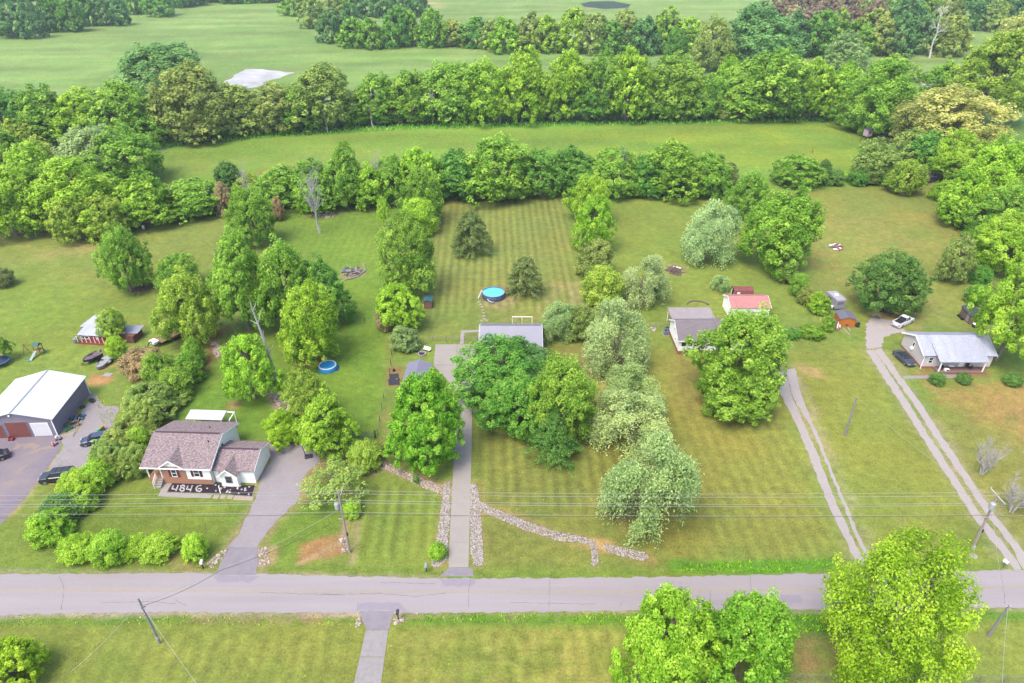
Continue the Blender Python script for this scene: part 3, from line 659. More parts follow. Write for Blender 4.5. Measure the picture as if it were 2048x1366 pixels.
def bare_mesh(name, seed, m, r=0.05, deep=3, nl=8, stems=1, fork=0.3, up=0.45, reach=0.42, lean=0.3):
    rs = np.random.RandomState(seed); mb = MB()
    for s in range(stems):
        a = 2 * np.pi * s / max(1, stems); lean_ = 0 if stems == 1 else lean
        top = np.array([np.cos(a) * lean_, np.sin(a) * lean_, 0.92 if stems == 1 else 0.7]); pts = [np.array([0.03 * np.cos(a), 0.03 * np.sin(a), -0.02])]
        for i in range(1, 7): pts.append(top * i / 6 + rs.normal(0, 0.015, 3))
        mb.tube([tuple(p) for p in pts], [r * (1 - 0.85 * i / 6) for i in range(7)], 6)
        for k in range(nl):
            h = rs.uniform(fork, 1.0); i = min(5, int(h * 6)); p = pts[i] + (pts[i + 1] - pts[i]) * (h * 6 - i)
            b = rs.uniform(0, 2 * np.pi); d = unit(np.array([np.cos(b), np.sin(b), rs.uniform(0.5, 1.3)]))
            limbs(mb, rs, p, d, reach * rs.uniform(0.6, 1.0) * (1.2 - 0.6 * h), r * (1 - 0.85 * h) * 0.6 + 0.004, deep, up, (2, 4), 0.15, 4)
    return mb.mesh(name, m)

CR = {}; TR = {}
CR['b'] = [crown_broad('crown_leaves', 100 + i, 38000, 0.0215, lobes=(17, 21, 15, 19)[i], spread=0.68, lr=(0.24, 0.42), taper=(0.25, 0.4, 0.15, 0.3)[i]) for i in range(4)]
CR['m'] = [crown_broad('crown_leaves', 140 + i, 19000, 0.031, lobes=(12, 15, 10, 14, 17, 11, 19, 13)[i], taper=(0.25, 0.45, 0.15, 0.3, 0.5, 0.05, 0.35, 0.2)[i], loose=(0.2, 0.3, 0.15, 0.35, 0.25, 0.2, 0.3, 0.2)[i], lr=(0.26, 0.44), sub=60, subr=0.24) for i in range(8)]
CR['r'] = [crown_broad('crown_leaves', 160, 52000, 0.0215, lobes=34, spread=0.60, lr=(0.26, 0.36), sub=46, subr=0.25, taper=0.42, up=0.5)]
CR['y'] = [crown_broad('crown_leaves', 170 + i, 30000, 0.0215, lobes=16, spread=0.68, lr=(0.24, 0.40), sub=28, subr=0.27, taper=0.3, loose=0.15, up=0.6) for i in range(2)]
CR['a'] = [crown_broad('crown_leaves', 180, 42000, 0.0150, lobes=38, spread=0.70, lr=(0.18, 0.30), sub=24, subr=0.42, taper=0.15, loose=0.25, up=0.7)]
CR['s'] = [crown_broad('crown_leaves', 190 + i, 17000, 0.033, lobes=20, spread=0.6, lr=(0.2, 0.36), sub=34, subr=0.36, taper=0.1, loose=0.25) for i in range(3)]
CR['f'] = [crown_broad('crown_leaves', 200 + i, 8000, 0.048, lobes=12, spread=0.6, lr=(0.28, 0.46), sub=24, taper=0.3, loose=0.2) for i in range(4)]
CR['w'] = [crown_willow('crown_leaves', 210 + i, 32000, 0.019) for i in range(3)]
CR['c'] = [crown_cone('crown_needles', 220, 16000, 0.026, 0.45, 0.3), crown_cone('crown_needles', 221, 16000, 0.026, 0.42, 0.25)]
CR['p'] = [crown_cone('crown_needles', 224, 20000, 0.024, 0.9, 0.35)]
CR['l'] = [crown_broad('crown_leaves', 230, 3200, 0.034, lobes=14, spread=0.66, lr=(0.2, 0.36), sub=16, subr=0.3, loose=0.3)]
for k in 'bmryasfwcpl': TR[k] = [trunk_mesh('trunk_wood', 300 + ord(k) + i, m=M_ASHB if k == 'a' else M_BARK, reach=0.72, r=0.05 if k != 'a' else 0.04, nl=14 if k == 'a' else 8, deep=2 if k in 'al' else 1) for i in range(2 if k in 'bm' else 1)]
for k in 'cp': TR[k] = [trunk_mesh('trunk_wood', 340, reach=0.25, r=0.04, nl=4, deep=0)]
for k in 'sw': TR[k] = [trunk_mesh('trunk_wood', 345 + ord(k), reach=0.7, r=0.04, nl=7, deep=1, fork=0.08)]
BARE = {'d': bare_mesh('trunk_wood', 401, M_TWIG, 0.034, 3, 18, 1, 0.28, 0.6, 0.46), 'g': bare_mesh('trunk_wood', 403, M_TWIG, 0.02, 3, 15, 4, 0.2, 0.5, 0.30, 0.3),
        'k': bare_mesh('trunk_wood', 405, M_DEAD, 0.03, 3, 9, 1, 0.35, 0.3, 0.4)}
CLEAR = dict(b=0.14, m=0.10, r=0.06, y=0.10, a=0.16, s=0.0, f=-0.12, w=0.02, c=0.02, p=0.02, l=0.1)
# leaf colours as they read in the photograph, scaled for the leaf shader; blue carries painted far haze
LEAF_K = 1.12
def leafc(r, g, b):
    c = lin((r, g, b)); return (c[0] * LEAF_K * 1.05, c[1] * LEAF_K, c[2] * LEAF_K * 0.72)
LC = dict(mid=leafc(106, 150, 52), lime=leafc(122, 166, 48), yel=leafc(126, 164, 34), sat=leafc(100, 156, 44), dark=leafc(82, 124, 60), deep=leafc(86, 138, 54),
          blue=leafc(88, 134, 80), sil=leafc(138, 164, 118), sil2=leafc(124, 154, 104), cedar=leafc(104, 124, 76), spruce=leafc(84, 128, 62), olive=leafc(124, 154, 58),
          tan=leafc(156, 168, 98), rust=leafc(126, 116, 104), grey=leafc(122, 144, 78), purple=leafc(150, 140, 112), greyg=leafc(122, 148, 76))
rndT = random.Random(77)
def jitter_col(c, a=0.12):
    k = 1 + rndT.uniform(-a, a); return (c[0] * k * (1 + rndT.uniform(-a, a)), c[1] * k, c[2] * k * (1 + rndT.uniform(-a, a)), 1)
NAMES = dict(w='willow_tree', c='cedar_tree', p='spruce_tree', s='shrub', r='maple_tree')
ntree = 0
def plant(X, Y, r, rz_, zc, kind, col, label, group=None, name=None, rot=None):
    global ntree
    ntree += 1
    nm = name or NAMES.get(kind, 'broadleaf_tree'); cat = 'shrub' if nm in ('shrub', 'hedge_bush', 'sapling_bush') else 'tree'
    t = thing(nm, label, cat, (X, Y, 0), 0, group)
    c = obj('crown', rndT.choice(CR[kind]), t, (0, 0, zc), rndT.uniform(0, 6.28) if rot is None else rot)
    c.scale = (r * rndT.uniform(0.95, 1.05), r * rndT.uniform(0.95, 1.05), rz_)
    c.color = jitter_col(LC[col], 0.08)
    k = obj('trunk', rndT.choice(TR[kind]), t, (0, 0, 0), rndT.uniform(0, 6.28)); hh = zc + (0.1 if kind == 'r' else 0.4) * rz_
    k.scale = (r, r, hh)
    return t
def solve(x0, y0, x1, y1, clear):
    """size and place of a crown from its outline in the photograph"""
    cx, cy = (x0 + x1) / 2, (y0 + y1) / 2; hp, wp = (y1 - y0) / 2, (x1 - x0) / 2; zc = 3.0; dxy = ray(cx, cy)
    ph = math.atan2(-dxy[2], math.hypot(dxy[0], dxy[1]))
    for _ in range(25):
        P = G(cx, cy, zc); m_ = depth(P) / FPX; r = wp * m_; half = hp * m_
        rz_ = math.sqrt(max(half ** 2 - (r * math.sin(ph)) ** 2, (0.42 * r) ** 2)) / math.cos(ph)
        zc = 0.5 * zc + 0.5 * rz_ * (1 + clear)
    return P.x, P.y, r, rz_, zc
def tree(x0, y0, x1, y1, kind, col, label, group=None, name=None, clear=None, rot=None):
    X, Y, r, rz_, zc = solve(x0, y0, x1, y1, CLEAR[kind] if clear is None else clear)
    return plant(X, Y, r, rz_, zc, kind, col, label, group, name, rot)
def bare(x0, y0, x1, y1, kind, label, name='bare_tree', group=None):
    """outline whose lower middle is the foot"""
    b = G((x0 + x1) / 2, y1); top = XZ((x0 + x1) / 2, y0, b.y); h = top.z; w = (x1 - x0) / 2 * depth(b) / FPX
    t = thing(name, label, 'tree', (b.x, b.y, 0), 0, group)
    k = obj('trunk', BARE[kind], t, None, rndT.uniform(0, 6.28)); k.scale = (w / 0.42, w / 0.42, h)
    return t

# ---- trees of the yards, one by one: outline in the photograph, kind, leaf colour, label
tree(1650, 1046, 1950, 1395, 'a', 'yel', 'largest bright yellow-green tree with open airy crown beside the near edge of the road', name='ash_tree', clear=0.12)
tree(1386, 1164, 1592, 1390, 'b', 'sat', 'vivid green leafy tree on the near roadside, right one of the touching pair')
tree(1242, 1158, 1446, 1396, 'b', 'lime', 'feathery light green tree on the near roadside, left one of the touching pair')
tree(-60, 1266, 80, 1392, 'r', 'yel', 'rounded yellow-green tree cut off by the bottom left corner of the photo', name='broadleaf_tree')
tree(1770, 1338, 1850, 1395, 's', 'mid', 'small green shrub at the foot of the largest yellow-green roadside tree')
tree(768, 738, 930, 932, 'r', 'sat', 'dense round-headed vivid green maple beside the concrete driveway')
tree(960, 672, 1128, 790, 'b', 'blue', 'duller green tree crown in front of the grey metal roofed house')
tree(908, 676, 1082, 812, 'b', 'deep', 'large dark green tree leaning over the concrete driveway')
tree(952, 738, 1108, 870, 'b', 'deep', 'dark green tree in front of the one leaning over the driveway')
tree(1058, 700, 1196, 874, 'b', 'mid', 'leafy mid green tree on the right of the front lawn group, toward the willows')
tree(1058, 812, 1160, 924, 'p', 'spruce', 'dark blue-green spruce at the front of the lawn group')
tree(1182, 604, 1290, 742, 'w', 'sil', 'rearmost silver green willow of the row on the front lawn', 'silver willows in a row on the front lawn')
tree(1204, 722, 1318, 830, 'w', 'sil2', 'second silver green willow from the back of the row', 'silver willows in a row on the front lawn')
tree(1196, 782, 1340, 905, 'w', 'sil', 'third silver green willow, just behind the biggest one', 'silver willows in a row on the front lawn')
tree(1222, 868, 1380, 1056, 'w', 'sil2', 'biggest and nearest silver green willow of the row, closest to the road', 'silver willows in a row on the front lawn')
tree(1386, 603, 1578, 790, 'b', 'mid', 'large mid green tree hiding the middle of the white brick-footed house', clear=0.3)
tree(1395, 715, 1552, 834, 'b', 'mid', 'lower green tree in front of the white brick-footed house')
tree(1368, 408, 1472, 522, 'w', 'sil', 'lone silvery round willow in the back lawn behind the red roofed garage')
tree(1250, 516, 1332, 608, 'w', 'sil', 'small silvery willow beside the brush pile behind the white house')
tree(1424, 550, 1460, 581, 'w', 'sil2', 'tiny silvery shrub beside the barn-roofed shed', name='shrub')
tree(1490, 380, 1645, 535, 'b', 'mid', 'spreading green tree on the boundary line right of the lone silvery willow')
tree(1455, 340, 1540, 430, 'b', 'mid', 'rounded green tree at the far end of the right boundary line')
tree(1710, 500, 1848, 622, 'b', 'dark', 'wide dark green tree standing alone over the parked junk behind the pickup', clear=0.12)
tree(1966, 505, 2120, 700, 'b', 'lime', 'tall light green tree with a thick trunk right of the metal roofed white house', clear=0.4)
tree(1955, 425, 2090, 545, 'b', 'lime', 'light green tree at the right edge above the tall thick-trunked tree')
tree(1880, 470, 1950, 560, 'm', 'grey', 'greyish bushy tree at the right edge of the back yard')
tree(1618, 584, 1662, 627, 's', 'lime', 'round lime green bush left of the camper trailer')
tree(1860, 744, 1892, 770, 's', 'dark', 'left clipped bush on the front walk of the metal roofed white house', 'clipped bushes on the front walk', 'shrub')
tree(1914, 744, 1943, 768, 's', 'dark', 'right clipped bush on the front walk of the metal roofed white house', 'clipped bushes on the front walk', 'shrub')
tree(2008, 744, 2045, 772, 's', 'spruce', 'low dark shrub near the thick tree trunk at the right edge')
tree(902, 417, 979, 509, 'c', 'cedar', 'left dark cedar on the striped back lawn', 'dark cedars on the striped lawn')
tree(1012, 507, 1086, 590, 'c', 'cedar', 'right dark cedar beside the above-ground pool', 'dark cedars on the striped lawn')
tree(1078, 606, 1150, 676, 'w', 'sil2', 'pale feathery shrub behind the right end of the grey roofed house', name='shrub')
tree(1126, 612, 1198, 678, 's', 'grey', 'grey-green shrub between the pale feathery shrub and the willow row')
tree(1130, 345, 1222, 440, 'b', 'lime', 'rounded yellow-green tree at the far right corner of the striped lawn')
tree(1144, 388, 1230, 495, 'b', 'lime', 'yellow-green tree on the right edge of the striped lawn')
tree(1150, 478, 1230, 556, 's', 'grey', 'tan-green bush on the right edge of the striped lawn')
tree(1164, 530, 1248, 612, 's', 'olive', 'straggly yellowish bush at the head of the willow row')
tree(1176, 545, 1212, 590, 's', 'yel', 'small yellow bush inside the straggly bushes by the willow row')
tree(797, 330, 885, 440, 'b', 'mid', 'green tree at the far left corner of the striped lawn')
tree(800, 395, 872, 470, 's', 'lime', 'bushy lime tree on the left edge of the striped lawn', name='broadleaf_tree')
tree(752, 430, 876, 585, 'b', 'mid', 'large mid green tree on the left edge of the striped lawn')
tree(752, 560, 848, 655, 'b', 'lime', 'bright yellow-green tree nearest the house on the left edge of the striped lawn')
tree(780, 650, 838, 702, 's', 'sil2', 'silvery shrub at the chain link fence left of the driveway')
tree(748, 610, 790, 660, 's', 'purple', 'dull thin shrub beside the bright yellow-green tree')
tree(750, 392, 779, 442, 'y', 'lime', 'small young tree with a bare lower trunk on the back lawn', clear=0.55)
tree(452, 370, 548, 482, 'b', 'mid', 'green tree at the back boundary left of the bare tree')
tree(405, 455, 545, 655, 'b', 'mid', 'biggest green tree of the clump in the left yard')
tree(498, 480, 625, 655, 'b', 'mid', 'tall green tree in the middle of the clump in the left yard')
tree(585, 520, 702, 645, 'b', 'deep', 'darker green tree on the right of the clump by the woodpile')
tree(545, 565, 676, 722, 'b', 'lime', 'yellow-green tree above the small blue pool')
tree(436, 655, 552, 800, 'b', 'lime', 'leafy green tree beside the broken pale snag')
tree(303, 540, 428, 682, 'b', 'olive', 'yellowish flowering tree above the flatbed trailer')
tree(305, 503, 392, 575, 'b', 'mid', 'green tree just behind the brush pile at left')
tree(193, 452, 292, 578, 'b', 'mid', 'light green tree standing alone in the left field')
tree(566, 735, 662, 840, 'b', 'olive', 'yellowish tree behind the gravel parking of the brick house')
tree(525, 812, 602, 888, 'b', 'yel', 'small yellow-green tree at the corner of the brick house garage wing')
tree(583, 782, 710, 912, 'b', 'lime', 'rounded saturated green tree over the basketball goal')
tree(694, 878, 762, 940, 's', 'olive', 'straggly pale shrub on the rocky bank by the farm gate')
tree(710, 905, 746, 940, 's', 'lime', 'bright small bush in front of the straggly pale shrub')
tree(755, 890, 780, 912, 's', 'dark', 'tiny dark bush between the rocky bank and the maple')
tree(600, 924, 736, 1008, 'l', 'greyg', 'thin grey-green bush behind the transformer pole', name='shrub')
tree(684, 1000, 722, 1036, 's', 'lime', 'small bright bush right of the transformer pole')
tree(857, 1084, 893, 1119, 's', 'lime', 'small bright bush on the stone strip left of the driveway')
# hedge along the road and the long hedge left of the brick house
HG = 'trimmed bushes of the hedge along the road'
tree(118, 1066, 192, 1122, 's', 'lime', 'leftmost bush of the roadside hedge', HG, 'hedge_bush')
tree(182, 1060, 252, 1130, 's', 'lime', 'tallest bush of the roadside hedge, second from the left', HG, 'hedge_bush')
tree(238, 1066, 300, 1116, 's', 'lime', 'third bush from the left in the roadside hedge', HG, 'hedge_bush')
tree(280, 1065, 354, 1117, 's', 'lime', 'rightmost bush of the joined roadside hedge', HG, 'hedge_bush')
tree(364, 1066, 414, 1120, 's', 'lime', 'round bush standing apart at the gravel driveway mouth', HG, 'hedge_bush')
LH = 'overgrown hedge between the garage and the brick house'
for q in ((50, 1010, 145, 1090, 'lime', 'bright bush at the road end of the long hedge'), (80, 975, 170, 1045, 'spruce', 'blue-green bush second from the road end of the long hedge'),
          (114, 932, 196, 1003, 'lime', 'bright bush of the long hedge in front of the black van'), (160, 915, 228, 985, 'lime', 'bright bush of the long hedge at the lawn side of the black van'),
          (165, 868, 262, 955, 'greyg', 'grey-green bush of the long hedge beside the dark hatchback'), (225, 880, 300, 955, 'greyg', 'grey-green bush of the long hedge nearest the brick house porch'),
          (252, 848, 302, 908, 'lime', 'yellow-green bush of the long hedge behind the brick house roof corner'), (205, 822, 320, 905, 'greyg', 'wide grey-green bush in the middle of the long hedge'),
          (250, 752, 372, 840, 'greyg', 'big rounded grey-green bush of the long hedge behind the carport'), (282, 695, 360, 790, 'mid', 'green bush of the long hedge below the flatbed trailer'),
          (335, 700, 408, 770, 'mid', 'green bush of the long hedge along the red dirt path'), (360, 672, 408, 735, 'mid', 'last green bush at the far end of the long hedge'),
          (240, 688, 330, 762, 'purple', 'purplish half-bare bush of the long hedge near the boats'), (248, 770, 266, 790, 'yel', 'tiny yellow bush beside the long hedge'), (128, 962, 196, 1026, 'lime', 'bush filling the long hedge between the blue-green one and the lawn'), (188, 898, 256, 966, 'greyg', 'grey-green bush of the long hedge lawn side, below the yellow-green one'), (232, 795, 318, 872, 'greyg', 'grey-green bush of the long hedge behind the wide middle one'), (312, 728, 386, 800, 'mid', 'green bush of the long hedge between the rounded one and the dirt path')):
    cx_, cy_ = (q[0] + q[2]) / 2, (q[1] + q[3]) / 2; q = (cx_ + (q[0] - cx_) * 0.93, cy_ + (q[1] - cy_) * 0.9, cx_ + (q[2] - cx_) * 0.93, cy_ + (q[3] - cy_) * 0.95) + q[4:]
    tree(*q[:4], 'b' if q[4] == 'greyg' else 's', q[4], q[5], LH, 'hedge_bush', clear=-0.08)
tree(212, 672, 250, 712, 's', 'yel', 'small yellow tree in front of the red chicken coop', name='broadleaf_tree', clear=0.5)
tree(190, 618, 247, 674, 'b', 'olive', 'small tree growing up through the red chicken coop', clear=0.5)
tree(-22, 670, 22, 712, 'b', 'mid', 'small tree over the trampoline at the left edge', clear=0.7)
tree(-22, 533, 24, 574, 's', 'cedar', 'dark round bush cut off by the left edge', name='shrub')
# vines and bushes along the right boundary fence
VG = 'bushes along the right boundary fence'
for i, q in enumerate(((1530, 490, 1572, 545, 'mid', 'tall bush at the far end of the boundary fence thicket'), (1556, 515, 1600, 565, 'grey', 'greyish bush second in the boundary fence thicket'), (1580, 545, 1620, 592, 'mid', 'green bush midway along the boundary fence thicket'),
                        (1596, 572, 1628, 610, 'grey', 'thin bush at the near end of the boundary fence thicket'), (1644, 632, 1672, 662, 'mid', 'vine-covered bush left of the orange shed'), (1562, 654, 1600, 676, 'deep', 'low vines on the chain link fence left of the orange shed'),
                        (1600, 652, 1650, 672, 'mid', 'low weeds along the chain link fence left of the orange shed'))):
    tree(*q[:4], 's', q[4], q[5], VG, 'shrub')
bare(608, 350, 668, 466, 'd', 'leafless dark tree standing on the back lawn')
bare(1930, 872, 1996, 948, 'g', 'upper bleached leafless bush on the right lawn', group='bleached leafless bushes')
bare(1984, 950, 2062, 1024, 'g', 'lower bleached leafless bush behind the right utility pole', group='bleached leafless bushes')
sb = G(553, 766); T = thing('dead_tree', 'leaning broken pale snag with few branches in the left yard', 'tree', tuple(sb))
mb = MB(); sp = [XZ(x, y, sb.y - 0.6 * k) - sb for k, (x, y) in enumerate(((553, 766), (546, 738), (538, 710), (528, 680), (516, 648), (506, 622), (500, 603)))]
mb.tube(sp, [0.34, 0.28, 0.24, 0.2, 0.15, 0.1, 0.05], 7)
for a, b in ((3, (526, 660)), (3, (514, 668)), (4, (522, 622)), (5, (512, 606)), (2, (546, 690)), (4, (500, 640))): mb.bar(sp[a], XZ(*b, sb.y - 0.6 * a - 0.3) - sb, 0.1, 0.03, 5)
mb.build('trunk', M_DEAD, T)
bare(1830, 10, 1885, 116, 'k', 'tall grey dead tree in front of the far wood', 'dead_tree')
bare(1780, 165, 1860, 232, 'k', 'grey dead crown among the green trees on the right', 'dead_tree')

# ---- first belt, behind the yards
B1 = 'trees of the belt right behind the yards'
for q in ((235, 335, 338, 448, 'm', 'lime', 'light green tree at the left end of the first belt'), (338, 345, 442, 434, 'm', 'mid', 'twin-topped green tree left of the dark cedar in the first belt'),
          (430, 310, 484, 385, 'm', 'dark', 'dark rounded tree standing above the first belt'), (426, 352, 466, 432, 'c', 'purple', 'purplish cedar in the first belt'),
          (468, 338, 522, 405, 'm', 'olive', 'yellowish tree beside the dark rounded tree'), (516, 325, 600, 415, 'm', 'mid', 'mid green tree behind the left end of the back lawn'),
          (580, 312, 672, 418, 'm', 'mid', 'green tree directly behind the leafless tree'), (650, 280, 724, 412, 'm', 'mid', 'tallest pointed tree of the left half of the first belt'),
          (700, 320, 770, 412, 'm', 'lime', 'light tree right of the tallest pointed tree'), (745, 305, 812, 404, 'm', 'mid', 'tree of the first belt behind the young lawn tree'),
          (795, 285, 880, 400, 'm', 'lime', 'light tree at the far left corner of the striped lawn in the first belt'), (862, 288, 952, 392, 'm', 'deep', 'darker tree behind the far left of the striped lawn'),
          (940, 265, 1062, 396, 'm', 'mid', 'broad tall tree behind the striped lawn'), (1046, 290, 1122, 390, 'm', 'deep', 'deep green tree right of the broad tall one'),
          (1105, 284, 1196, 384, 'm', 'deep', 'deep green tree behind the far right corner of the striped lawn'), (1185, 290, 1275, 388, 'm', 'mid', 'green tree of the first belt behind the yellow-green corner trees'),
          (1262, 300, 1335, 388, 'm', 'deep', 'dark low tree of the first belt behind the lone willow'), (1296, 268, 1400, 390, 'm', 'mid', 'high crowned tree near the right end of the first belt'),
          (1372, 296, 1452, 388, 'm', 'mid', 'last full tree at the right end of the first belt'), (1436, 315, 1482, 378, 'c', 'cedar', 'dark cedar at the right end of the first belt'),
          (1560, 300, 1636, 372, 'm', 'mid', 'rounded tree standing alone in the gap of the back fence row'), (1630, 308, 1668, 370, 'c', 'spruce', 'narrow dark cedar beside the lone rounded tree'),
          (1688, 330, 1718, 364, 's', 'lime', 'bright yellow bush in the back fence row'), (1716, 272, 1785, 362, 'm', 'greyg', 'pale grey-green tree at the pasture corner'),
          (1788, 308, 1845, 388, 'm', 'olive', 'yellowish small tree beside the dark far shed')):
    w_ = 0.14 * (q[2] - q[0]) if q[4] != 'c' else 0; tree(q[0] - w_, q[1] + 9, q[2] + w_, q[3] - 2, *q[4:], B1)
for i, (a, b, c) in enumerate(((330, 420, 10), (520, 410, 14), (700, 405, 12), (900, 392, 14), (1060, 385, 12), (1210, 382, 14), (1340, 384, 12), (1670, 366, 12), (1740, 364, 12))):
    for k in range(3):
        x = a + k * 48; s_ = rndT.uniform(17, 28)
        tree(x - s_, b - 1.5 * s_, x + s_, b + 4, 's', rndT.choice(['deep', 'mid', 'dark', 'grey']), 'low bush at the foot of the first tree belt', 'undergrowth at the foot of the first belt')
tree(592, 392, 618, 426, 's', 'yel', 'small yellow-green bush left of the leafless tree')
tree(535, 395, 568, 440, 's', 'purple', 'greyish bush at the left end of the back lawn')

# ---- woods on the left and on the right
LW = 'trees of the left wood'
for q in ((-60, 335, 70, 470, 'm', 'lime', 'light green tree at the left edge in front of the left wood'), (0, 300, 112, 420, 'm', 'lime', 'pale thin-leaved tree in the left wood'), (55, 308, 240, 452, 'b', 'lime', 'largest light green tree of the left wood'),
          (100, 385, 182, 478, 'm', 'olive', 'yellow-green tree low at the front of the left wood'), (170, 395, 247, 474, 'm', 'olive', 'small yellow-green tree right of the low one at the wood front'), (118, 262, 244, 360, 'm', 'sil2', 'bluish rounded tree in the left wood'),
          (180, 262, 312, 362, 'm', 'mid', 'green tree at the pasture corner of the left wood'), (10, 240, 98, 305, 'm', 'olive', 'yellowish tree top in the left wood'), (-40, 255, 40, 340, 'm', 'mid', 'green tree at the left edge of the left wood'),
          (40, 285, 115, 350, 'm', 'olive', 'olive tree behind the largest light green tree')):
    tree(q[0] - 6, q[1] - 6, q[2] + 6, *q[3:], LW)
RW = 'trees of the right wood'
for q in ((1700, 120, 1850, 255, 'b', 'mid', 'wide light green tree at the right end of the second belt'), (1690, 185, 1790, 258, 'm', 'mid', 'lower green tree at the pasture corner'), (1800, 175, 2004, 300, 'b', 'tan', 'tan flowering crown standing out in the right wood'),
          (1782, 262, 1870, 335, 'm', 'grey', 'dull tan-green tree below the flowering crown'), (1808, 268, 1905, 345, 'm', 'deep', 'deep green tree under the flowering crown'), (1868, 262, 1965, 360, 'b', 'lime', 'lime tree behind the dark far shed'),
          (1935, 280, 2062, 420, 'b', 'lime', 'broad lime tree at the right edge of the right wood'), (1880, 345, 1975, 442, 'm', 'lime', 'lime tree at the yard side of the right wood'), (1950, 370, 2068, 470, 'b', 'mid', 'green tree low at the right edge'),
          (1915, 60, 2075, 235, 'b', 'olive', 'tall yellowish tree at the upper right edge'), (1990, 40, 2090, 130, 'm', 'tan', 'pale tree top at the upper right corner'), (1840, 130, 1930, 215, 'm', 'mid', 'green tree left of the tall yellowish one'),
          (2010, 300, 2100, 420, 'm', 'greyg', 'grey-green tree cut off by the right edge'), (1970, 445, 2075, 520, 'm', 'lime', 'light tree below the right wood')):
    tree(q[0] - 6, q[1] - 6, q[2] + 6, *q[3:], RW)
for i, (x, y) in enumerate(((1882, 392), (1905, 425), (1930, 448), (1952, 470), (1965, 500), (1960, 560), (1955, 600), (1715, 250), (1740, 262))):
    tree(x - 22, y - 32, x + 22, y + 8, 's', rndT.choice(['mid', 'deep', 'lime']), 'low bush at the edge of the right wood', 'undergrowth of the right wood')

# ---- second belt, beyond the pasture
B2 = 'trees of the second belt beyond the pasture'
for i, q in enumerate(((-40, 185, 70, 300, 'deep'), (30, 175, 140, 295, 'mid'), (110, 185, 215, 295, 'lime'), (180, 165, 300, 290, 'mid'), (250, 92, 382, 200, 'blue'), (240, 190, 330, 290, 'mid'),
          (312, 130, 440, 278, 'grey'), (345, 160, 460, 280, 'grey'), (425, 168, 520, 268, 'greyg'), (500, 168, 590, 264, 'grey'), (560, 175, 640, 262, 'mid'), (588, 132, 696, 256, 'greyg'),
          (680, 188, 760, 250, 'mid'), (715, 150, 800, 246, 'mid'), (785, 145, 870, 244, 'mid'), (845, 130, 940, 242, 'mid'), (900, 132, 955, 200, 'grey'), (925, 128, 1020, 242, 'lime'),
          (998, 105, 1090, 242, 'lime'), (1060, 160, 1130, 240, 'mid'), (1090, 102, 1175, 238, 'lime'), (1130, 150, 1210, 240, 'deep'), (1165, 112, 1240, 238, 'mid'), (1215, 100, 1300, 238, 'lime'),
          (1280, 150, 1350, 238, 'mid'), (1300, 118, 1400, 236, 'mid'), (1380, 150, 1452, 238, 'mid'), (1428, 116, 1480, 200, 'lime'), (1440, 150, 1540, 236, 'mid'), (1490, 104, 1610, 234, 'mid'),
          (1590, 120, 1665, 236, 'lime'), (1640, 130, 1720, 236, 'lime'), (1740, 112, 1840, 210, 'mid'))):
    w_ = 0.14 * (q[2] - q[0]); tree(q[0] - w_, q[1] - 2, q[2] + w_, q[3] - 7, 'm', q[4], {'deep': 'dark green', 'mid': 'mid green', 'lime': 'bright green', 'blue': 'bluish green', 'grey': 'greyish green', 'greyg': 'grey-green'}[q[4]] + ' tree in the belt beyond the pasture', B2 + ', ' + q[4])
for k in range(26):
    x = 330 + k * 53 + rndT.uniform(-10, 10); y = np.interp(x, [330, 420, 800, 1250, 1700], [282, 274, 248, 240, 238]); s_ = rndT.uniform(18, 30)
    tree(x - s_, y - 1.6 * s_, x + s_, y - 4, 's', rndT.choice(['deep', 'mid', 'mid', 'dark', 'grey']), 'low bush at the foot of the second tree belt', 'undergrowth at the foot of the second belt')

for i, (x, y, h_, w_) in enumerate(((1272, 236, 74, 20), (1408, 237, 66, 18), (1000, 243, 70, 16), (866, 247, 60, 16), (745, 252, 64, 18), (1570, 236, 70, 18), (1105, 241, 72, 16), (655, 262, 62, 16))):
    bare(x - w_, y - h_, x + w_, y + 3, 'd' if i % 2 else 'k', 'half-dead grey stem standing at the front of the second belt', 'dead_tree', 'dead stems in the second belt')
for i, (x, y, h_, w_) in enumerate(((760, 408, 90, 18), (1020, 392, 84, 16), (1240, 388, 80, 16), (500, 414, 76, 16))):
    bare(x - w_, y - h_, x + w_, y + 3, 'd', 'leafless stem standing at the front of the first belt', 'dead_tree', 'leafless stems in the first belt')

# ---- far woods: single trees where they can be told apart
def wood(rows_, cols, label, group, wmul=1.0, kind='f'):
    for (x0, x1, yb, yt, w) in rows_:
        n = max(1, int((x1 - x0) / (w * 0.56)))
        for i in range(n):
            cx = x0 + (i + 0.5) * (x1 - x0) / n + rndT.uniform(-0.12, 0.12) * w; ww = w * rndT.uniform(0.85, 1.25) / 2 * wmul
            dy = rndT.uniform(-0.15, 0.2) * (yb - yt)
            c_ = rndT.choice(cols)
            X, Y, r, rz_, zc = solve(cx - ww, yt + dy, cx + ww, yb + rndT.uniform(-3, 3), CLEAR[kind])
            plant(X, Y, r, rz_, zc, kind, c_, label, group)
wood([(690, 1000, 96, 26, 62), (1000, 1390, 108, 28, 66)], ['mid', 'blue', 'mid', 'deep', 'greyg', 'lime'], 'tree of the far hedgerow across the big field', 'trees of the far hedgerow')
tree(1440, 14, 1605, 128, 'm', 'blue', 'big dark bluish oak at the left end of the far right wood'); tree(1380, 40, 1468, 134, 'm', 'greyg', 'grey-green tree left of the big dark oak')
tree(1655, 64, 1738, 134, 'm', 'sil2', 'pale rounded tree in front of the far right wood'); tree(1330, 56, 1378, 124, 'm', 'deep', 'narrow dark tree at the right end of the far hedgerow')
wood([(1560, 1920, 112, 30, 74)], ['blue', 'deep', 'greyg', 'blue', 'mid'], 'bluish tree of the far right wood', 'trees of the far right wood')
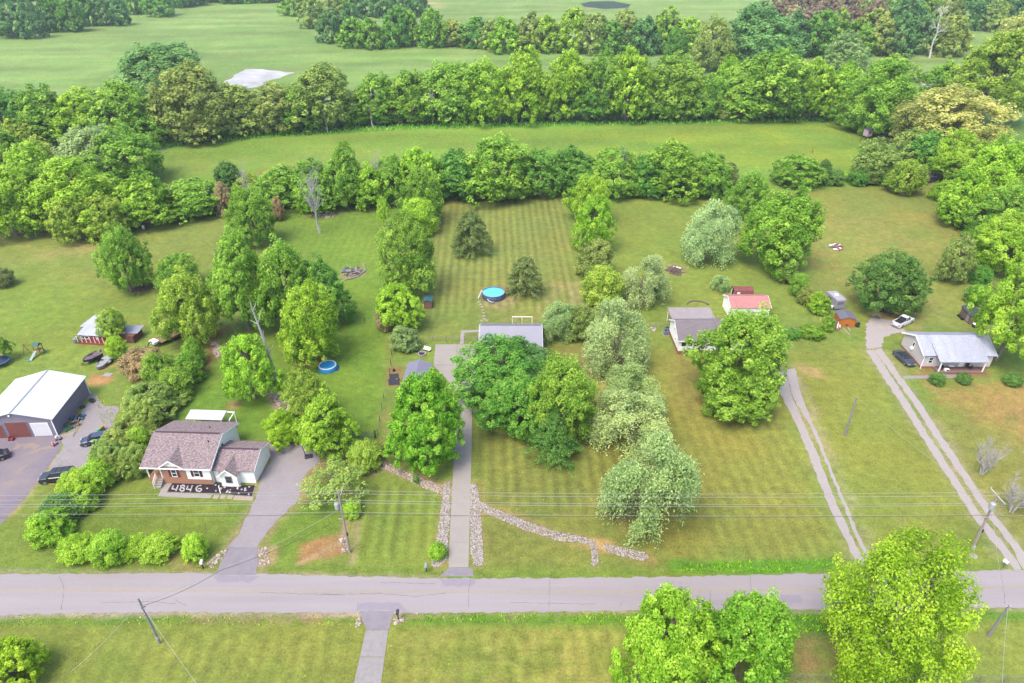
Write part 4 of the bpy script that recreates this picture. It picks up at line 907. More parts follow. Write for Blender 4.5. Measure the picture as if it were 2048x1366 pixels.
wood([(1530, 1770, 74, -2, 64), (1560, 1740, 40, -30, 60)], ['rust', 'rust', 'rust', 'purple'], 'reddish brown tree at the back of the far right wood', 'reddish trees of the far right wood')
wood([(1720, 2080, 62, -14, 70)], ['blue', 'greyg', 'mid', 'blue'], 'bluish tree at the back of the far right wood', 'back trees of the far right wood')
wood([(-40, 70, 76, -2, 60), (60, 160, 64, -10, 58), (150, 250, 50, -22, 56), (240, 330, 32, -34, 54), (310, 400, 14, -44, 52)], ['blue', 'blue', 'deep'], 'bluish tree of the far wood at the top left', 'trees of the far left wood')
wood([(390, 570, 6, -50, 52)], ['blue', 'deep', 'mid'], 'tree along the top edge of the big field', 'trees along the top of the big field')
wood([(566, 610, 34, -20, 50), (590, 650, 60, -8, 56), (640, 720, 86, 18, 60), (610, 850, 34, -26, 54)], ['blue', 'mid', 'greyg', 'blue'], 'tree of the far wood right of the big field', 'trees of the far middle wood')
wood([(-40, 560, 2, -60, 60)], ['blue', 'deep'], 'tree top at the upper edge of the far left wood', 'back trees of the far left wood')
# ---------------------------------------------------------------- buildings
M_WHITE = mat('white_siding', (0.66, 0.64, 0.58), 0.6, nscale=1.2, namt=0.05, stretch=(0.3, 0.3, 4))
M_CREAM = mat('cream_siding', (0.68, 0.62, 0.54), 0.6, nscale=1.2, namt=0.05, stretch=(0.3, 0.3, 4))
M_TRIM = mat('white_trim', (0.62, 0.61, 0.59), 0.5)
M_BRICK = mat('brick', alb(192, 142, 116, 1.7), 0.9, 0.1, nscale=5, namt=0.25, stretch=(1, 1, 3), nscale2=22)
M_RBRICK = mat('red_brick', alb(182, 124, 108, 1.6), 0.9, 0.1, nscale=5, namt=0.25, stretch=(1, 1, 3), nscale2=22)
M_SHING = mat('shingles', alb(120, 106, 116, 1.2), 0.95, 0.1, nscale=3.6, stretch=(1, 1.4, 1), col2=alb(212, 188, 182, 1.2), nscale2=7, namt=0.14, bump=0.3, bscale=14)
M_GSHING = mat('grey_shingles', alb(160, 148, 152, 1.15), 0.95, 0.1, nscale=1.6, namt=0.13, stretch=(0.5, 2, 2), nscale2=9, bump=0.3)
M_METAL = mat('grey_metal_roof', alb(190, 187, 200, 1.08), 0.45, 0.4, nscale=0.6, namt=0.04)
M_GALV = mat('weathered_metal_roof', alb(210, 212, 228, 1.2), 0.5, 0.4, nscale=0.45, namt=0.12, stretch=(1.6, 0.4, 0.4), nscale2=3)
M_WROOF = mat('white_metal_roof', (0.33, 0.335, 0.335), 0.5, 0.4, nscale=0.3, namt=0.02)
M_GLASS = mat('window_glass', (0.018, 0.024, 0.032), 0.08, 0.6)
M_GREYW = mat('grey_metal_wall', alb(140, 130, 146, 2.0), 0.6, nscale=0.8, namt=0.04)
M_GREYF = mat('grey_front_wall', alb(138, 130, 144, 2.0), 0.6, nscale=0.8, namt=0.04)
M_RUST = mat('red_metal_roof', alb(226, 152, 146, 1.2), 0.6, nscale=0.9, namt=0.12, stretch=(1, 3, 3))
M_RRED = mat('rusty_red_roof', alb(168, 92, 84), 0.7, nscale=1.3, namt=0.3, stretch=(1, 3, 3))
M_REDW = mat('red_boards', alb(168, 64, 66, 1.7), 0.8, nscale=2.5, namt=0.25, stretch=(3, 3, 0.4))
M_WOOD = mat('weathered_wood', alb(160, 132, 112, 1.2), 0.85, nscale=3, namt=0.22, stretch=(3, 3, 0.4))
M_ORNG = mat('orange_boards', alb(212, 126, 44, 1.6), 0.75, nscale=3, namt=0.2, stretch=(4, 4, 0.4))
M_BROWN = mat('brown_garage_door', alb(142, 82, 76, 1.7), 0.6, nscale=1, namt=0.05)
M_SHUT = mat('maroon_shutter', alb(124, 48, 62, 1.5), 0.6)
M_OLIVE = mat('olive_siding', alb(156, 140, 106, 1.9), 0.7, nscale=1.2, namt=0.05, stretch=(0.3, 0.3, 4))
M_DECK = mat('deck_boards', alb(176, 146, 120), 0.85, nscale=2, namt=0.2, stretch=(0.4, 4, 1))
M_DARK = mat('dark_stuff', (0.012, 0.012, 0.014), 0.7)
M_BLACKP = mat('black_plastic', (0.02, 0.02, 0.024), 0.4, 0.5)
M_STEEL = mat('galvanised_steel', alb(186, 188, 192), 0.45, 0.5, 0.3)
M_SLATE = mat('dark_grey_roof', alb(96, 94, 108), 0.9, nscale=1.5, namt=0.12)

def facemap(face, at):
    if face == 'front': return lambda u, v, d: (u, at - d, v)
    if face == 'back': return lambda u, v, d: (u, at + d, v)
    if face == 'left': return lambda u, v, d: (at - d, u, v)
    return lambda u, v, d: (at + d, u, v)
def pbox(mb, fm, u0, v0, u1, v1, d0, d1):
    a, b = fm(u0, v0, d0), fm(u1, v1, d1)
    lo = [min(a[i], b[i]) for i in range(3)]; hi = [max(a[i], b[i]) for i in range(3)]
    return mb.box(*lo, *hi)
def window(par, fm, u0, u1, v0, v1, shut=None, mull=True, fw=0.07, frame=None):
    f = MB(); fr = frame or M_TRIM
    pbox(f, fm, u0, v0, u1, v0 + fw, -0.02, 0.06); pbox(f, fm, u0, v1 - fw, u1, v1, -0.02, 0.06)
    pbox(f, fm, u0, v0 + fw, u0 + fw, v1 - fw, -0.02, 0.06); pbox(f, fm, u1 - fw, v0 + fw, u1, v1 - fw, -0.02, 0.06)
    if mull: pbox(f, fm, u0 + fw, (v0 + v1) / 2 - 0.03, u1 - fw, (v0 + v1) / 2 + 0.03, -0.02, 0.05)
    w = f.build('window', fr, par)
    if mull:
        for a, b in ((v0 + fw, (v0 + v1) / 2 - 0.03), ((v0 + v1) / 2 + 0.03, v1 - fw)): pbox(MB(), fm, u0 + fw, a, u1 - fw, b, 0.004, 0.018).build('pane', M_GLASS, w)
    else: pbox(MB(), fm, u0 + fw, v0 + fw, u1 - fw, v1 - fw, 0.004, 0.018).build('pane', M_GLASS, w)
    if shut:
        sw = (u1 - u0) * 0.42
        for a, b in ((u0 - sw - 0.05, u0 - 0.05), (u1 + 0.05, u1 + 0.05 + sw)): pbox(MB(), fm, a, v0, b, v1, 0.0, 0.05).build('shutter', shut, w)
    return w
def door(par, fm, u0, u1, v0, v1, m, handle=True):
    d = pbox(MB(), fm, u0, v0, u1, v1, 0.0, 0.05).build('door', m, par)
    if handle: pbox(MB(), fm, u1 - 0.16, v0 + 0.95, u1 - 0.1, v0 + 1.02, 0.055, 0.1).build('handle', M_STEEL, d)
    return d
def frame_at(a, b):
    A, B = G(*a), G(*b); d = B - A
    return (A.x, A.y, 0), math.atan2(d.y, d.x), d.length
def walls_gable(W, D, h, hr, ridge='x', z0=0.0):
    mb = MB()
    if ridge == 'x': mb.ext([(0, z0), (D, z0), (D, h), (D / 2, hr), (0, h)], 'x', 0, W)
    else: mb.ext([(0, z0), (W, z0), (W, h), (W / 2, hr), (0, h)], 'y', D, 0)
    return mb
def roof_gable(par, W, D, h, hr, m, ridge='x', ov=0.35, oe=0.35, t=0.12, x0=0.0, y0=0.0, lift=0.03, ribs=0.0, rm=None, name='roof', sub=None, cap=None):
    """two thick slopes over a gable; the second is a child of the house like the first"""
    out = []; L = D if ridge == 'x' else W; sl = (hr - h) / (L / 2)
    za = h - sl * oe + lift + t; zr = hr + lift + t
    for s in (0, 1):
        if ridge == 'x':
            ya = y0 - oe if s == 0 else y0 + D + oe; yr = y0 + D / 2
            q = [(x0 - ov, ya, za), (x0 + W + ov, ya, za), (x0 + W + ov, yr, zr), (x0 - ov, yr, zr)]
        else:
            xa = x0 - oe if s == 0 else x0 + W + oe; xr_ = x0 + W / 2
            q = [(xa, y0 + D + ov, za), (xa, y0 - ov, za), (xr_, y0 - ov, zr), (xr_, y0 + D + ov, zr)]
        if s == 1: q = [q[1], q[0], q[3], q[2]]
        o = MB().slab(q, t).build(name, m, par); out.append(o)
        if ribs:
            a, b, c, d = [Vector(p) for p in q]; n = (b - a).cross(d - a).normalized(); k = int((b - a).length / ribs); r = MB()
            for i in range(1, k):
                p, e = a.lerp(b, i / k), d.lerp(c, i / k); u = (b - a).normalized() * 0.02
                r.slab([p - u + n * 0.03, p + u + n * 0.03, e + u + n * 0.03, e - u + n * 0.03], 0.028)
            tag(r.build('rib', rm or m, o), kind='stuff')
    if cap:
        if ridge == 'x': MB().box(x0 - ov + 0.3, y0 + D / 2 - 0.14, zr - 0.01, x0 + W + ov - 0.3, y0 + D / 2 + 0.14, zr + 0.05).build('ridge_cap', cap, out[0])
        else: MB().box(x0 + W / 2 - 0.14, y0 - ov + 0.05, zr - 0.01, x0 + W / 2 + 0.14, y0 + D + ov - 0.05, zr + 0.05).build('ridge_cap', cap, out[0])
    return out
def fascia(par, W, D, h, hr, ov=0.35, oe=0.35, side='left', m=None, drop=0.16):
    sl = (hr - h) / (D / 2); x = -ov - 0.03 if side == 'left' else W + ov; mb = MB()
    for y0_, z0_, y1_, z1_ in ((-oe, h - sl * oe, D / 2, hr), (D / 2, hr, D + oe, h - sl * oe)):
        mb.ext([(y0_, z0_ - drop), (y1_, z1_ - drop), (y1_, z1_ + 0.13), (y0_, z0_ + 0.13)], 'x', x, x + 0.03)
    mb.build('fascia', m or M_TRIM, par)
def gutter(par, x0, x1, y, z, m=None): MB().box(x0, y - 0.12, z - 0.12, x1, y, z).build('gutter', m or M_TRIM, par)

# ---- brick house with the stone numbers
loc, rz, W = frame_at((300, 965), (428, 969))
H1 = thing('brick_house', 'brick and white siding house with brown shingle roof beside the gravel driveway', 'house', loc, rz)
D, h, hr = 9.9, 3.3, 5.3
MB().ext([(0, 0.0), (D, 0.0), (D, h), (D / 2, hr), (0, h)], 'x', 2.3, W).build('wall', M_WHITE, H1)
MB().box(0.02, 2.2, 0, 2.28, D, h - 0.02).build('wall', M_CREAM, H1)
MB().ext([(0, h + 0.02), (D, h + 0.02), (D / 2, hr)], 'x', 0.0, 2.29).build('gable', M_WHITE, H1)
MB().box(2.3, -0.05, 0, 5.9, -0.003, h - 0.05).box(5.9, -0.04, 0, W + 0.02, -0.003, 0.95).build('brick_front', M_BRICK, H1)
MB().box(0, 0.06, 0, 2.27, 2.18, 0.9).build('porch_floor', M_BRICK, H1)
for x in (0.12, 2.05): MB().box(x - 0.07, 0.15, 0.9, x + 0.07, 0.29, h - 0.05).build('porch_post', M_TRIM, H1)
rl = MB(); rl.box(0.2, 0.2, 1.55, 1.2, 0.25, 1.62)
rl.build('railing', M_WOOD, H1)
stp = MB()
for i in range(4): stp.box(1.35, -0.32 * (i + 1) + 0.05, 0, 2.25, -0.32 * i + 0.05 - 0.004, 0.85 - 0.19 * i)
stp.build('steps', M_CONC, H1)
rl = MB(); rl.bar((1.3, -1.2, 0), (1.3, -1.2, 1.1), 0.04); rl.bar((1.3, 0.0, 0.9), (1.3, 0.0, 1.9), 0.04); rl.bar((1.3, -1.2, 1.1), (1.3, 0, 1.9), 0.04); rl.bar((1.3, -1.2, 0.6), (1.3, 0, 1.4), 0.03)
for k in range(5): rl.bar((1.3, -1.2 + 0.24 * k, 0.1 + 0.18 * k), (1.3, -1.2 + 0.24 * k, 1.1 + 0.16 * k), 0.02)
rl.build('stair_rail', M_TRIM, H1)
rf = roof_gable(H1, W, D, h, hr, M_SHING, 'x', 0.42, 0.42, cap=mat('ridge_vent', alb(110, 84, 100), 0.9))
for x, y in ((6.9, 7.2), (8.3, 3.6)): MB().lathe([(0.07, 0), (0.07, 0.4)], 8, (x, y)).add([], []).build('vent_pipe', M_DARK, rf[0], (0, 0, 3.3 + (hr - h) * (1 - abs(y - D / 2) / (D / 2)) + 0.1))
# small cross gable over the brick part
def cross_gable(par, x0, x1, z0, zt, y, back, mw, mr):
    xm = (x0 + x1) / 2
    MB().ext([(x0, z0), (x1, z0), (xm, zt)], 'y', y, y - 0.08).build('gable', mw, par)
    for a, b in (((x0 - 0.3, z0 - 0.12), (xm, zt + 0.12)), ((x1 + 0.3, z0 - 0.12), (xm, zt + 0.12))):
        q = [(a[0], y - 0.4, a[1] + 0.1), (b[0], y - 0.4, b[1] + 0.1), (b[0], back, b[1] + 0.1), (a[0], y + 0.9, a[1] + 0.1)]
        if a[0] > b[0]: q = [q[1], q[0], q[3], q[2]]
        MB().slab(q, 0.1).build('roof', mr, par)
        s = 1 if a[0] < b[0] else -1
        MB().ext([(a[0], a[1] - 0.08), (b[0], b[1] - 0.08), (b[0], b[1] + 0.12), (a[0], a[1] + 0.12)], 'y', y - 0.405, y - 0.44).build('fascia', M_TRIM, par)
cross_gable(H1, 2.35, 5.85, h - 0.12, h + 1.15, -0.06, 3.6, M_WHITE, M_SHING)
fm = facemap('front', -0.052); window(H1, fm, 3.75, 4.55, 1.35, 2.75, M_SHUT)
fm = facemap('front', -0.002); window(H1, fm, 7.0, 7.85, 1.45, 2.85, M_SHUT)
fm = facemap('front', 2.198); door(H1, fm, 1.35, 2.15, 0.92, 2.95, mat('front_door', alb(150, 120, 104, 1.4)))
fascia(H1, W, D, h, hr, 0.42, 0.42, 'right'); gutter(H1, -0.42, W + 0.42, -0.42, h - 0.04)
fm = facemap('right', W + 0.002); pbox(MB(), fm, 4.6, 3.1, 5.0, 3.6, 0, 0.05).build('gable_vent', M_DARK, H1)
MB().bar((W + 0.06, -0.08, 0.1), (W + 0.06, -0.08, h - 0.1), 0.05).build('downspout', M_STEEL, H1)
# garage wing
W2, D2, h2, hr2 = 5.9, 6.0, 2.5, 3.7; x2 = W + 0.15; y2 = 0.55
MB().ext([(y2, 0), (y2 + D2, 0), (y2 + D2, h2), (y2 + D2 / 2, hr2), (y2, h2)], 'x', x2, x2 + W2).build('wing_wall', M_WHITE, H1)
roof_gable(H1, W2 - 0.36, D2, h2, hr2, M_SHING, 'x', 0.3, 0.35, x0=x2 + 0.33, y0=y2, name='wing_roof', cap=MATS['ridge_vent'])
xa, xb = x2 + 1.3, x2 + 3.7
MB().ext([(xa, 0.02), (xb, 0.02), (xb, 2.25), ((xa + xb) / 2, 3.3), (xa, 2.25)], 'y', y2 - 0.003, y2 - 0.9).build('wall', M_WHITE, H1)
cross_gable(H1, xa, xb, 2.25, 3.3, y2 - 0.9, y2 + 2.6, M_WHITE, M_SHING)
fm = facemap('front', y2 - 0.985); window(H1, fm, xa + 0.75, xb - 0.75, 0.85, 2.05, frame=M_STEEL)
def fascia_at(par, x, y0, D, h, hr, oe, m=None):
    sl = (hr - h) / (D / 2); mb = MB()
    for a, za, b, zb in ((y0 - oe, h - sl * oe, y0 + D / 2, hr), (y0 + D / 2, hr, y0 + D + oe, h - sl * oe)):
        mb.ext([(a, za - 0.16), (b, zb - 0.16), (b, zb + 0.13), (a, za + 0.13)], 'x', x, x + 0.03)
    mb.build('fascia', m or M_TRIM, par)
fascia_at(H1, x2 + W2 + 0.275, y2, D2, h2, hr2, 0.35)
# white canopy behind the house
loc, rz, Wc = frame_at((372, 846), (436, 848))
T = thing('patio_canopy', 'flat white patio canopy behind the brick house', 'canopy', (-51.9, 85.5, 0), rz)
MB().slab([(0, 0, 2.3), (5.9, 0, 2.3), (5.9, 2.2, 2.5), (0, 2.2, 2.5)], 0.1).build('canopy_sheet', M_WROOF, T)
for x, y in ((0.1, 0.1), (5.7, 0.1), (0.1, 2.1), (5.7, 2.1), (7.1, 2.1), (7.1, 0.1)): MB().box(x - 0.05, y - 0.05, 0, x + 0.05, y + 0.05, 2.18).build('post', M_TRIM, T)
MB().box(5.95, 2.05, 2.2, 7.2, 2.15, 2.34).box(7.06, 0.0, 2.2, 7.16, 2.04, 2.34).build('open_beam', M_TRIM, T)
MB().box(5.75, 0.0, 0, 7.3, 2.3, 0.25).build('deck', M_DECK, T)
# dark bed with the numbers, walk in front of it
BED = thing('mulch_bed', 'dark mulch bed in front of the brick house, edged with pale stones', 'flower bed', (0, 0, 0))
bedp = [(344, 966.5), (334, 984), (395, 985.5), (440, 987.5), (470, 990), (505, 993), (511, 971.5), (470, 970), (432, 966)]
sheet('mulch', GX(bedp), 0.05, mat('mulch', alb(66, 48, 60), 0.95, nscale=8, namt=0.3, bump=0.6), BED, 0.4, 0.03)
tag(sheet('house_walk', GX([(330, 967), (344, 967), (334, 985), (350, 985.5), (425, 988.5), (420, 997), (316, 993), (322, 980)]), 0.03, M_CONC), kind='structure')
wk = tag(obj('house_walk', None), kind='structure')
for a in (424, 438, 452.5): MB().prism(GX([(a + 1, 997.5), (a + 11, 998.5), (a + 15, 990.5), (a + 5, 989.5)]), 0, 0.05).build('paver', mat('buff_paver', alb(222, 200, 174), 0.9, nscale=2, namt=0.06), wk)
MB().prism(GX([(466, 1000), (505, 1002), (508, 994), (470, 992)]), 0, 0.05).build('paver', MATS['buff_paver'], wk)
M_STONE = mat('white_stone', alb(236, 228, 226, 1.1), 0.85, nscale=5, namt=0.12)
M_PEBB = mat('pale_stone', alb(214, 196, 190, 1.1), 0.9, nscale=3, namt=0.25)
def lump(rnd, r):
    v = []; f = []
    t = (1 + 5 ** 0.5) / 2
    for p in ((-1, t, 0), (1, t, 0), (-1, -t, 0), (1, -t, 0), (0, -1, t), (0, 1, t), (0, -1, -t), (0, 1, -t), (t, 0, -1), (t, 0, 1), (-t, 0, -1), (-t, 0, 1)):
        k = r / 1.9 * rnd.uniform(0.75, 1.2); v.append((p[0] * k, p[1] * k, p[2] * k * 0.75))
    f = [(0, 11, 5), (0, 5, 1), (0, 1, 7), (0, 7, 10), (0, 10, 11), (1, 5, 9), (5, 11, 4), (11, 10, 2), (10, 7, 6), (7, 1, 8), (3, 9, 4), (3, 4, 2), (3, 2, 6), (3, 6, 8), (3, 8, 9), (4, 9, 5), (2, 4, 11), (6, 2, 10), (8, 6, 7), (9, 8, 1)]
    return v, f
def add_lump(mb, rnd, x, y, z, r):
    v, f = lump(rnd, r); a = rnd.uniform(0, 6.28); c, s = math.cos(a), math.sin(a); k = rnd.uniform(0.8, 1.4)
    mb.add([(x + (p[0] * c * k - p[1] * s), y + (p[0] * s * k + p[1] * c), z + p[2]) for p in v], f)
rndS = random.Random(9)
dig = {'4a': [[(347, 972.5), (345, 979), (353, 979.5)], [(357, 972), (352, 983.5)]], '8': [[(366, 971.5), (370, 973), (368, 976), (363, 975.5), (362, 972.5), (366, 971.5)], [(364, 976.5), (360, 979.5), (363, 983), (368, 982.5), (369, 979), (366, 976.5)]],
       '4b': [[(376, 973), (374, 979.5), (382, 980)], [(385, 972.5), (381, 984)]], '6': [[(402, 972), (396, 973), (392.5, 978), (394, 982.5), (400, 984), (404, 981), (402, 978), (397, 978.5)]]}
for key, strokes in dig.items():
    mb = MB()
    for s_ in strokes:
        p = [G(*q) for q in s_]
        for a, b in zip(p[:-1], p[1:]):
            n = max(1, int((b - a).length / 0.085))
            for i in range(n):
                q = a.lerp(b, i / n); add_lump(mb, rndS, q.x + rndS.uniform(-.02, .02), q.y + rndS.uniform(-.02, .02), 0.1, rndS.uniform(0.09, 0.13))
    tag(mb.build('stone_number', M_STONE, None), {'4a': 'first figure 4 laid in white stones, at the left end of the bed', '8': 'figure 8 laid in white stones on the dark bed', '4b': 'second figure 4 laid in white stones, between the 8 and the 6', '6': 'figure 6 laid in white stones, last of the row'}[key], 'house number', 'house number laid in stones')
rest = [(432, 971), (438, 973), (446, 971.5), (450, 975), (466, 974), (476, 976), (480, 973), (491, 978), (499, 975), (432, 983), (441, 979.5), (443, 978), (455, 985), (460, 986), (461, 981), (478, 988), (484, 980), (491, 981.5), (498, 990), (415, 978), (476, 978), (456, 983)]
for i, q in enumerate(rest):
    mb = MB(); p = G(*q); add_lump(mb, rndS, 0, 0, 0, rndS.uniform(0.12, 0.24)); s = mb.build('stone', M_STONE, BED, (p.x, p.y, 0.13))
mb = MB()
for a, b in (((344, 966.5), (334, 984)), ((334, 985), (505, 993.5)), ((511, 972), (505, 993))):
    p, q = G(*a), G(*b); n = int((q - p).length / 0.3)
    for i in range(n): r_ = p.lerp(q, i / n); add_lump(mb, rndS, r_.x, r_.y, 0.05, 0.11)
tag(mb.build('edging_stones', M_PEBB, BED), kind='stuff')
MB().bar(G(437, 972, 0.1), G(441, 986, 0.1), 0.05).build('edging_pipe', M_TRIM, BED)

# ---- grey garage with the white roof
loc, rz, _ = frame_at((-49, 873), (117, 871)); Wg = 10.9; Dg = 11.3; hg, hgr = 3.4, 4.9
p = G(117, 871); rz = R(4.5)
H2 = thing('metal_garage', 'large grey metal garage with a white roof and three roller doors', 'garage', (p.x - Wg * math.cos(rz), p.y - Wg * math.sin(rz), 0), rz)
mb = MB(); mb.ext([(0, 0), (Wg, 0), (Wg, hg), (Wg / 2, hgr), (0, hg)], 'y', Dg, 0.06).build('wall', M_GREYW, H2)
MB().ext([(0, 0), (Wg, 0), (Wg, hg), (Wg / 2, hgr), (0, hg)], 'y', 0.057, 0.0).build('front_wall', M_GREYF, H2)
roof_gable(H2, Wg, Dg, hg, hgr, M_WROOF, 'y', 0.3, 0.35, 0.1, cap=mat('ridge_metal', alb(206, 212, 222), 0.5))
fm = facemap('front', -0.002)
def garage_door(par, fm, u0, u1, v0, v1, m, n=4):
    d = pbox(MB(), fm, u0 - 0.08, v0, u0, v1 + 0.08, 0, 0.07); pbox(d, fm, u1, v0, u1 + 0.08, v1 + 0.08, 0, 0.07); pbox(d, fm, u0, v1, u1, v1 + 0.08, 0, 0.07)
    o = d.build('garage_door', M_GREYF if m is M_BROWN else M_TRIM, par)
    for i in range(n): pbox(MB(), fm, u0, v0 + (v1 - v0) * i / n + 0.012, u1, v0 + (v1 - v0) * (i + 1) / n - 0.012, 0.005, 0.045 + 0.01 * (i % 2)).build('panel', m, o)
garage_door(H2, fm, 0.5, 3.2, 0.1, 2.6, M_BROWN); garage_door(H2, fm, 3.75, 6.95, 0.1, 3.0, M_BROWN, 5); garage_door(H2, fm, 7.55, 10.05, 0.1, 2.6, mat('white_garage_door', alb(226, 222, 224, 2.0), 0.6))
for u in (0.06, Wg - 0.06): MB().box(u - 0.07, -0.06, 0, u + 0.07, -0.004, hg - 0.15).build('corner_trim', M_TRIM, H2)
MB().box(Wg + 0.004, Dg - 0.1, 0, Wg + 0.06, Dg + 0.02, hg - 0.15).build('corner_trim', M_TRIM, H2)
MB().ball((Wg / 2 - 0.4, -0.15, hgr - 0.5), 0.16).build('gable_lamp', M_TRIM, H2)

# ---- grey metal roofed house in the middle
loc, rz, _ = frame_at((961, 717), (1082, 717)); Wm = 11.3; Dm = 7.6; hm_, hmr = 2.95, 4.9
H3 = thing('ranch_house', 'small olive sided house with a grey ribbed metal roof behind the lawn trees', 'house', loc, rz)
walls_gable(Wm, Dm, hm_, hmr).build('wall', M_OLIVE, H3)
roof_gable(H3, Wm, Dm, hm_, hmr, M_METAL, 'x', 0.25, 0.4, 0.1, ribs=0.42, cap=mat('dark_ridge', alb(150, 146, 170), 0.5))
fm = facemap('front', -0.002); window(H3, fm, 1.0, 2.2, 1.2, 2.5); window(H3, fm, 7.4, 8.6, 1.2, 2.5); door(H3, fm, 4.6, 5.5, 0.15, 2.3, M_TRIM)
MB().box(-0.06, -0.06, 0, 0.06, -0.003, hm_ - 0.1).build('corner_trim', M_TRIM, H3); gutter(H3, -0.25, Wm + 0.25, -0.4, hm_ - 0.06)
fascia(H3, Wm, Dm, hm_, hmr, 0.25, 0.4, 'left'); fascia(H3, Wm, Dm, hm_, hmr, 0.25, 0.4, 'right')
dk = MB(); dk.box(5.7, Dm + 0.1, 0.0, 10.0, Dm + 3.0, 0.5).build('deck', M_DECK, H3)
dk = MB(); dk.box(5.9, Dm + 2.8, 2.9, 9.9, Dm + 2.9, 3.02); [dk.box(x, Dm + 2.8, 0.5, x + 0.1, Dm + 2.9, 2.89) for x in (5.9, 7.8, 9.8)]; dk.build('deck_railing', M_TRIM, H3)
# shed with the grey gable roof by the maple
pb = XZ(810, 726, 101.6); rz = R(-1.5)
SH = thing('garden_shed', 'shed with pale grey gable roof half hidden behind the vivid maple', 'shed', (-18.6, 95.0, 0), rz)
walls_gable(3.9, 6.4, 2.1, 2.95, 'y').build('wall', mat('pale_grey_siding', alb(190, 186, 186, 1.3)), SH)
roof_gable(SH, 3.9, 6.4, 2.1, 2.95, mat('pale_grey_roof', alb(176, 172, 196), 0.6, nscale=0.8, namt=0.05), 'y', 0.25, 0.3, 0.08, ribs=0.5)

# ---- white house with brick foot, mostly behind its tree
loc, rz, _ = frame_at((1355, 709), (1490, 709)); Ww, Dw, hw, hwr = 13.2, 7.6, 3.2, 5.2
H4 = thing('white_house', 'white sided house on a red brick foot behind the large mid green tree', 'house', loc, R(1.0))
walls_gable(Ww, Dw, hw, hwr, z0=0.8).build('wall', M_WHITE, H4)
MB().box(0.01, 0.01, 0, Ww - 0.01, Dw - 0.01, 0.797).build('brick_foot', M_RBRICK, H4)
roof_gable(H4, Ww, Dw, hw, hwr, M_GSHING, 'x', 0.35, 0.3)
fascia(H4, Ww, Dw, hw, hwr, 0.35, 0.3, 'left'); gutter(H4, -0.35, Ww + 0.35, -0.3, hw - 0.03)
fm = facemap('front', -0.002)
for i in range(3): window(H4, fm, 0.4 + i * 1.15, 1.4 + i * 1.15, 1.75, 2.75, mull=False)
MB().box(0.2, -0.1, 0.85, 3.9, -0.05, 1.5).build('porch_rail', M_TRIM, H4)
fm = facemap('left', -0.002); window(H4, fm, 3.6, 4.3, 2.9, 3.6, mull=False); window(H4, fm, 2.2, 2.9, 1.7, 2.2, mull=False)
T = thing('flat_roof_carport', 'flat pale roofed carport behind the white house', 'carport', (G(1340, 668).x + 0.3, 116.2, 0), R(1.0))
MB().slab([(0, 0, 2.75), (8.6, 0, 2.75), (8.6, 4.6, 2.9), (0, 4.6, 2.9)], 0.16).build('roof', mat('pale_roofing', alb(206, 192, 190), 0.9, nscale=0.7, namt=0.08, nscale2=3), T)
for x, y in ((0.2, 4.4), (4.2, 4.4), (8.4, 4.4), (0.2, 0.2), (4.2, 0.2), (8.4, 0.2)): MB().box(x - 0.06, y - 0.06, 0, x + 0.06, y + 0.06, 2.55).build('post', M_TRIM, T)
# red roofed garage
H5 = thing('red_roof_garage', 'white garage with a pinkish red metal roof behind the large mid green tree', 'garage', (44.6, 121.4, 0), R(0.5))
walls_gable(7.9, 5.4, 2.6, 3.7).build('wall', M_WHITE, H5); roof_gable(H5, 7.9, 5.4, 2.6, 3.7, M_RUST, 'x', 0.2, 0.3, 0.08, ribs=0.6); fascia(H5, 7.9, 5.4, 2.6, 3.7, 0.2, 0.3, 'left'); fascia(H5, 7.9, 5.4, 2.6, 3.7, 0.2, 0.3, 'right')
# barn-roofed little shed
p = G(1467, 598)
SH = thing('barn_shed', 'small white shed with a rounded rusty red barn roof', 'shed', (p.x, p.y, 0), R(-3))
MB().box(0, 0, 0, 3.9, 2.6, 1.15).build('wall', M_WHITE, SH)
gp = [(-0.12, 1.1), (0.25, 1.95), (1.3, 2.45), (2.35, 1.95), (2.72, 1.1)]
MB().ext([(0.0, 1.153), (0.3, 1.9), (1.3, 2.36), (2.3, 1.9), (2.6, 1.153)], 'x', 0.05, 3.85).build('gable', M_WHITE, SH)
for (a, b) in zip(gp[:-1], gp[1:]): MB().slab([(-0.15, a[0], a[1]), (4.05, a[0], a[1]), (4.05, b[0], b[1]), (-0.15, b[0], b[1])], 0.06).build('roof', M_RRED, SH)
fm = facemap('left', -0.002); pbox(MB(), fm, 0.7, 0.05, 1.9, 1.9, 0.0, 0.06).build('doorway', M_DARK, SH)
MB().box(0.5, -0.28, 1.2, 1.1, -0.2, 1.75).build('roof_patch', M_TRIM, SH)

# ---- metal roofed white house on the right
pA = G(1840, 737); Wr, Dr, hr_, hrr = 12.4, 7.6, 3.05, 4.75
H6 = thing('porch_house', 'white house with a long weathered metal roof and a front porch', 'house', (pA.x, pA.y, 0), R(-0.6))
walls_gable(Wr, Dr, hr_, hrr, z0=0.5).build('wall', mat('grey_white_siding', alb(214, 202, 192, 2.0), 0.6, nscale=1.2, namt=0.05, stretch=(0.3, 0.3, 4)), H6)
MB().box(0.01, 0.01, 0, Wr - 0.01, Dr - 0.01, 0.497).build('brick_foot', M_RBRICK, H6)
roof_gable(H6, Wr, Dr, hr_, hrr, M_GALV, 'x', 0.4, 0.4, 0.1, ribs=0.36)
fascia(H6, Wr, Dr, hr_, hrr, 0.4, 0.4, 'left'); fascia(H6, Wr, Dr, hr_, hrr, 0.4, 0.4, 'right')
px0, px1, py = 2.2, 10.3, -1.75
MB().box(px0, py, 0, px1, -0.004, 0.45).build('porch_floor', mat('porch_brick', alb(196, 150, 140), 0.9, nscale=3, namt=0.15), H6)
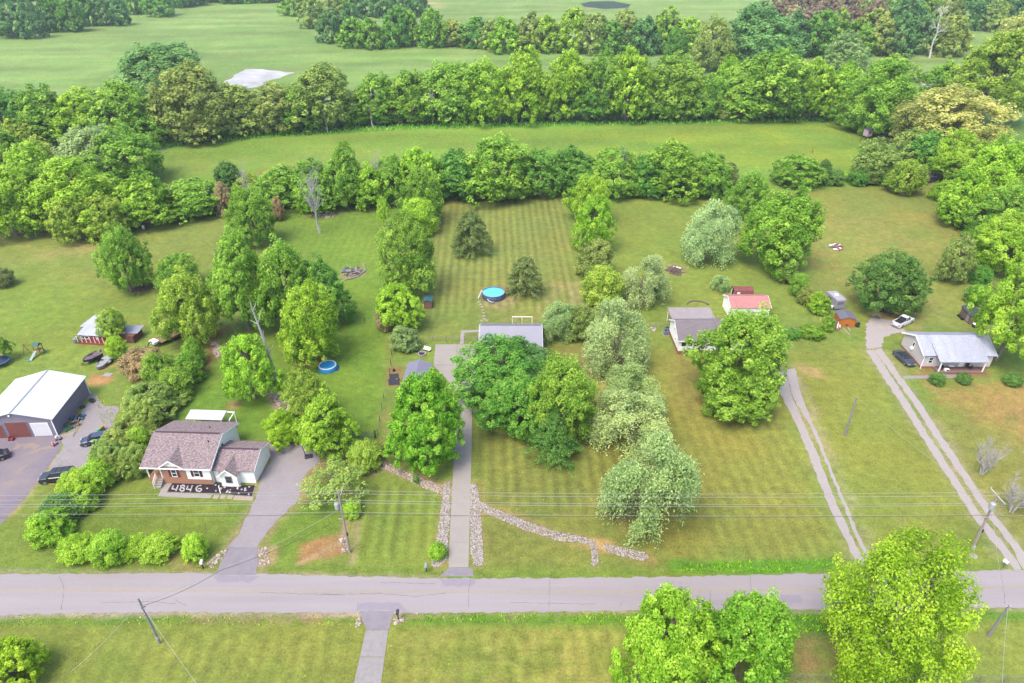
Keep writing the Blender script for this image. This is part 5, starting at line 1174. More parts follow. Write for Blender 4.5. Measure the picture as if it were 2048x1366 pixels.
pr = MB().slab([(px0 - 0.4, py - 0.25, 2.72), (px1 + 0.3, py - 0.25, 2.72), (px1 + 0.3, 2.0, 4.22), (px0 - 0.4, 2.0, 4.22)], 0.1).build('porch_roof', M_GALV, H6)
r = MB()
for i in range(1, 24):
    x = px0 - 0.4 + (px1 - px0 + 0.7) * i / 24; r.slab([(x - 0.02, py - 0.25, 2.75), (x + 0.02, py - 0.25, 2.75), (x + 0.02, 2.0, 4.25), (x - 0.02, 2.0, 4.25)], 0.028)
tag(r.build('rib', M_GALV, pr), kind='stuff')
for x in (px0 + 0.15, px1 - 0.15): MB().box(x - 0.09, py + 0.05, 0.45, x + 0.09, py + 0.23, 2.62).build('porch_post', M_TRIM, H6)
fm = facemap('front', -0.002)
M_WSH = mat('white_shutter', alb(236, 236, 240, 1.5), 0.6)
window(H6, fm, 0.95, 1.75, 1.2, 2.45, M_WSH); window(H6, fm, 5.0, 5.9, 1.2, 2.4, M_WSH); window(H6, fm, 9.2, 9.9, 1.2, 2.4, M_WSH)
door(H6, fm, 6.7, 7.5, 0.5, 2.45, M_TRIM); door(H6, fm, 7.9, 8.6, 0.5, 2.45, mat('dark_door', alb(90, 60, 50, 1.3)))
fm = facemap('left', -0.002); window(H6, fm, 3.6, 4.3, 2.2, 3.2, mull=False); pbox(MB(), fm, 3.65, 1.75, 4.2, 2.15, 0, 0.4).build('window_air_conditioner', M_TRIM, H6)
MB().box(-0.07, -0.07, 0.0, 0.07, -0.004, hr_ - 0.1).build('corner_trim', M_TRIM, H6)
MB().box(5.9, py - 0.7, 0, 7.2, py - 0.004, 0.22).build('porch_step', M_CONC, H6)
# things on the porch
def on_porch(x, y, z=0.45):
    a = H6.rotation_euler[2]; return (pA.x + x * math.cos(a) - y * math.sin(a), pA.y + x * math.sin(a) + y * math.cos(a), z)
def chair(loc, rz, m, label):
    t = thing('porch_chair', label, 'chair', loc, rz)
    MB().box(-0.25, -0.25, 0.4, 0.25, 0.25, 0.46).build('seat', m, t); MB().box(-0.25, 0.2, 0.46, 0.25, 0.26, 0.95).build('backrest', m, t)
    for x in (-0.22, 0.22):
        for y in (-0.22, 0.22): MB().box(x - 0.03, y - 0.03, 0, x + 0.03, y + 0.03, 0.4).build('leg', m, t)
chair(on_porch(8.4, -0.8), R(190), mat('brown_chair', alb(96, 66, 56)), 'dark brown chair on the porch by the front door')
chair(on_porch(3.2, -0.7), R(170), mat('black_chair', alb(60, 56, 60)), 'dark chair at the left end of the porch')
t = thing('porch_table', 'white topped table standing on the porch', 'table', on_porch(4.85, -0.8)); MB().box(-0.45, -0.3, 0.7, 0.45, 0.3, 0.76).build('table_top', M_TRIM, t)
for x in (-0.4, 0.4):
    for y in (-0.25, 0.25): MB().box(x - 0.03, y - 0.03, 0, x + 0.03, y + 0.03, 0.7).build('leg', M_STEEL, t)
t = thing('pet_crate', 'white crate on the porch in front of the table', 'crate', on_porch(3.9, -1.3)); MB().box(-0.4, -0.25, 0, 0.4, 0.25, 0.45).build('crate_body', M_TRIM, t, bevel=0.04); MB().box(-0.1, -0.27, 0.08, 0.3, -0.254, 0.36).build('crate_door', M_DARK, t)

# ---- sheds on the right
p = G(1677, 653)
SH = thing('orange_shed', 'orange stained wooden shed with a grey roof at the lane end', 'shed', (p.x, p.y, 0), R(-7))
MB().ext([(0, 0), (3.0, 0), (3.0, 1.7), (1.5, 2.15), (0, 1.7)], 'y', 3.3, 0).build('wall', M_ORNG, SH)
roof_gable(SH, 3.0, 3.3, 1.7, 2.15, mat('shed_roofing', alb(142, 138, 152), 0.9, nscale=1.2, namt=0.08), 'y', 0.15, 0.18, 0.07)
fm = facemap('front', -0.002); d = pbox(MB(), fm, 0.95, 0.1, 2.05, 1.55, 0, 0.04).build('door', M_ORNG, SH); pbox(MB(), fm, 1.2, 0.35, 1.8, 0.62, 0.042, 0.06).build('door_opening', M_DARK, d)
bt = MB()
for i in range(1, 10): bt.box(i * 0.3 - 0.012, -0.018, 0.03, i * 0.3 + 0.012, -0.0035, 1.66)
tag(bt.build('batten', M_ORNG, SH), kind='stuff')
p = G(1937, 649)
SH = thing('grey_brown_shed', 'weathered brown shed with a dark roof behind the metal roofed house', 'shed', (p.x, p.y, 0), R(-4))
walls_gable(2.6, 3.9, 1.95, 2.6, 'y').build('wall', M_WOOD, SH); roof_gable(SH, 2.6, 3.9, 1.95, 2.6, M_SLATE, 'y', 0.2, 0.2, 0.07)
MB().box(-0.03, 0.6, 0.25, -0.004, 1.5, 1.75).build('shed_door', mat('pale_door', alb(196, 184, 178, 1.3)), SH); MB().box(-0.6, 1.7, 0.0, -0.1, 3.6, 0.35).build('step_box', M_DARK, SH)
p = G(1845, 366)
SH = thing('dark_far_shed', 'dark little shed at the far corner under the right wood', 'shed', (p.x, p.y, 0), R(-3))
walls_gable(3.8, 2.8, 1.9, 2.7).build('wall', mat('dark_boards', alb(70, 66, 84, 1.2)), SH); roof_gable(SH, 3.8, 2.8, 1.9, 2.7, mat('brownish_roofing', alb(110, 98, 112), 0.9, nscale=1.5, namt=0.1), 'x', 0.2, 0.2, 0.07)
p = G(848, 618)
SH = thing('teal_roof_shed', 'small red-sided shed with a teal roof tucked behind the bright yellow-green tree', 'shed', (p.x, p.y, 0), R(0))
walls_gable(1.6, 2.6, 1.7, 2.1, 'y').build('wall', mat('brick_red_boards', alb(176, 128, 112, 1.2)), SH); roof_gable(SH, 1.6, 2.6, 1.7, 2.1, mat('teal_roof', alb(86, 136, 140), 0.6), 'y', 0.15, 0.15, 0.06)
# ---- red chicken coop with its runs
p = G(163, 684)
CP_ = thing('chicken_coop', 'red boarded chicken coop with pale metal roofs and patched pens', 'coop', (p.x, p.y, 0), R(-6))
MB().box(0, 0, 0, 5.2, 2.3, 1.75).build('front_room', M_REDW, CP_); MB().slab([(-0.2, -0.3, 1.78), (5.3, -0.3, 1.78), (5.3, 2.4, 2.25), (-0.2, 2.4, 2.25)], 0.06).build('roof', M_GALV, CP_)
MB().box(-0.9, 2.45, 0, 4.4, 5.6, 2.0).build('back_room', M_REDW, CP_); MB().slab([(-1.2, 2.25, 2.1), (4.6, 2.25, 2.1), (4.6, 5.9, 2.75), (-0.2, 5.9, 2.75)], 0.06).build('roof', M_GALV, CP_)
MB().box(7.3, 0.6, 0, 10.6, 3.6, 1.55).build('pen', mat('rusty_boards', alb(142, 92, 78, 1.2), 0.9, nscale=2.5, namt=0.3, stretch=(3, 3, 0.4)), CP_); MB().slab([(6.9, 1.4, 1.6), (10.9, 1.7, 1.6), (10.9, 4.3, 1.9), (6.9, 4.0, 1.9)], 0.05).build('roof', M_METAL, CP_)
MB().slab([(5.6, -0.2, 1.0), (8.2, 0.2, 1.0), (8.2, 1.3, 1.5), (5.6, 1.2, 1.5)], 0.05).build('low_roof', M_GALV, CP_)
fm = facemap('front', -0.002); window(CP_, fm, 0.5, 1.9, 0.8, 1.5, mull=False); window(CP_, fm, 3.4, 3.9, 0.7, 1.4); MB().box(-0.1, -0.75, 0, 5.3, -0.69, 0.4).build('low_fence', M_REDW, CP_)
for i in range(7): MB().box(-0.1 + i * 0.88, -0.72, 0.42, -0.02 + i * 0.88, -0.64, 1.72).build('post', M_TRIM, CP_)
MB().lathe([(0.0, 0.0), (0.5, 0.02), (0.52, 0.9), (0.35, 1.15), (0, 1.18)], 12, (-0.75, -0.3)).build('water_barrel', M_STEEL, CP_)
# deer blind at the pasture corner
p = G(1731, 284)
T = thing('hunting_blind', 'pinkish box hunting blind on dark legs at the pasture corner', 'blind', (p.x, p.y, 0), R(20))
MB().box(-1.1, -1.0, 2.3, 1.1, 1.0, 4.6).build('cabin', mat('pale_pink_boards', alb(214, 186, 190, 1.3), 0.8, nscale=1, namt=0.1), T); MB().slab([(-1.25, -1.2, 4.66), (1.25, -1.2, 4.66), (1.25, 1.2, 4.9), (-1.25, 1.2, 4.9)], 0.06).build('roof', M_SLATE, T)
for x in (-1, 1):
    for y in (-0.9, 0.9): MB().bar((x * 1.5, y * 1.4, 0), (x * 0.9, y * 0.9, 2.3), 0.1).build('leg', M_DARK, T)
fm = facemap('front', -1.002); pbox(MB(), fm, -0.5, 3.3, 0.5, 3.9, 0, 0.03).build('window', M_GLASS, T)
# ---------------------------------------------------------------- vehicles
M_TYRE = mat('tyre_rubber', (0.02, 0.02, 0.02), 0.85); M_RIM = mat('alloy_rim', alb(190, 190, 196, 1.2), 0.35, 0.5, 0.4)
M_LAMP = mat('headlamp_glass', alb(235, 238, 240, 1.2), 0.15, 0.6); M_TAIL = mat('tail_lamp', (0.22, 0.012, 0.012), 0.25, 0.5)
def loft(sections, cap=True):
    """rings of equal length, joined"""
    mb = MB(); n = len(sections[0]); v = [p for s in sections for p in s]; f = []
    for k in range(len(sections) - 1):
        for i in range(n): f.append((k * n + i, (k + 1) * n + i, (k + 1) * n + (i + 1) % n, k * n + (i + 1) % n))
    if cap: f += [tuple(range(n)), tuple(range(len(v) - 1, len(v) - n - 1, -1))]
    return mb.add(v, f)
def wheel(par, x, y, r, w=0.22):
    s = 1 if y > 0 else -1
    o = MB().bar((x, y - w / 2, r), (x, y + w / 2, r), r, n=16).build('wheel', M_TYRE, par)
    MB().bar((x, y + s * (w / 2 + 0.002), r), (x, y + s * (w / 2 + 0.02), r), r * 0.64, n=12).build('rim', M_RIM, o)
    return o
def car(name, label, cat, centre, heading, paint, L_, W_, hood, belt, roof, cab, top, wr=0.33, nose=0.72, tail=0.8, bed=None, roofm=None, rails=False, dull=None):
    """x runs forward; cab = (rear, front) of the glass at the belt, top = the same at the roof"""
    t = thing(name, label, cat, centre, heading)
    hl = L_ / 2; hw = W_ / 2; z0 = 0.22
    prof = [(-hl, tail * 0.92, 0.86), (-hl + 0.12, tail, 0.95), (-hl * 0.72, belt, 1.0), (cab[0] + 0.1, belt, 1.0), (cab[1] - 0.1, belt, 1.0), (cab[1] + 0.25, hood, 0.99), (hl * 0.74, hood - 0.04, 0.97), (hl - 0.14, nose, 0.9), (hl, nose * 0.86, 0.78)]
    if bed: prof[2] = (-hl * 0.72, belt - 0.02, 1.0)
    sec = []
    for x, zt, k in prof:
        w = hw * k; sec.append([(x, -w, z0 + 0.06), (x, -w, zt * 0.62), (x, -w * 0.95, zt - 0.05), (x, -w * 0.86, zt), (x, w * 0.86, zt), (x, w * 0.95, zt - 0.05), (x, w, zt * 0.62), (x, w, z0 + 0.06), (x, w * 0.9, z0), (x, -w * 0.9, z0)])
    loft(sec).build('body', paint, t, smooth=False)
    gw = hw * 0.86; rw = hw * 0.66; zr = roof - 0.05
    loft([[(cab[0], -gw, belt - 0.02), (cab[0], gw, belt - 0.02), (cab[1], gw, belt - 0.02), (cab[1], -gw, belt - 0.02)], [(top[0] - 0.02, -rw - 0.02, zr), (top[0] - 0.02, rw + 0.02, zr), (top[1] + 0.02, rw + 0.02, zr), (top[1] + 0.02, -rw - 0.02, zr)]]).build('window_glass', M_GLASS, t)
    r = MB(); m = 0.06
    r.slab([(top[0] - m, -rw - m, roof), (top[1] + m, -rw - m, roof), (top[1] + m, rw + m, roof), (top[0] - m, rw + m, roof)], 0.06)
    ro = r.build('roof_panel', roofm or paint, t, bevel=0.02)
    if rails:
        for y in (-rw, rw): MB().box(top[0] + 0.1, y - 0.025, roof + 0.01, top[1] - 0.1, y + 0.025, roof + 0.07).build('roof_rail', M_STEEL, ro)
        for k in range(3): MB().box(top[0] + 0.4 + k * 0.8, -rw + 0.03, roof + 0.012, top[0] + 0.46 + k * 0.8, rw - 0.03, roof + 0.05).build('roof_bar', M_BLACKP, ro)
    p = MB()
    for y, yr in ((-gw, -rw), (gw, rw)):
        for a, b in ((cab[0], top[0]), (cab[1], top[1]), ((cab[0] + cab[1]) / 2 - 0.1, (top[0] + top[1]) / 2)): p.bar((a, y * 1.01, belt - 0.02), (b, yr * 1.05, roof - 0.03), 0.045, n=4)
    p.build('pillar', paint, t)
    for x in (-hl * 0.6, hl * 0.62):
        for y in (-hw + 0.1, hw - 0.1): wheel(t, x, y, wr)
    for y in (-hw * 0.6, hw * 0.6):
        MB().box(hl - 0.2, y - 0.2, nose * 0.8, hl - 0.03, y + 0.2, nose * 0.98).build('headlight', M_LAMP, t)
        MB().box(-hl - 0.015, y - 0.17 + 0.1 * (1 if y > 0 else -1), tail * 0.7, -hl + 0.06, y + 0.17 + 0.1 * (1 if y > 0 else -1), tail * 0.88).build('tail_light', M_TAIL, t)
    MB().box(hl - 0.08, -hw * 0.72, 0.28, hl + 0.05, hw * 0.72, 0.5).build('bumper', dull or paint, t, bevel=0.03); MB().box(-hl - 0.05, -hw * 0.8, 0.3, -hl + 0.08, hw * 0.8, 0.52).build('bumper', dull or paint, t, bevel=0.03)
    for y in (-hw - 0.02, hw + 0.02): MB().box(cab[1] - 0.32, y - 0.09, belt - 0.02, cab[1] - 0.14, y + 0.09, belt + 0.13).build('mirror', paint, t, bevel=0.03)
    return t
def head(rear, front):
    a, b = G(*rear), G(*front); d = b - a; return ((a.x + b.x) / 2, (a.y + b.y) / 2, 0), math.atan2(d.y, d.x), d.length
P_BLACK = mat('black_car_paint', (0.012, 0.013, 0.016), 0.25, 0.6); P_NAVY = mat('dark_blue_car_paint', alb(84, 92, 122), 0.3, 0.6); P_GREY = mat('dark_grey_car_paint', alb(92, 96, 112), 0.3, 0.6)
P_WHITE = mat('white_car_paint', alb(246, 246, 248, 1.7), 0.35, 0.5)
c, a, _ = head((150, 955), (89, 962)); car('parked_van', 'black van with roof bars parked beside the bright hedge', 'van', c, a, P_BLACK, 4.9, 1.9, 1.06, 1.1, 1.74, (-2.3, 1.25), (-2.05, 0.55), 0.35, 0.95, 1.05, rails=True)
c, a, _ = head((214, 880), (172, 888)); car('parked_hatchback', 'dark blue hatchback half hidden by the long hedge', 'car', c, a, P_NAVY, 4.2, 1.74, 0.9, 0.95, 1.48, (-1.95, 1.0), (-1.5, 0.25), 0.31, 0.75, 0.92)
c, a, _ = head((9, 914), (-40, 930)); car('parked_car', 'black car cut off by the left edge on the asphalt yard', 'car', c, a, P_BLACK, 4.6, 1.8, 0.92, 0.96, 1.45, (-1.75, 0.95), (-1.1, 0.2), 0.32, 0.75, 0.95)
c, a, _ = head((1794, 710), (1820, 733)); car('parked_coupe', 'dark grey coupe with a black roof parked by the white porch house', 'car', c, a, P_GREY, 4.7, 1.85, 0.88, 0.92, 1.36, (-1.75, 0.85), (-1.0, 0.1), 0.33, 0.7, 0.92, roofm=P_BLACK)
c, a, _ = head((1788, 656), (1821, 640))
tk = car('pickup_truck', 'white pickup truck with an open bed parked at the lane end', 'pickup truck', c, a, P_WHITE, 5.4, 1.9, 1.02, 1.06, 1.78, (-0.45, 1.25), (-0.32, 0.62), 0.36, 0.9, 1.0, bed=True, dull=M_STEEL)
MB().box(-2.5, -0.72, 1.045, -0.55, 0.74, 1.075).build('bed_liner', M_DARK, tk); MB().box(-2.5, -0.88, 1.05, -0.55, -0.76, 1.2).box(-2.5, 0.76, 1.05, -0.55, 0.88, 1.2).box(-2.64, -0.88, 1.05, -2.51, 0.88, 1.2).build('bed_wall', P_WHITE, tk); MB().box(-1.0, -0.7, 1.08, -0.62, 0.7, 1.35).build('tool_box', M_BLACKP, tk)
# camper
p = G(1668, 621)
T = thing('camper_trailer', 'pale grey camper trailer parked behind the orange shed', 'camper', (p.x, p.y, 0), R(8))
M_CAMP = mat('camper_skin', alb(206, 200, 208, 1.15), 0.5, nscale=0.8, namt=0.05)
MB().ext([(0, 0.45), (4.6, 0.45), (4.6, 1.7), (4.2, 2.35), (3.6, 2.5), (0.15, 2.5), (0, 2.3)], 'x', 0, 2.2).build('body', M_CAMP, T, bevel=0.08)
MB().box(0.7, 1.6, 2.5, 1.3, 2.3, 2.68).build('roof_vent', M_TRIM, T); fm = facemap('front', -0.002); pbox(MB(), fm, 0.4, 1.3, 1.8, 1.95, 0, 0.02).build('window', mat('grey_curtain', alb(150, 146, 152, 1.2)), T)
fm = facemap('left', -0.002); pbox(MB(), fm, 1.8, 1.2, 3.0, 1.9, 0, 0.02).build('window', M_GLASS, T)
for x in (-0.02, 2.22): MB().bar((x - 0.1, 1.9, 0.34), (x + 0.1, 1.9, 0.34), 0.34, n=14).build('wheel', M_TYRE, T)
MB().box(-0.15, -0.15, 0.35, 2.35, -0.03, 0.5).build('bumper', M_STEEL, T); MB().bar((1.1, 4.6, 0.5), (1.1, 5.7, 0.5), 0.06).build('tow_bar', M_DARK, T); MB().box(-0.55, 0.3, 0.3, -0.1, 0.9, 0.9).build('gas_bottle_box', M_TRIM, T, bevel=0.1)
# boats
def boat(name, label, stern, bow, wid, hull, deck, trailer=True, engine=True, hz=0.55):
    c, a, L_ = head(stern, bow); T = thing(name, label, 'boat', c, a); hl = L_ / 2; hw = wid / 2
    prof = [(-hl, 1.0, 0.0), (-hl * 0.4, 1.0, 0.0), (hl * 0.25, 0.96, 0.02), (hl * 0.65, 0.68, 0.08), (hl * 0.9, 0.3, 0.2), (hl, 0.06, 0.32)]
    sec = [[(x, -hw * k, hz + 0.62), (x, -hw * 0.75 * k, hz + z), (x, 0, hz + z - 0.06), (x, hw * 0.75 * k, hz + z), (x, hw * k, hz + 0.62), (x, hw * k * 0.86, hz + 0.62), (x, hw * 0.66 * k, hz + z + 0.14), (x, -hw * 0.66 * k, hz + z + 0.14), (x, -hw * k * 0.86, hz + 0.62)] for x, k, z in prof]
    loft(sec).build('hull', hull, T)
    MB().slab([(hl * 0.2, -hw * 0.8, hz + 0.56), (hl * 0.85, -hw * 0.3, hz + 0.56), (hl * 0.85, hw * 0.3, hz + 0.56), (hl * 0.2, hw * 0.8, hz + 0.56)], 0.04).build('foredeck', deck, T)
    MB().box(-hl + 0.1, -hw * 0.8, hz + 0.5, -hl + 0.9, hw * 0.8, hz + 0.55).build('stern_deck', deck, T)
    for x in (-hl * 0.35, 0.0): MB().box(x - 0.2, -hw * 0.6, hz + 0.15, x + 0.2, hw * 0.6, hz + 0.5).build('seat', deck, T, bevel=0.03)
    if engine:
        MB().box(-hl - 0.35, -0.18, hz + 0.5, -hl - 0.02, 0.18, hz + 1.1).build('outboard_motor', M_STEEL, T, bevel=0.08)
    if trailer:
        f = MB(); f.box(-hl * 0.9, -0.6, 0.32, hl * 0.8, -0.52, 0.42).box(-hl * 0.9, 0.52, 0.32, hl * 0.8, 0.6, 0.42).box(hl * 0.801, -0.5, 0.32, hl * 1.25, -0.42, 0.4); f.bar((hl * 0.8, -0.5, 0.37), (hl * 1.3, 0, 0.37), 0.05); f.bar((hl * 0.8, 0.5, 0.37), (hl * 1.3, 0, 0.37), 0.05); f.build('boat_trailer', M_DARK, T)
        for y in (-hw, hw): MB().bar((-hl * 0.25, y - 0.1, 0.3), (-hl * 0.25, y + 0.1, 0.3), 0.3, n=14).build('wheel', M_TYRE, T)
    return T
boat('bass_boat', 'dark fishing boat with outboard motor on its trailer, left of two boats', (203, 714), (170, 731), 2.0, mat('navy_hull', alb(74, 72, 96, 1.2), 0.35, 0.5), mat('brown_carpet', alb(150, 124, 128)))
boat('jon_boat', 'weathered pale boat lying bow down in the grass, right of two boats', (212, 728), (196, 742), 1.5, mat('pale_hull', alb(196, 188, 190, 1.2), 0.6, nscale=2, namt=0.2), mat('pale_deck', alb(206, 204, 204), 0.7, nscale=3, namt=0.15), trailer=False, engine=False, hz=0.15)
c, a, L_ = head((226, 717), (207, 730)); T = thing('boat_trailer', 'bare pale boat trailer standing behind the jon boat', 'trailer', c, a)
f = MB(); f.box(-L_ / 2, -0.7, 0.4, L_ / 2, -0.6, 0.52).box(-L_ / 2, 0.6, 0.4, L_ / 2, 0.7, 0.52); [f.box(x - 0.06, -0.598, 0.41, x + 0.06, 0.598, 0.5) for x in (-L_ / 2 + 0.1, 0, L_ / 2 - 0.1)]; f.build('frame', M_STEEL, T)
MB().box(-L_ / 2 + 0.2, -1.25, 0.55, L_ / 2 - 0.9, 0.5, 0.6).build('deck_sheet', mat('pale_sheet', alb(214, 214, 216)), T); MB().box(L_ / 2 - 0.85, -0.3, 0.55, L_ / 2 - 0.1, 1.2, 0.6).build('deck_sheet', MATS['pale_sheet'], T)
for y in (-0.9, 0.9): MB().bar((0, y - 0.1, 0.3), (0, y + 0.1, 0.3), 0.3, n=14).build('wheel', M_TYRE, T)
# flatbed trailer
c, a, L_ = head((362, 668), (330, 684)); T = thing('flatbed_trailer', 'gooseneck flatbed trailer with a tan plank deck by the flowering tree', 'trailer', c, a)
for i in range(7): MB().box(-3.0, -1.15 + i * 0.33, 0.8, 3.0, -1.15 + i * 0.33 + 0.31, 0.86).build('plank', mat('tan_planks', alb(196, 156, 112), 0.85, nscale=2, namt=0.2, stretch=(0.5, 4, 1)), T)
f = MB(); f.box(-3.05, -1.25, 0.62, 3.05, -1.16, 0.9).box(-3.05, 1.17, 0.62, 3.05, 1.26, 0.9); f.bar((3.0, -0.9, 0.75), (4.6, 0, 1.5), 0.1, n=4); f.bar((3.0, 0.9, 0.75), (4.6, 0, 1.5), 0.1, n=4); f.bar((4.6, 0, 1.5), (5.4, 0, 0.5), 0.1, n=4); f.build('frame', M_DARK, T)
MB().box(3.1, -0.9, 0.86, 4.3, 0.7, 1.35).build('white_tarp', M_TRIM, T, bevel=0.1)
for x in (-0.9, 0.1):
    for y in (-1.25, 1.25): MB().bar((x, y - 0.11, 0.37), (x, y + 0.11, 0.37), 0.37, n=14).build('wheel', M_TYRE, T)
for y in (-1.27, 1.27): MB().box(-1.5, y - 0.13, 0.77, 0.7, y + 0.13, 0.795).build('fender', M_RRED, T)
# ---------------------------------------------------------------- utility poles and wires
M_POLE = mat('pole_wood', alb(190, 172, 160, 1.5), 0.9, nscale=5, namt=0.2, stretch=(3, 3, 0.3)); M_DPOLE = mat('grey_pole_wood', alb(160, 154, 158, 1.5), 0.9, nscale=5, namt=0.2, stretch=(3, 3, 0.3))
M_CAN = mat('transformer_paint', alb(214, 218, 222, 1.25), 0.5); M_INS = mat('insulator', alb(226, 226, 226, 1.2), 0.4); M_WIRE = mat('bare_wire', alb(212, 210, 206, 1.1), 0.5, 0.4); M_DWIRE = mat('dark_wire', (0.03, 0.03, 0.03), 0.6)
def pole(name, label, base, top, r=0.16, m=None):
    b = G(*base); t = XZ(top[0], top[1], b.y); T = thing(name, label, 'utility pole', (b.x, b.y, 0))
    d = Vector((t.x - b.x, 0, t.z)); MB().bar((0, 0, -0.05), d, r * 1.15, r * 0.72, 10).build('shaft', m or M_POLE, T)
    return T, b, d
PG = 'utility poles along the road'
T1, b1, d1 = pole('utility_pole', 'leaning wooden pole with a white transformer between the two front lawns', (699, 1105), (677, 986))
T2, b2, d2 = pole('utility_pole', 'wooden pole with crossarm and transformer by the right gravel lane', (1943, 1100), (1996, 988))
T3, b3, d3 = pole('utility_pole', 'bare wooden pole on the near roadside at the lower left', (320, 1286), (276, 1197), 0.13, M_DPOLE)
T4, b4, d4 = pole('utility_pole', 'lone bare pole standing between the two gravel lanes', (1689, 871), (1714, 795), 0.15, M_DPOLE)
T5, b5, d5 = pole('utility_pole', 'bare pole on the near roadside at the lower right', (1976, 1273), (2018, 1211), 0.15, M_DPOLE)
def arm(T, p, q, r=0.07):
    o = MB().bar(p, q, r, n=4).build('crossarm', M_INS if r > 0.06 else M_POLE, T)
    for e in (p, q): MB().bar(Vector(e), Vector(e) + Vector((0, 0, 0.28)), 0.07, 0.05).build('insulator', M_INS, o)
h1 = d1.z; arm(T1, d1 + Vector((0, -0.1, -1.0)), d1 + Vector((0.3, 1.3, -0.15)), 0.06)
MB().bar(d1 + Vector((-0.05, 0, 0)), d1 + Vector((-0.1, -0.1, 0.4)), 0.06).build('insulator', M_INS, T1)
def can(T, p, s=1.0):
    o = MB().lathe([(0, 0), (0.28 * s, 0), (0.3 * s, 0.1), (0.3 * s, 0.85 * s), (0.22 * s, 0.95 * s), (0, 0.97 * s)], 14).build('transformer', M_CAN, T, p)
    for a in (-0.1, 0.1): MB().bar((a, 0, 0.95 * s), (a, 0, 1.15 * s), 0.04).build('bushing', M_INS, o)
can(T1, d1 * 0.74 + Vector((-0.52, 0.1, 0)))
MB().bar(d1 * 0.33 + Vector((0.2, -0.1, -0.2)), d1 * 0.33 + Vector((0.2, -0.1, 0.3)), 0.1).build('splice_box', M_DARK, T1)
MB().bar(d1 * 0.6 + Vector((-0.1, -0.2, 0)), d1 * 0.6 + Vector((-0.5, -0.25, 0.05)), 0.05).build('bracket', M_INS, T1)
arm(T2, d2 + Vector((-0.55, 0.7, 0.25)), d2 + Vector((0.55, -1.0, -0.75)), 0.075); can(T2, d2 * 0.78 + Vector((-0.35, -0.35, 0)), 1.05); MB().bar(d2 * 0.62 + Vector((0, -0.2, 0)), d2 * 0.62 + Vector((-0.9, -0.25, 0)), 0.06).build('bracket', M_POLE, T2)
MB().box(-0.16, -0.24, 0.15, 0.16, -0.12, 0.95).build('meter_box', M_INS, T2); MB().bar(d2 * 0.36 + Vector((0.2, -0.1, -0.2)), d2 * 0.36 + Vector((0.2, -0.1, 0.3)), 0.1).build('splice_box', M_DARK, T2)
MB().bar(d5 + Vector((-0.35, 0, -0.15)), d5 + Vector((0.35, 0, -0.1)), 0.05).build('crossarm', M_INS, T5); MB().bar(d3 * 0.82 + Vector((0.0, -0.2, 0)), d3 * 0.82 + Vector((0.35, 0.1, 0)), 0.05).build('bracket', M_DARK, T3)
MB().bar(d4 + Vector((-0.12, 0, -0.1)), d4 + Vector((0.12, 0, -0.02)), 0.06).build('bracket', M_INS, T4); MB().bar(d3 * 0.16 + Vector((0, 0, -0.4)), d3 * 0.16, 0.17, 0.165).build('pole_band', M_INS, T3)
def wire(name, label, pts, r=0.02, sag=0.5, m=None, grp=None):
    mb = MB()
    for a, b in zip(pts[:-1], pts[1:]):
        a, b = Vector(a), Vector(b); n = 14
        q = [a.lerp(b, i / n) - Vector((0, 0, sag * 4 * (i / n) * (1 - i / n))) for i in range(n + 1)]
        mb.tube(q, r, 4)
    return tag(mb.build(name, m or M_WIRE, None), label, 'power line', grp)
t1, t2 = b1 + d1, b2 + d2
WG = 'power lines strung along the road'
for i, (yl, y1, yr, ye, m) in enumerate(((986, 981, 984, 983, M_WIRE), (996, 987, 991, 993, M_WIRE), (1004, 1000, 1006, 1004, M_WIRE), (1009, 1005, 1010, 1009, M_WIRE), (1023, 1024, 1029, 1025, M_WIRE), (1031, 1028, 1030, 1027, M_DWIRE))):
    dy = (0.9, -0.1, -0.15, -0.3, -0.3, -0.35)[i]
    pl, p1 = XZ(-30, yl, b1.y + dy - 1.0), XZ(682 if i == 0 else 677, y1, b1.y + dy); pr, pe = XZ(1993, yr, b2.y + dy), XZ(2080, ye, b2.y + dy)
    d_ = (pl - p1).normalized(); pl = pl + d_ * 25
    wire('power_line', ('highest', 'second highest', 'third', 'fourth', 'fifth', 'lowest, dark')[i] + ' of the six wires running along the far side of the road', [pl, p1, pr, pe], 0.018 if i < 5 else 0.022, 0.45, m, WG)
wire('service_wire', 'service wire dropping from the transformer across the road to the lower left pole', [b1 + d1 * 0.72 + Vector((-0.5, 0, 0)), b3 + d3 * 0.9], 0.02, 0.8, M_WIRE)
wire('service_wire', 'dark service wire from the lower left pole over the gravel driveway mouth', [b3 + d3 * 0.84, G(440, 1141, 8.2), b1 + d1 * 0.6], 0.022, 0.5, M_DWIRE)
wire('service_wire', 'twisted service wire running from the lower left pole toward the bottom edge', [b3 + d3 * 0.86, G(402, 1380, 4.0)], 0.022, 0.3, M_WIRE)
wire('service_wire', 'service wire from the lower left pole toward the bottom left tree', [b3 + d3 * 0.92, G(140, 1345, 3.5)], 0.014, 0.4, M_WIRE)
wire('service_wire', 'service wire between the right transformer and the lower right pole', [b2 + d2 * 0.8, b5 + d5 * 0.97], 0.018, 0.7, M_WIRE)
wire('service_wire', 'service wire from the lower right pole down to the bottom edge', [b5 + d5 * 0.95, G(2004, 1390, 4.0)], 0.022, 0.3, M_WIRE)
wire('service_wire', 'service wire from the lone pole between the lanes toward the right transformer', [b4 + d4, b2 + d2 * 0.84], 0.014, 0.6, M_WIRE)

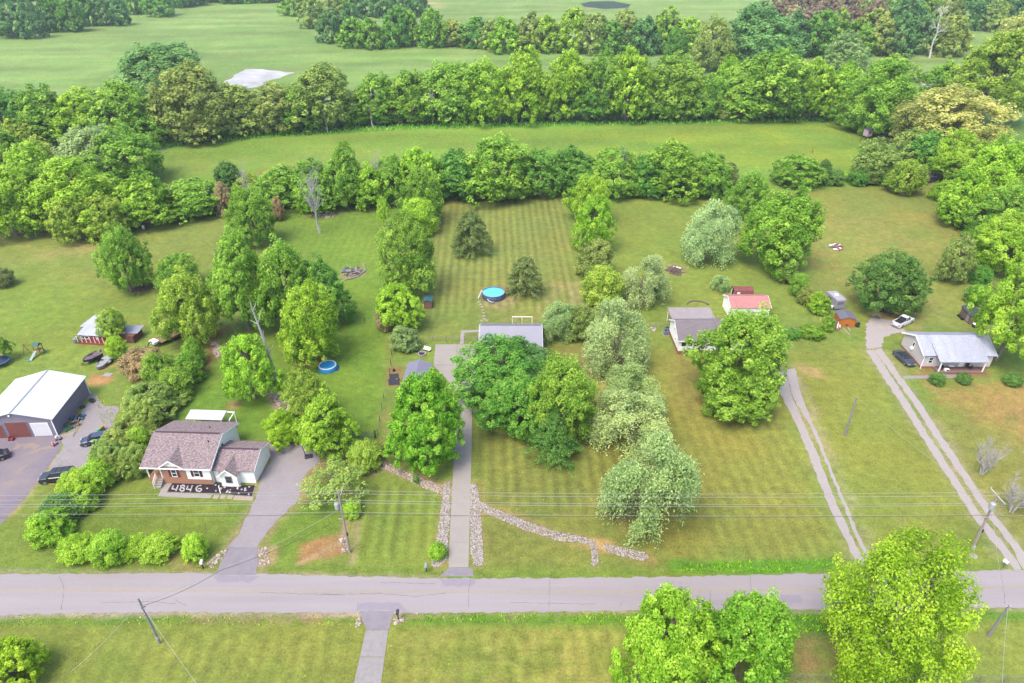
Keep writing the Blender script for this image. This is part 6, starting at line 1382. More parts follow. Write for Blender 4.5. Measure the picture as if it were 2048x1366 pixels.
# ---------------------------------------------------------------- stone strips
def rocks(poly, n_m2, r0, r1, seed, m, name='riprap', label=None):
    p = GX(poly); rnd = random.Random(seed); xs = [q[0] for q in p]; ys = [q[1] for q in p]; mb = MB()
    area = abs(sum(p[i][0] * p[(i + 1) % len(p)][1] - p[(i + 1) % len(p)][0] * p[i][1] for i in range(len(p)))) / 2
    N_ = int(area * n_m2); px_ = np.array([rnd.uniform(min(xs), max(xs)) for _ in range(N_ * 8)]); py_ = np.array([rnd.uniform(min(ys), max(ys)) for _ in range(N_ * 8)])
    ok = np.where(sdf(p, px_, py_) < 0)[0][:N_]
    for i in ok: add_lump(mb, rnd, px_[i], py_[i], rnd.uniform(0.0, 0.07), r0 * (r1 / r0) ** rnd.random())
    o = mb.build(name, None, None); o.data.materials.append(m); return tag(o, kind='stuff')
def rock_mat(name, a, b):
    m = bpy.data.materials.new(name); m.use_nodes = True; N = m.node_tree.nodes; L = m.node_tree.links
    g = N.new('ShaderNodeNewGeometry'); r = N.new('ShaderNodeValToRGB'); r.color_ramp.elements[0].color = (*a, 1); r.color_ramp.elements[1].color = (*b, 1)
    L.new(g.outputs['Random Per Island'], r.inputs['Fac']); L.new(r.outputs[0], N['Principled BSDF'].inputs['Base Color']); N['Principled BSDF'].inputs['Roughness'].default_value = 0.9; return m
M_RIP = rock_mat('mixed_stones', alb(160, 142, 130), alb(232, 220, 210, 1.3)); M_RIPT = rock_mat('tan_stones', alb(178, 148, 126), alb(236, 218, 202, 1.35))
rocks([(887, 968), (901, 962), (899, 1050), (893, 1122), (872, 1136), (863, 1130), (870, 1100), (878, 1050), (885, 1000)], 90, 0.06, 0.13, 1, M_RIP)
rocks([(942, 968), (954, 970), (958, 1000), (962, 1040), (966, 1110), (966, 1130), (947, 1132), (941, 1100), (941, 1030)], 90, 0.06, 0.13, 2, M_RIP)
rocks([(958, 1002), (985, 1016), (1040, 1038), (1100, 1060), (1160, 1073), (1190, 1082), (1190, 1093), (1160, 1086), (1110, 1080), (1050, 1060), (985, 1032), (960, 1022)], 67, 0.06, 0.13, 3, M_RIP)
rocks([(1206, 1088), (1250, 1096), (1290, 1105), (1298, 1114), (1286, 1122), (1240, 1112), (1212, 1103)], 72, 0.06, 0.13, 4, M_RIP)
rocks([(1180, 1088), (1193, 1090), (1198, 1122), (1190, 1137), (1182, 1128), (1183, 1106)], 72, 0.06, 0.13, 5, M_RIP)
rocks([(764, 922), (792, 934), (842, 956), (884, 972), (884, 988), (846, 976), (800, 952), (768, 938)], 60, 0.06, 0.13, 6, M_RIPT)
rocks([(414, 1128), (440, 1106), (456, 1096), (450, 1112), (424, 1136)], 22, 0.1, 0.22, 7, M_RIPT)
rocks([(517, 1098), (532, 1095), (540, 1128), (518, 1134)], 22, 0.1, 0.22, 8, M_RIPT)
rocks([(528, 778), (548, 780), (588, 812), (592, 835), (560, 825)], 16, 0.1, 0.25, 9, M_RIPT)
rocks([(420, 684), (438, 686), (446, 712), (432, 718)], 20, 0.1, 0.25, 10, M_RIPT)
rocks([(690, 892), (720, 900), (735, 935), (712, 940), (694, 910)], 14, 0.1, 0.22, 11, M_RIPT)
rocks([(752, 925), (770, 920), (775, 936), (758, 940)], 18, 0.1, 0.22, 12, M_RIPT)
rocks([(680, 1080), (694, 1070), (700, 1100), (684, 1108)], 16, 0.1, 0.22, 13, M_RIP)
rocks([(712, 1240), (722, 1236), (722, 1250), (712, 1254)], 40, 0.1, 0.2, 14, M_RIPT)
rocks([(789, 1238), (806, 1234), (808, 1244), (790, 1248)], 50, 0.1, 0.22, 15, M_RIPT)
rocks([(618, 432), (640, 422), (668, 424), (672, 434), (640, 438)], 10, 0.1, 0.25, 16, M_RIPT)

# ---------------------------------------------------------------- mailboxes
def mailbox(base, h, rz, label, m, postm):
    b = G(*base); T = thing('mailbox', label, 'mailbox', (b.x, b.y, 0), rz)
    MB().box(-0.06, -0.06, -0.02, 0.06, 0.06, h).build('post', postm, T)
    pr = [(-0.16, 0), (0.16, 0), (0.16, 0.18)] + [(0.16 * math.cos(a), 0.18 + 0.16 * math.sin(a)) for a in (R(30), R(60), R(90), R(120), R(150))] + [(-0.16, 0.18)]
    o = MB().ext([(x, z + h + 0.003) for x, z in pr], 'y', 0.28, -0.28).build('box', m, T); MB().box(0.165, -0.15, h + 0.16, 0.18, -0.1, h + 0.36).build('flag', mat('red_flag', alb(180, 40, 40)), T)
mailbox((407, 1137), 1.05, R(10), 'white mailbox on a post beside the gravel driveway mouth', M_TRIM, mat('dark_post', alb(84, 70, 66)))
mailbox((853, 1143), 1.0, 0, 'pale mailbox on a dark post left of the concrete driveway', mat('pale_blue_box', alb(186, 206, 214, 1.2)), mat('green_post', alb(60, 92, 96)))
mailbox((797, 1240), 1.3, R(180), 'black mailbox in a small ring of stones on the near roadside', M_BLACKP, M_DARK)
mailbox((2006, 1134), 0.9, R(30), 'white mailbox at the mouth of the right gravel lane', M_TRIM, M_WOOD)
p = G(1947, 1112); MB().lathe([(0, 0), (0.5, 0), (0.5, 0.04), (0, 0.05)], 14).build('round_cover', M_CONC, tag(thing('well_cover', 'round concrete cover in the grass near the right pole', 'cover', (p.x, p.y, 0))))

# ---------------------------------------------------------------- pools and play things
M_WATER = mat('pool_water', alb(110, 226, 246, 1.5), 0.12, 0.5, nscale=1.5, namt=0.05, bump=0.05)
M_BLUE = mat('blue_vinyl', alb(60, 160, 224, 1.5), 0.4); M_DKBLUE = mat('dark_blue_liner', alb(74, 92, 128, 1.3), 0.5)
a, b = G(963, 600), G(1010, 600); c = G(987, 594); r = 2.45
T = thing('round_pool', 'above-ground pool with dark blue wall and turquoise water on the striped lawn', 'pool', (c.x, c.y, 0))
MB().lathe([(r, 0), (r, 1.22), (r - 0.06, 1.22), (r - 0.06, 0)], 36).build('pool_wall', M_DKBLUE, T, smooth=True); MB().lathe([(r + 0.05, 1.24), (r + 0.05, 1.3), (r - 0.12, 1.3), (r - 0.12, 1.24)], 36).build('rim', M_STEEL, T); MB().disc(r - 0.07, 1.12, 36).build('water', M_WATER, T)
for i in range(14): a_ = i * 2 * math.pi / 14; MB().bar(((r + 0.03) * math.cos(a_), (r + 0.03) * math.sin(a_), 0), ((r + 0.03) * math.cos(a_), (r + 0.03) * math.sin(a_), 1.23), 0.045).build('upright', M_STEEL, T)
la = R(190); u = Vector((math.cos(la), math.sin(la), 0)); v = Vector((-u.y, u.x, 0)); mb = MB()
for s in (-0.25, 0.25): mb.bar(u * (r + 0.9) + v * s, u * (r + 0.1) + v * s + Vector((0, 0, 1.9)), 0.04); mb.bar(u * (r - 0.5) + v * s + Vector((0, 0, 1.0)), u * (r + 0.1) + v * s + Vector((0, 0, 1.9)), 0.04)
for k in range(4): q = u * (r + 0.78 - 0.19 * k); mb.bar(q + v * 0.25 + Vector((0, 0, 0.3 + 0.4 * k)), q - v * 0.25 + Vector((0, 0, 0.3 + 0.4 * k)), 0.03)
mb.build('ladder', M_TRIM, T); MB().box(-0.2, -r - 0.75, 0, 0.25, -r - 0.25, 0.45).build('pump', M_STEEL, T, bevel=0.05)
mb = MB(); mb.tube([(-0.2, -r - 0.5, 0.3), (-0.9, -r - 0.3, 0.5), (-1.2, -r + 0.15, 0.7)], 0.05); mb.build('hose', M_TRIM, T)
pa = tag(obj('stepping_stone_path', None), kind='structure')
for i, q in enumerate(((958, 604), (961, 609), (964, 614), (966, 620), (967, 626), (968, 632), (969, 638), (963, 641), (974, 641))):
    g = G(*q); rnd = random.Random(i); MB().prism([(g.x + 0.32 * math.cos(k * 1.05 + i) * rnd.uniform(.8, 1.2), g.y + 0.26 * math.sin(k * 1.05 + i) * rnd.uniform(.8, 1.2)) for k in range(6)], 0, 0.05).build('stepping_stone', M_PEBB, pa)
c = G(656, 737); T = thing('inflatable_pool', 'small round blue inflatable pool on the left lawn', 'pool', (c.x, c.y, 0))
r = 1.62; MB().lathe([(r + 0.12, 0), (r + 0.16, 0.35), (r, 0.72)], 32).build('pool_wall', M_BLUE, T, smooth=True)
ring = []; MB().lathe([(r - 0.13 + 0.13 * math.cos(k * math.pi / 4), 0.78 + 0.12 * math.sin(k * math.pi / 4)) for k in range(9)], 32).build('inflated_ring', mat('white_blue_vinyl', alb(226, 240, 248, 1.4), 0.4), T, smooth=True); MB().disc(r - 0.2, 0.66, 32).build('water', mat('blue_pool_water', alb(56, 166, 230, 1.5), 0.12, 0.5), T)
tp = tag(sheet('ground_tarp', [(c.x + 1.2, c.y - 1.2), (c.x + 2.1, c.y - 0.5), (c.x + 1.9, c.y + 0.7), (c.x + 1.2, c.y + 1.2), (c.x - 0.2, c.y - 1.9)], 0.035, mat('blue_tarp', alb(60, 96, 160), 0.6), None, 0.4, 0.1), 'blue ground tarp under the small inflatable pool', 'tarp')
c = G(2, 729); T = thing('trampoline', 'round trampoline with a blue pad at the left edge', 'trampoline', (c.x, c.y, 0)); r = 1.75
MB().disc(r - 0.3, 0.86, 32).build('mat', mat('trampoline_mat', alb(70, 74, 100), 0.7), T); MB().lathe([(r - 0.32, 0.85), (r - 0.32, 0.92), (r, 0.92), (r, 0.85)], 32).build('pad', mat('blue_pad', alb(60, 132, 206), 0.6), T)
for i in range(6): a_ = i * math.pi / 3; MB().bar((r * 0.95 * math.cos(a_), r * 0.95 * math.sin(a_), 0), (r * 0.95 * math.cos(a_), r * 0.95 * math.sin(a_), 0.84), 0.04).build('leg', M_STEEL, T)
c = G(55, 706); T = thing('swing_set', 'wooden swing set with yellow swings, small tower and pale slide', 'swing set', (c.x, c.y, 0), R(-6)); T.scale = (0.82, 0.82, 0.82)
M_CEDARW = mat('play_wood', alb(190, 132, 96), 0.85, nscale=3, namt=0.15)
MB().bar((-0.3, 0, 2.3), (2.6, 0, 2.3), 0.07).build('top_beam', M_CEDARW, T)
for y in (-0.9, 0.9): MB().bar((-0.3, y, 0), (-0.2, 0, 2.3), 0.06).build('leg', M_CEDARW, T)
for x in (0.5, 1.6):
    mb = MB(); mb.bar((x - 0.2, 0, 0.6), (x - 0.2, 0, 2.25), 0.02); mb.bar((x + 0.2, 0, 0.6), (x + 0.2, 0, 2.25), 0.02); mb.box(x - 0.25, -0.12, 0.55, x + 0.25, 0.12, 0.6); mb.build('swing', mat('yellow_plastic', alb(236, 214, 40)), T)
for x in (2.6, 3.8):
    for y in (-0.6, 0.6): MB().box(x - 0.06, y - 0.06, 0, x + 0.06, y + 0.06, 2.4).build('tower_post', M_CEDARW, T)
MB().box(2.55, -0.65, 1.2, 3.85, 0.65, 1.28).build('tower_floor', M_CEDARW, T); MB().ext([(-0.8, 2.42), (0.8, 2.42), (0, 3.1)], 'x', 2.45, 3.95).build('tower_roof', mat('green_canopy', alb(96, 140, 124)), T)
MB().slab([(2.7, -0.7, 1.25), (2.7, -3.0, 0.12), (3.3, -3.0, 0.12), (3.3, -0.7, 1.25)], 0.07).build('slide', mat('pale_slide', alb(200, 214, 220, 1.1)), T); MB().bar((3.9, 0.5, 1.2), (4.9, 0.4, 0.02), 0.1).build('climbing_ramp', MATS['green_canopy'], T); MB().box(2.2, -3.5, 0, 2.9, -3.05, 0.18).build('slide_foot', mat('teal_plastic', alb(96, 196, 204)), T)
# ---------------------------------------------------------------- yard things
def drum(par_name, label, cat, q, r, h, m, lid=None):
    g = G(*q); T = thing(par_name, label, cat, (g.x, g.y, 0)); MB().lathe([(0, 0), (r * 0.92, 0), (r, h * 0.5), (r * 0.96, h), (0, h)], 12).build('barrel', m, T)
    if lid: MB().lathe([(0, h + 0.002), (r * 1.04, h + 0.002), (r, h + 0.06), (0, h + 0.08)], 12).build('lid', lid, T)
def ac(q, label):
    g = G(*q); T = thing('air_conditioner', label, 'air conditioner', (g.x, g.y, 0)); MB().box(-0.42, -0.42, 0.08, 0.42, 0.42, 0.9).build('cabinet', mat('grey_blue_metal', alb(150, 158, 176, 1.2), 0.5), T, bevel=0.04); MB().lathe([(0.34, 0.905), (0.34, 0.94), (0, 0.95)], 16).build('fan_grille', M_DARK, T); MB().box(-0.6, -0.6, 0, 0.6, 0.6, 0.078).build('base_pad', M_CONC, T)
ac((956, 712), 'air conditioner unit at the left corner of the grey metal roofed house'); ac((1331, 669), 'air conditioner unit beside the white gable wall of the brick-footed house'); ac((1333.5, 663), 'second air conditioner box just behind the other at the white gable wall')
c = G(844, 709); T = thing('fire_pit', 'round fire pit ringed with pale blocks near the grey shed', 'fire pit', (c.x, c.y, 0))
for i in range(12): a_ = i * math.pi / 6; MB().box(-0.16, -0.1, 0, 0.16, 0.1, 0.3).build('block', M_PEBB, T, (0.7 * math.cos(a_), 0.7 * math.sin(a_), 0), a_ + math.pi / 2)
MB().disc(0.58, 0.06, 16).build('ash', M_DARK, T)
chair((G(836, 704).x, G(836, 704).y, 0), R(30), mat('dark_green_chair', alb(58, 78, 74)), 'dark chair on the left of the fire pit')
g = G(854, 702); T = thing('garden_bench', 'pale bench on the right of the fire pit', 'bench', (g.x, g.y, 0), R(-25)); MB().box(-0.7, -0.25, 0.4, 0.7, 0.25, 0.46).build('seat', M_TRIM, T); MB().box(-0.7, 0.22, 0.46, 0.7, 0.27, 0.85).build('backrest', M_TRIM, T); [MB().box(x - 0.04, -0.2, 0, x + 0.04, 0.2, 0.398).build('leg', M_DARK, T) for x in (-0.6, 0.6)]
tag(sheet('weed_mat', GX([(779, 748), (797, 747), (800, 770), (778, 770)]), 0.03, mat('black_fabric', alb(74, 72, 84), 0.8, nscale=2, namt=0.2), None, 0.4, 0.1), 'dark weed fabric laid on the garden bed beside the grey shed', 'weed fabric')
drum('feed_bucket', 'small bucket on the garden bed by the wire fence', 'bucket', (788, 742), 0.25, 0.4, M_DARK)
drum('yellow_bucket', 'small yellow-brown bucket on the dark weed fabric', 'bucket', (794, 760), 0.18, 0.25, mat('ochre', alb(180, 150, 60)))
# basketball goal
g = G(617, 914); T = thing('basketball_goal', 'portable black basketball goal on the gravel parking', 'basketball goal', (g.x, g.y, 0), R(15))
MB().box(-0.55, -0.4, 0, 0.55, 0.4, 0.28).build('base', M_BLACKP, T, bevel=0.06); MB().bar((-0.3, 0, 0.25), (-0.75, 0.05, 3.0), 0.06).build('pole', M_BLACKP, T); MB().box(-1.05, -0.6, 2.85, -0.98, 0.6, 3.6).build('backboard', mat('backboard', alb(160, 90, 70)), T); MB().lathe([(0.2, 2.98), (0.23, 2.98), (0.23, 3.0), (0.2, 3.0)], 14, (-1.3, 0)).build('hoop', mat('orange_rim', alb(214, 96, 40)), T)
# shed things on the right
g = G(1671, 655); T = thing('kayak', 'pink and white kayak leaning on the orange shed', 'kayak', (g.x, g.y, 0.02), R(62))
K = []
for x, k in ((-1.5, 0.05), (-1.1, 0.55), (-0.4, 0.95), (0.4, 0.95), (1.1, 0.55), (1.5, 0.05)): K.append([(x, -0.4 * k, 0.25 + 0.35), (x, 0, 0.28 + 0.28 * k + 0.35), (x, 0.4 * k, 0.25 + 0.35), (x, 0.25 * k, 0.3), (x, -0.25 * k, 0.3)])
kb = loft(K).build('hull', mat('pink_hull', alb(240, 130, 150, 1.2), 0.4), T); kb.rotation_euler = (R(55), 0, 0); MB().box(-0.5, -0.2, 0.86, 0.5, 0.2, 0.9).build('cockpit', M_TRIM, kb); MB().box(-1.3, 0.3, 0.55, 1.3, 0.42, 0.66).build('rim', M_TRIM, kb)
for q0, q1, l in (((1686, 656), (1699, 670), 'longer pale board lying in front of the orange shed'), ((1696, 655), (1701, 662), 'shorter pale board lying in front of the orange shed')):
    c, a, L_ = head(q0, q1); tag(MB().box(-L_ / 2, -0.14, 0.0, L_ / 2, 0.14, 0.07).build('board', mat('pale_board', alb(214, 190, 176)), None, c, a), l, 'board')
drum('black_bin', 'black rubbish bin right of the orange shed', 'bin', (1715, 654), 0.32, 0.95, M_BLACKP, M_BLACKP); drum('brown_bin', 'greyish barrel between the orange shed and the black bin', 'barrel', (1708, 651), 0.35, 0.7, mat('dull_brown', alb(120, 100, 104)))
def heap(label, name, c, r, n, seed, mats, long=(0.6, 1.8), hgt=0.7, rad=0.09):
    g = G(*c); rnd = random.Random(seed); T = thing(name, label, 'pile', (g.x, g.y, 0))
    for k in range(n):
        a = rnd.uniform(0, 6.28); d = r * math.sqrt(rnd.random()); L_ = rnd.uniform(*long) / 2; b = rnd.uniform(0, 6.28); z = hgt * (1 - d / r) * rnd.uniform(0.2, 1) + 0.08; t = rnd.uniform(-0.25, 0.25)
        p = Vector((d * math.cos(a), d * math.sin(a), z)); u = Vector((math.cos(b), math.sin(b), t)) * L_
        q0, q1 = p - u, p + u; q0.z = max(q0.z, 0.05); q1.z = max(q1.z, 0.05)
        MB().bar(q0, q1, rad * rnd.uniform(0.5, 1.4), n=5).build('branch' if rad < 0.12 else 'piece', rnd.choice(mats), T)
    return T
M_LOGP = mat('pale_log', alb(206, 190, 184), 0.9, nscale=3, namt=0.15); M_BRUSH = mat('brush_wood', alb(150, 120, 116), 0.9); M_SCRB = mat('blue_scrap', alb(96, 150, 196)); M_SCRG = mat('grey_scrap', alb(176, 160, 164)); M_REDS = mat('red_scrap', alb(200, 96, 110))
T = heap('burn pile of pale logs and scraps beside the left clump of trees', 'burn_pile', (702, 544), 2.6, 60, 5, [M_LOGP, M_SCRG, M_BRUSH, M_LOGP, M_SCRB], (0.5, 1.6), 0.7, 0.13)
for q0, q1 in (((726, 527), (731, 540)), ((731, 541), (716, 552)), ((716, 553), (698, 558)), ((690, 560), (700, 556))):
    a, b = G(*q0, 0.15), G(*q1, 0.15); MB().bar(a - T.location, b - T.location, 0.17, 0.14, 7).build('log', M_LOGP, T)
T = heap('brown brush pile with a white board, right of the small silvery willow', 'brush_pile', (1351, 542), 2.0, 70, 6, [M_BRUSH, mat('brush_wood_light', alb(176, 146, 138), 0.9)], (1.2, 3.0), 0.8, 0.05); MB().box(-1.0, 0.7, 0.55, 0.9, 1.0, 0.65).build('white_board', M_TRIM, T, None, R(-35))
heap('dark red brush pile beside the flowering tree in the left field', 'brush_pile', (290, 577), 2.4, 70, 7, [mat('red_brush', alb(160, 112, 116), 0.9), M_BRUSH], (1.4, 3.4), 0.9, 0.05)
heap('red and white scrap pile in the right back lawn', 'scrap_pile', (1673, 495), 1.7, 36, 8, [M_REDS, M_TRIM, M_REDS, M_SCRG], (0.5, 1.3), 0.6, 0.16)
T = heap('junk heap of tyres, toys and bags along the garage wall', 'junk_heap', (140, 852), 1.3, 26, 9, [M_DARK, M_DARK, mat('green_plastic', alb(70, 150, 90)), M_WOOD, M_SCRG], (0.4, 1.0), 0.5, 0.2)
heap('second heap of dark bags further back along the garage wall', 'junk_heap', (153, 838), 1.2, 24, 10, [M_DARK, M_DARK, MATS['green_plastic'], M_SCRB, mat('rusty', alb(140, 90, 80))], (0.4, 1.0), 0.55, 0.2)
heap('scattered junk under the wide dark green tree', 'junk_heap', (1772, 620), 1.6, 22, 11, [M_DARK, M_SCRG, MATS['rusty'], M_SCRB], (0.4, 1.0), 0.6, 0.2)
heap('pale stone and rubble scatter beside the parked pickup', 'rubble_pile', (1752, 633), 0.9, 12, 12, [M_PEBB, M_CONC], (0.3, 0.8), 0.2, 0.13)
def tyre(q, label, z=0.12, tilt=0):
    g = G(*q); o = MB().lathe([(0.34 + 0.12 * math.cos(k * math.pi / 4), 0.11 * math.sin(k * math.pi / 4)) for k in range(9)], 14).build('old_tyre', M_TYRE, None, (g.x, g.y, z)); o.rotation_euler = (tilt, 0, 0); tag(o, label, 'tyre', 'old tyres by the garage')
tyre((163, 836), 'old tyre lying beside the heap of dark bags'); tyre((184, 801), 'old tyre at the far end of the gravel yard'); tyre((186, 803.5), 'tyre just right of the one at the far end of the gravel yard'); tyre((165, 815), 'tyre lying near the back corner of the garage wall')
tag(MB().bar(G(146, 873, 0.05), G(159, 834, 0.9), 0.05).build('leaning_pole', M_LOGP, None), 'long pale pole lying across the dusty concrete by the garage', 'pole')
tag(MB().box(-0.8, -0.55, 0, 0.8, 0.55, 0.08).build('concrete_slab', M_CONC, None, tuple(G(216, 750)), R(-8)), 'pale square slab at the edge of the orange dirt patch', 'slab')
c, a, L_ = head((90, 968.5), (112, 969.5)); tag(MB().box(-L_ / 2, -0.08, 0, L_ / 2, 0.08, 0.15).build('timber_beam', mat('yellow_timber', alb(226, 176, 96)), None, c, a), 'yellow timber lying on the grass beside the black van', 'timber')
# toys on the asphalt yard
M_PINK = mat('pink_toy', alb(244, 176, 196, 1.1), 0.5); M_RTOY = mat('red_toy', alb(206, 70, 84), 0.5)
def toy(q, label, m, m2, rz=0):
    g = G(*q); T = thing('ride_on_toy', label, 'toy', (g.x, g.y, 0), rz); MB().box(-0.4, -0.22, 0.12, 0.4, 0.22, 0.4).build('body', m, T, bevel=0.06); MB().box(-0.35, -0.2, 0.4, -0.15, 0.2, 0.7).build('seat', m2, T, bevel=0.03); MB().bar((0.25, 0, 0.38), (0.2, 0, 0.75), 0.04).build('handlebar', m2, T)
    for x in (-0.28, 0.28):
        for y in (-0.24, 0.24): MB().bar((x, y - 0.04, 0.13), (x, y + 0.04, 0.13), 0.13, n=10).build('wheel', M_TYRE, T)
toy((99, 866), 'red ride-on toy in front of the white garage door', M_RTOY, M_TRIM, 0.4); toy((118, 879), 'grey and white ride-on toy at the garage corner', M_SCRG, M_TRIM, 0.2); toy((110, 890), 'pink ride-on toy on the asphalt yard', M_PINK, M_PINK, 1.2); toy((24, 880), 'small red toy in front of the big brown door', M_RTOY, M_RTOY, 0)
drum('yellow_bin', 'yellow bin poking out of the hedge above the dark hatchback', 'bin', (206, 860), 0.35, 0.8, mat('bright_yellow', alb(240, 190, 50))); drum('mint_bin', 'mint green bin above the dark hatchback', 'bin', (200, 865), 0.35, 0.8, mat('mint', alb(150, 214, 180)))
drum('dark_barrel', 'dark barrel at the foot of the grey-brown shed', 'barrel', (1948, 654), 0.45, 0.7, M_DARK, M_TRIM)
# log arc behind the white house
T = thing('log_edging', 'curved row of old logs on the back lawn behind the white house', 'log row', (G(1395, 604).x, G(1395, 604).y, 0))
ar = [(1374, 608), (1379, 603.5), (1387, 601.5), (1396, 601.5), (1404, 603), (1411, 605.5), (1417, 609)]
for a, b in zip(ar[:-1], ar[1:]): MB().bar(G(*a, 0.12) - T.location, G(*b, 0.12) - T.location, 0.16, n=7).build('log', mat('brown_log', alb(150, 128, 120), 0.9), T)
heap('few white stones lying by the chain link fence of the white house', 'stone_pile', (1306, 660), 0.8, 9, 14, [M_STONE], (0.2, 0.5), 0.15, 0.15)
# deer feeder, marker, stakes
g = G(291, 468); T = thing('game_feeder', 'grey barrel game feeder on three legs in the left field', 'feeder', (g.x, g.y, 0)); MB().lathe([(0, 1.3), (0.36, 1.5), (0.36, 2.3), (0, 2.45)], 12).build('barrel', M_STEEL, T)
for k in range(3): a_ = k * 2.09; MB().bar((0.8 * math.cos(a_), 0.8 * math.sin(a_), 0), (0.3 * math.cos(a_), 0.3 * math.sin(a_), 1.6), 0.04).build('leg', M_DARK, T)
g = G(1624, 306); T = thing('marker_post', 'thin orange and yellow marker post in the pasture', 'post', (g.x, g.y, 0)); MB().bar((0, 0, 0), (0, 0, 1.6), 0.12).build('post', mat('orange_post', alb(214, 150, 80)), T); MB().bar((0, 0, 0.02), (0.35, 0, 0.7), 0.1).build('brace', MATS['orange_post'], T)

# ---------------------------------------------------------------- fences and gates
def fence(name, label, pts, gap, h, pr, pm, wires, wr=0.008, rail=False, mesh=0.0, wm=None):
    P = [G(*q) for q in pts]; T = thing(name, label, 'fence', tuple(P[0])); o = P[0]; posts = []
    for a, b in zip(P[:-1], P[1:]):
        n = max(1, round((b - a).length / gap)); posts += [a.lerp(b, i / n) for i in range(n)]
    posts.append(P[-1]); rnd = random.Random(len(posts))
    for p in posts: MB().bar(p - o, p - o + Vector((rnd.uniform(-.05, .05), rnd.uniform(-.05, .05), h * rnd.uniform(0.95, 1.08))), pr, n=5).build('post', pm, T)
    mb = MB()
    for a, b in zip(posts[:-1], posts[1:]):
        for z in wires: mb.bar(a - o + Vector((0, 0, z)), b - o + Vector((0, 0, z)), wr, n=3)
        if mesh:
            L_ = (b - a).length; n = int(L_ / mesh)
            for i in range(n):
                p, q = a.lerp(b, i / n) - o, a.lerp(b, min(1, (i + 2.5) / n)) - o; mb.bar(p, q + Vector((0, 0, h - 0.05)), wr * 0.8, n=3, cap=False); mb.bar(p + Vector((0, 0, h - 0.05)), q, wr * 0.8, n=3, cap=False)
    tag(mb.build('wire', wm or M_STEEL, T), kind='stuff')
    if rail:
        for a, b in zip(posts[:-1], posts[1:]): MB().bar(a - o + Vector((0, 0, h - 0.03)), b - o + Vector((0, 0, h - 0.03)), 0.025, n=5).build('rail', M_STEEL, T)
    return T
CL = dict(gap=3.0, h=1.2, pr=0.04, pm=M_STEEL, wires=(0.05, 1.15), rail=True, mesh=0.28)
fence('chain_link_fence', 'chain link fence between the silvery shrub and the parking slab', [(836, 690), (866, 683), (920, 683)], **CL)
fence('chain_link_fence', 'short chain link fence joining the grey roofed house and its side walk', [(928, 683), (957, 683)], **CL)
fence('chain_link_fence', 'chain link fence between the willow row and the white house', [(1285, 655), (1336, 656)], **CL)
fence('chain_link_fence', 'chain link fence with weeds left of the orange shed', [(1560, 664), (1650, 660), (1672, 650)], **CL)
fence('chain_link_fence', 'chain link fence along the bottom edge of the photo', [(1254, 1360), (1420, 1360), (1600, 1362), (1800, 1364), (2060, 1366)], **CL)
fence('wire_fence', 'rusty post and wire fence left of the vivid maple', [(785, 690), (782, 730), (778, 770), (768, 800), (764, 820), (760, 845), (755, 870), (750, 878)], 4.0, 1.25, 0.05, mat('dark_fence_post', alb(100, 84, 80)), (0.3, 0.7, 1.1))
fence('wire_fence', 'wire fence crossing the left lawn behind the yellow-green tree', [(690, 645), (730, 645), (757, 640), (778, 660)], 4.5, 1.2, 0.05, MATS['dark_fence_post'], (0.4, 0.8, 1.1))
fence('wire_fence', 'wire boundary fence running back along the right thicket', [(1650, 650), (1625, 610), (1590, 570), (1548, 520)], 4.5, 1.2, 0.05, MATS['dark_fence_post'], (0.4, 0.8, 1.1))
a, b = G(703, 877), G(749, 876); d = b - a; T = thing('farm_gate', 'green tube farm gate behind the straggly pale shrub', 'gate', tuple(a), math.atan2(d.y, d.x)); L_ = d.length; M_GATE = mat('dark_green_tube', alb(84, 104, 104, 1.1), 0.5)
for z in (0.25, 0.5, 0.75, 1.0, 1.22): MB().bar((0, 0, z), (L_, 0, z), 0.03).build('rail', M_GATE, T)
for x in (0, L_ * 0.33, L_ * 0.66, L_): MB().bar((x, 0, 0.2), (x, 0, 1.25), 0.032).build('upright', M_GATE, T)
MB().bar((L_ + 0.2, 0, 0), (L_ + 0.2, 0, 1.6), 0.1).build('gate_post', MATS['dark_fence_post'], T)

# ---------------------------------------------------------------- horses in the far right field
def horse(q, rz, label, col, seed):
    g = G(*q); T = thing('horse', label, 'horse', (g.x, g.y, 0), rz)
    V = [(-0.75, 0, 1.22), (-0.3, 0, 1.2), (0.2, 0, 1.18), (0.65, 0, 1.25), (0.95, 0, 1.15), (1.2, 0, 0.8), (1.38, 0, 0.48), (1.5, 0, 0.22)]; E = [(i, i + 1) for i in range(7)]; Rr = [0.26, 0.30, 0.30, 0.27, 0.2, 0.14, 0.13, 0.08]
    def leg(root, pts, rr):
        k = root
        for p, r in zip(pts, rr): V.append(p); Rr.append(r); E.append((k, len(V) - 1)); k = len(V) - 1
    for y in (-0.2, 0.2):
        leg(0, [(-0.72, y, 0.95), (-0.62, y, 0.7), (-0.86, y, 0.45), (-0.82, y, 0.06)], (0.17, 0.12, 0.07, 0.06)); leg(3, [(0.66, y, 0.85), (0.7, y, 0.5), (0.66, y, 0.06)], (0.13, 0.08, 0.06))
    leg(0, [(-1.02, 0, 1.12), (-1.1, 0, 0.6)], (0.06, 0.05))
    me = bpy.data.meshes.new('horse'); me.from_pydata(V, E, []); me.materials.append(col); o = obj('body', me, T)
    sk = o.modifiers.new('skin', 'SKIN')
    for i, r in enumerate(Rr): me.skin_vertices[0].data[i].radius = (r, r)
    me.skin_vertices[0].data[1].use_root = True; sb = o.modifiers.new('subdivision', 'SUBSURF'); sb.levels = sb.render_levels = 1
    for y in (-0.06, 0.06): MB().bar((1.1, y, 0.98), (1.08, y * 1.3, 1.14), 0.04, 0.01, 4).build('ear', col, T)
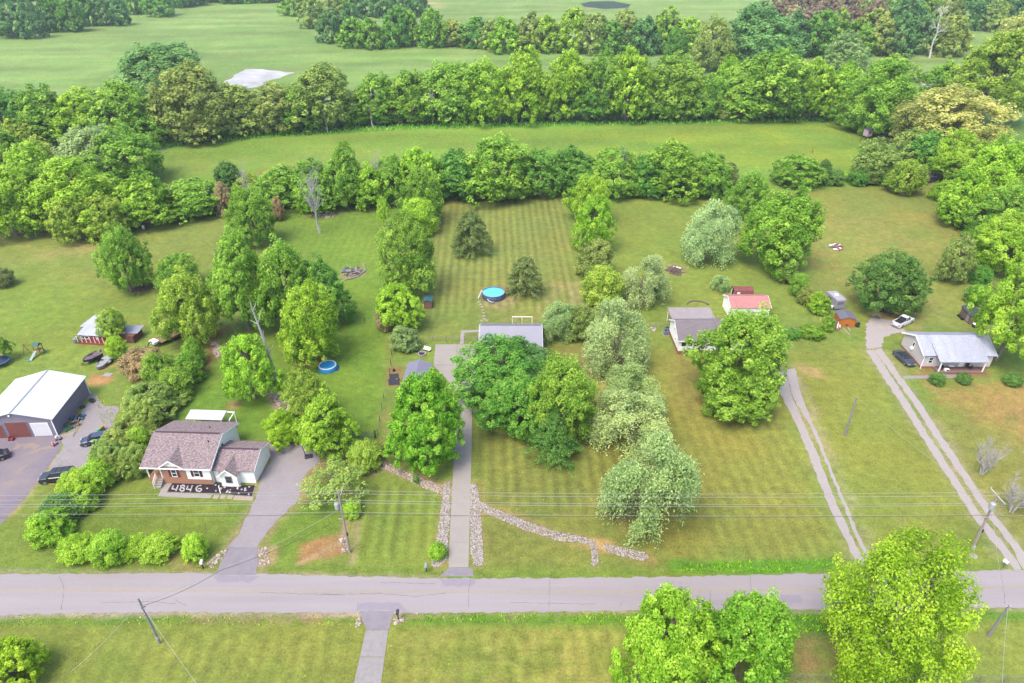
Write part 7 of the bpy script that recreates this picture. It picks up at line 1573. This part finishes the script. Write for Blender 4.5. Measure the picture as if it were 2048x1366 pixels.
M_PINTO = mat('pinto_coat', alb(160, 92, 70, 1.2), 0.8, nscale=0.9, col2=alb(240, 232, 226, 1.2)); M_WHC = mat('white_coat', alb(238, 230, 228, 1.2), 0.8, nscale=1.2, namt=0.06)
horse((2016, 239), R(200), 'brown and white horse grazing in the far right field', M_PINTO, 1); horse((2030, 241), R(30), 'white horse grazing beside the brown one', M_WHC, 2)

# ---------------------------------------------------------------- tall grass where the mower does not go
def tufts(regions, name, seed, cols):
    rs = np.random.RandomState(seed); P = []; H = []
    for poly, dens, h in regions:
        p = GX(poly); xs = [q[0] for q in p]; ys = [q[1] for q in p]
        n = int((max(xs) - min(xs)) * (max(ys) - min(ys)) * dens); X, Y = rs.uniform(min(xs), max(xs), n), rs.uniform(min(ys), max(ys), n)
        k = (sdf(p, X, Y) < 0) & (fnoise(X, Y, 1.5, seed) > 0.42); P.append(np.stack([X[k], Y[k]], 1)); H.append(np.full(k.sum(), h) * rs.uniform(0.5, 1.3, k.sum()))
    P = np.vstack(P); H = np.concatenate(H); n = len(P); a = rs.uniform(0, 2 * np.pi, n); w = H * 0.28; le = rs.normal(0, 0.3, (n, 2)) * H[:, None]
    b0 = np.stack([P[:, 0] - np.cos(a) * w, P[:, 1] - np.sin(a) * w, np.zeros(n)], 1); b1_ = np.stack([P[:, 0] + np.cos(a) * w, P[:, 1] + np.sin(a) * w, np.zeros(n)], 1); tp_ = np.stack([P[:, 0] + le[:, 0], P[:, 1] + le[:, 1], H], 1)
    o = obj(name, np_mesh(name, np.stack([b0, b1_, tp_], 1).reshape(-1, 3), np.arange(3 * n).reshape(n, 3), M_LEAF, np.clip(rs.normal(0.5, 0.2, n), 0, 1))); o.color = (*cols, 1); return tag(o, kind='stuff')
tufts([([(1350, 1126), (1500, 1122), (1660, 1118), (1660, 1140), (1500, 1145), (1350, 1146)], 30, 0.3), ([(800, 1228), (1250, 1226), (1250, 1250), (800, 1244)], 20, 0.3), ([(1570, 1232), (1700, 1228), (1720, 1264), (1570, 1266)], 24, 0.35)], 'ditch_grass', 3, leafc(118, 170, 44))
tufts([([(-100, 1232), (720, 1228), (716, 1250), (-100, 1256)], 9, 0.25), ([(320, 1120), (420, 1100), (435, 1140), (330, 1146)], 10, 0.25), ([(690, 890), (780, 880), (780, 930), (700, 945)], 10, 0.35),
       ([(1640, 600), (1660, 640), (1650, 670), (1540, 672), (1540, 662), (1640, 650)], 12, 0.4), ([(430, 380), (480, 430), (0, 470), (0, 445)], 5, 0.5)], 'rough_grass', 4, leafc(160, 174, 84))
tufts([([(300, 288), (420, 272), (800, 250), (1710, 236), (1710, 242), (800, 260), (420, 284), (300, 300)], 2.2, 0.9), ([(330, 425), (800, 405), (870, 398), (1450, 382), (1480, 380), (1480, 374), (800, 396), (330, 414)], 4, 0.6)], 'field_edge_grass', 5, leafc(104, 166, 56))
tufts([([(176, 786), (240, 800), (238, 850), (205, 850), (190, 820)], 10, 0.28), ([(118, 905), (150, 895), (130, 940), (100, 945)], 8, 0.2)], 'yard_weeds', 6, leafc(140, 158, 62))
tufts([([(560, 420), (790, 410), (770, 700), (740, 860), (460, 870), (540, 760), (690, 650)], 1.4, 0.2), ([(-100, 480), (300, 480), (300, 640), (100, 760), (-100, 720)], 0.7, 0.2), ([(-100, 1030), (60, 1010), (510, 995), (440, 1110), (-100, 1140)], 1.2, 0.16), ([(1640, 400), (1900, 380), (1940, 620), (1700, 640)], 0.5, 0.25), ([(1760, 760), (2100, 760), (2160, 1100), (2040, 1110)], 0.9, 0.18)], 'lawn_weeds', 7, leafc(96, 150, 52))
tufts([([(-100, 1256), (720, 1252), (690, 1420), (-100, 1420)], 2.2, 0.13), ([(785, 1255), (1250, 1255), (1250, 1420), (770, 1420)], 2.2, 0.13), ([(946, 830), (1230, 800), (1300, 1120), (946, 1140)], 1.2, 0.12), ([(1340, 800), (1560, 800), (1680, 1110), (1340, 1120)], 1.2, 0.12), ([(320, 300), (900, 262), (1700, 246), (1740, 330), (1400, 300), (600, 340)], 0.2, 0.35)], 'straw_grass', 8, leafc(168, 164, 96))

# ---------------------------------------------------------------- look-alikes are told apart by their place in the row
ORD = 'first second third fourth fifth sixth seventh eighth ninth tenth eleventh twelfth thirteenth fourteenth fifteenth sixteenth seventeenth eighteenth nineteenth'.split()
def ordinal(n):
    if n < 20: return ORD[n - 1]
    if n % 10 == 0: return {20: 'twentieth', 30: 'thirtieth', 40: 'fortieth', 50: 'fiftieth'}[n]
    return {2: 'twenty', 3: 'thirty', 4: 'forty', 5: 'fifty'}[n // 10] + '-' + ORD[n % 10 - 1]
same = {}
for o in scene.objects:
    if o.parent is None and o.get('label') and o.get('category'): same.setdefault(o['label'], []).append(o)
for lab, os_ in same.items():
    if len(os_) < 2: continue
    os_.sort(key=lambda o: o.location.x / depth(o.location))
    for i, o in enumerate(os_): o['label'] = ordinal(i + 1) + ' from the left: ' + lab
# ---------------------------------------------------------------- air
hm = bpy.data.materials.new('air'); hm.use_nodes = True
hn = hm.node_tree.nodes; hl = hm.node_tree.links
for n in list(hn): hn.remove(n)
ho = hn.new('ShaderNodeOutputMaterial'); hv = hn.new('ShaderNodeVolumePrincipled')
hv.inputs['Color'].default_value = (0.80, 0.92, 1.0, 1); hv.inputs['Density'].default_value = 0.0001; hv.inputs['Anisotropy'].default_value = 0.1
hl.new(hv.outputs[0], ho.inputs['Volume'])
tag(MB().box(-2100, -100, -1.0, 2100, 2100, 74.0).build('haze', hm), kind='stuff')
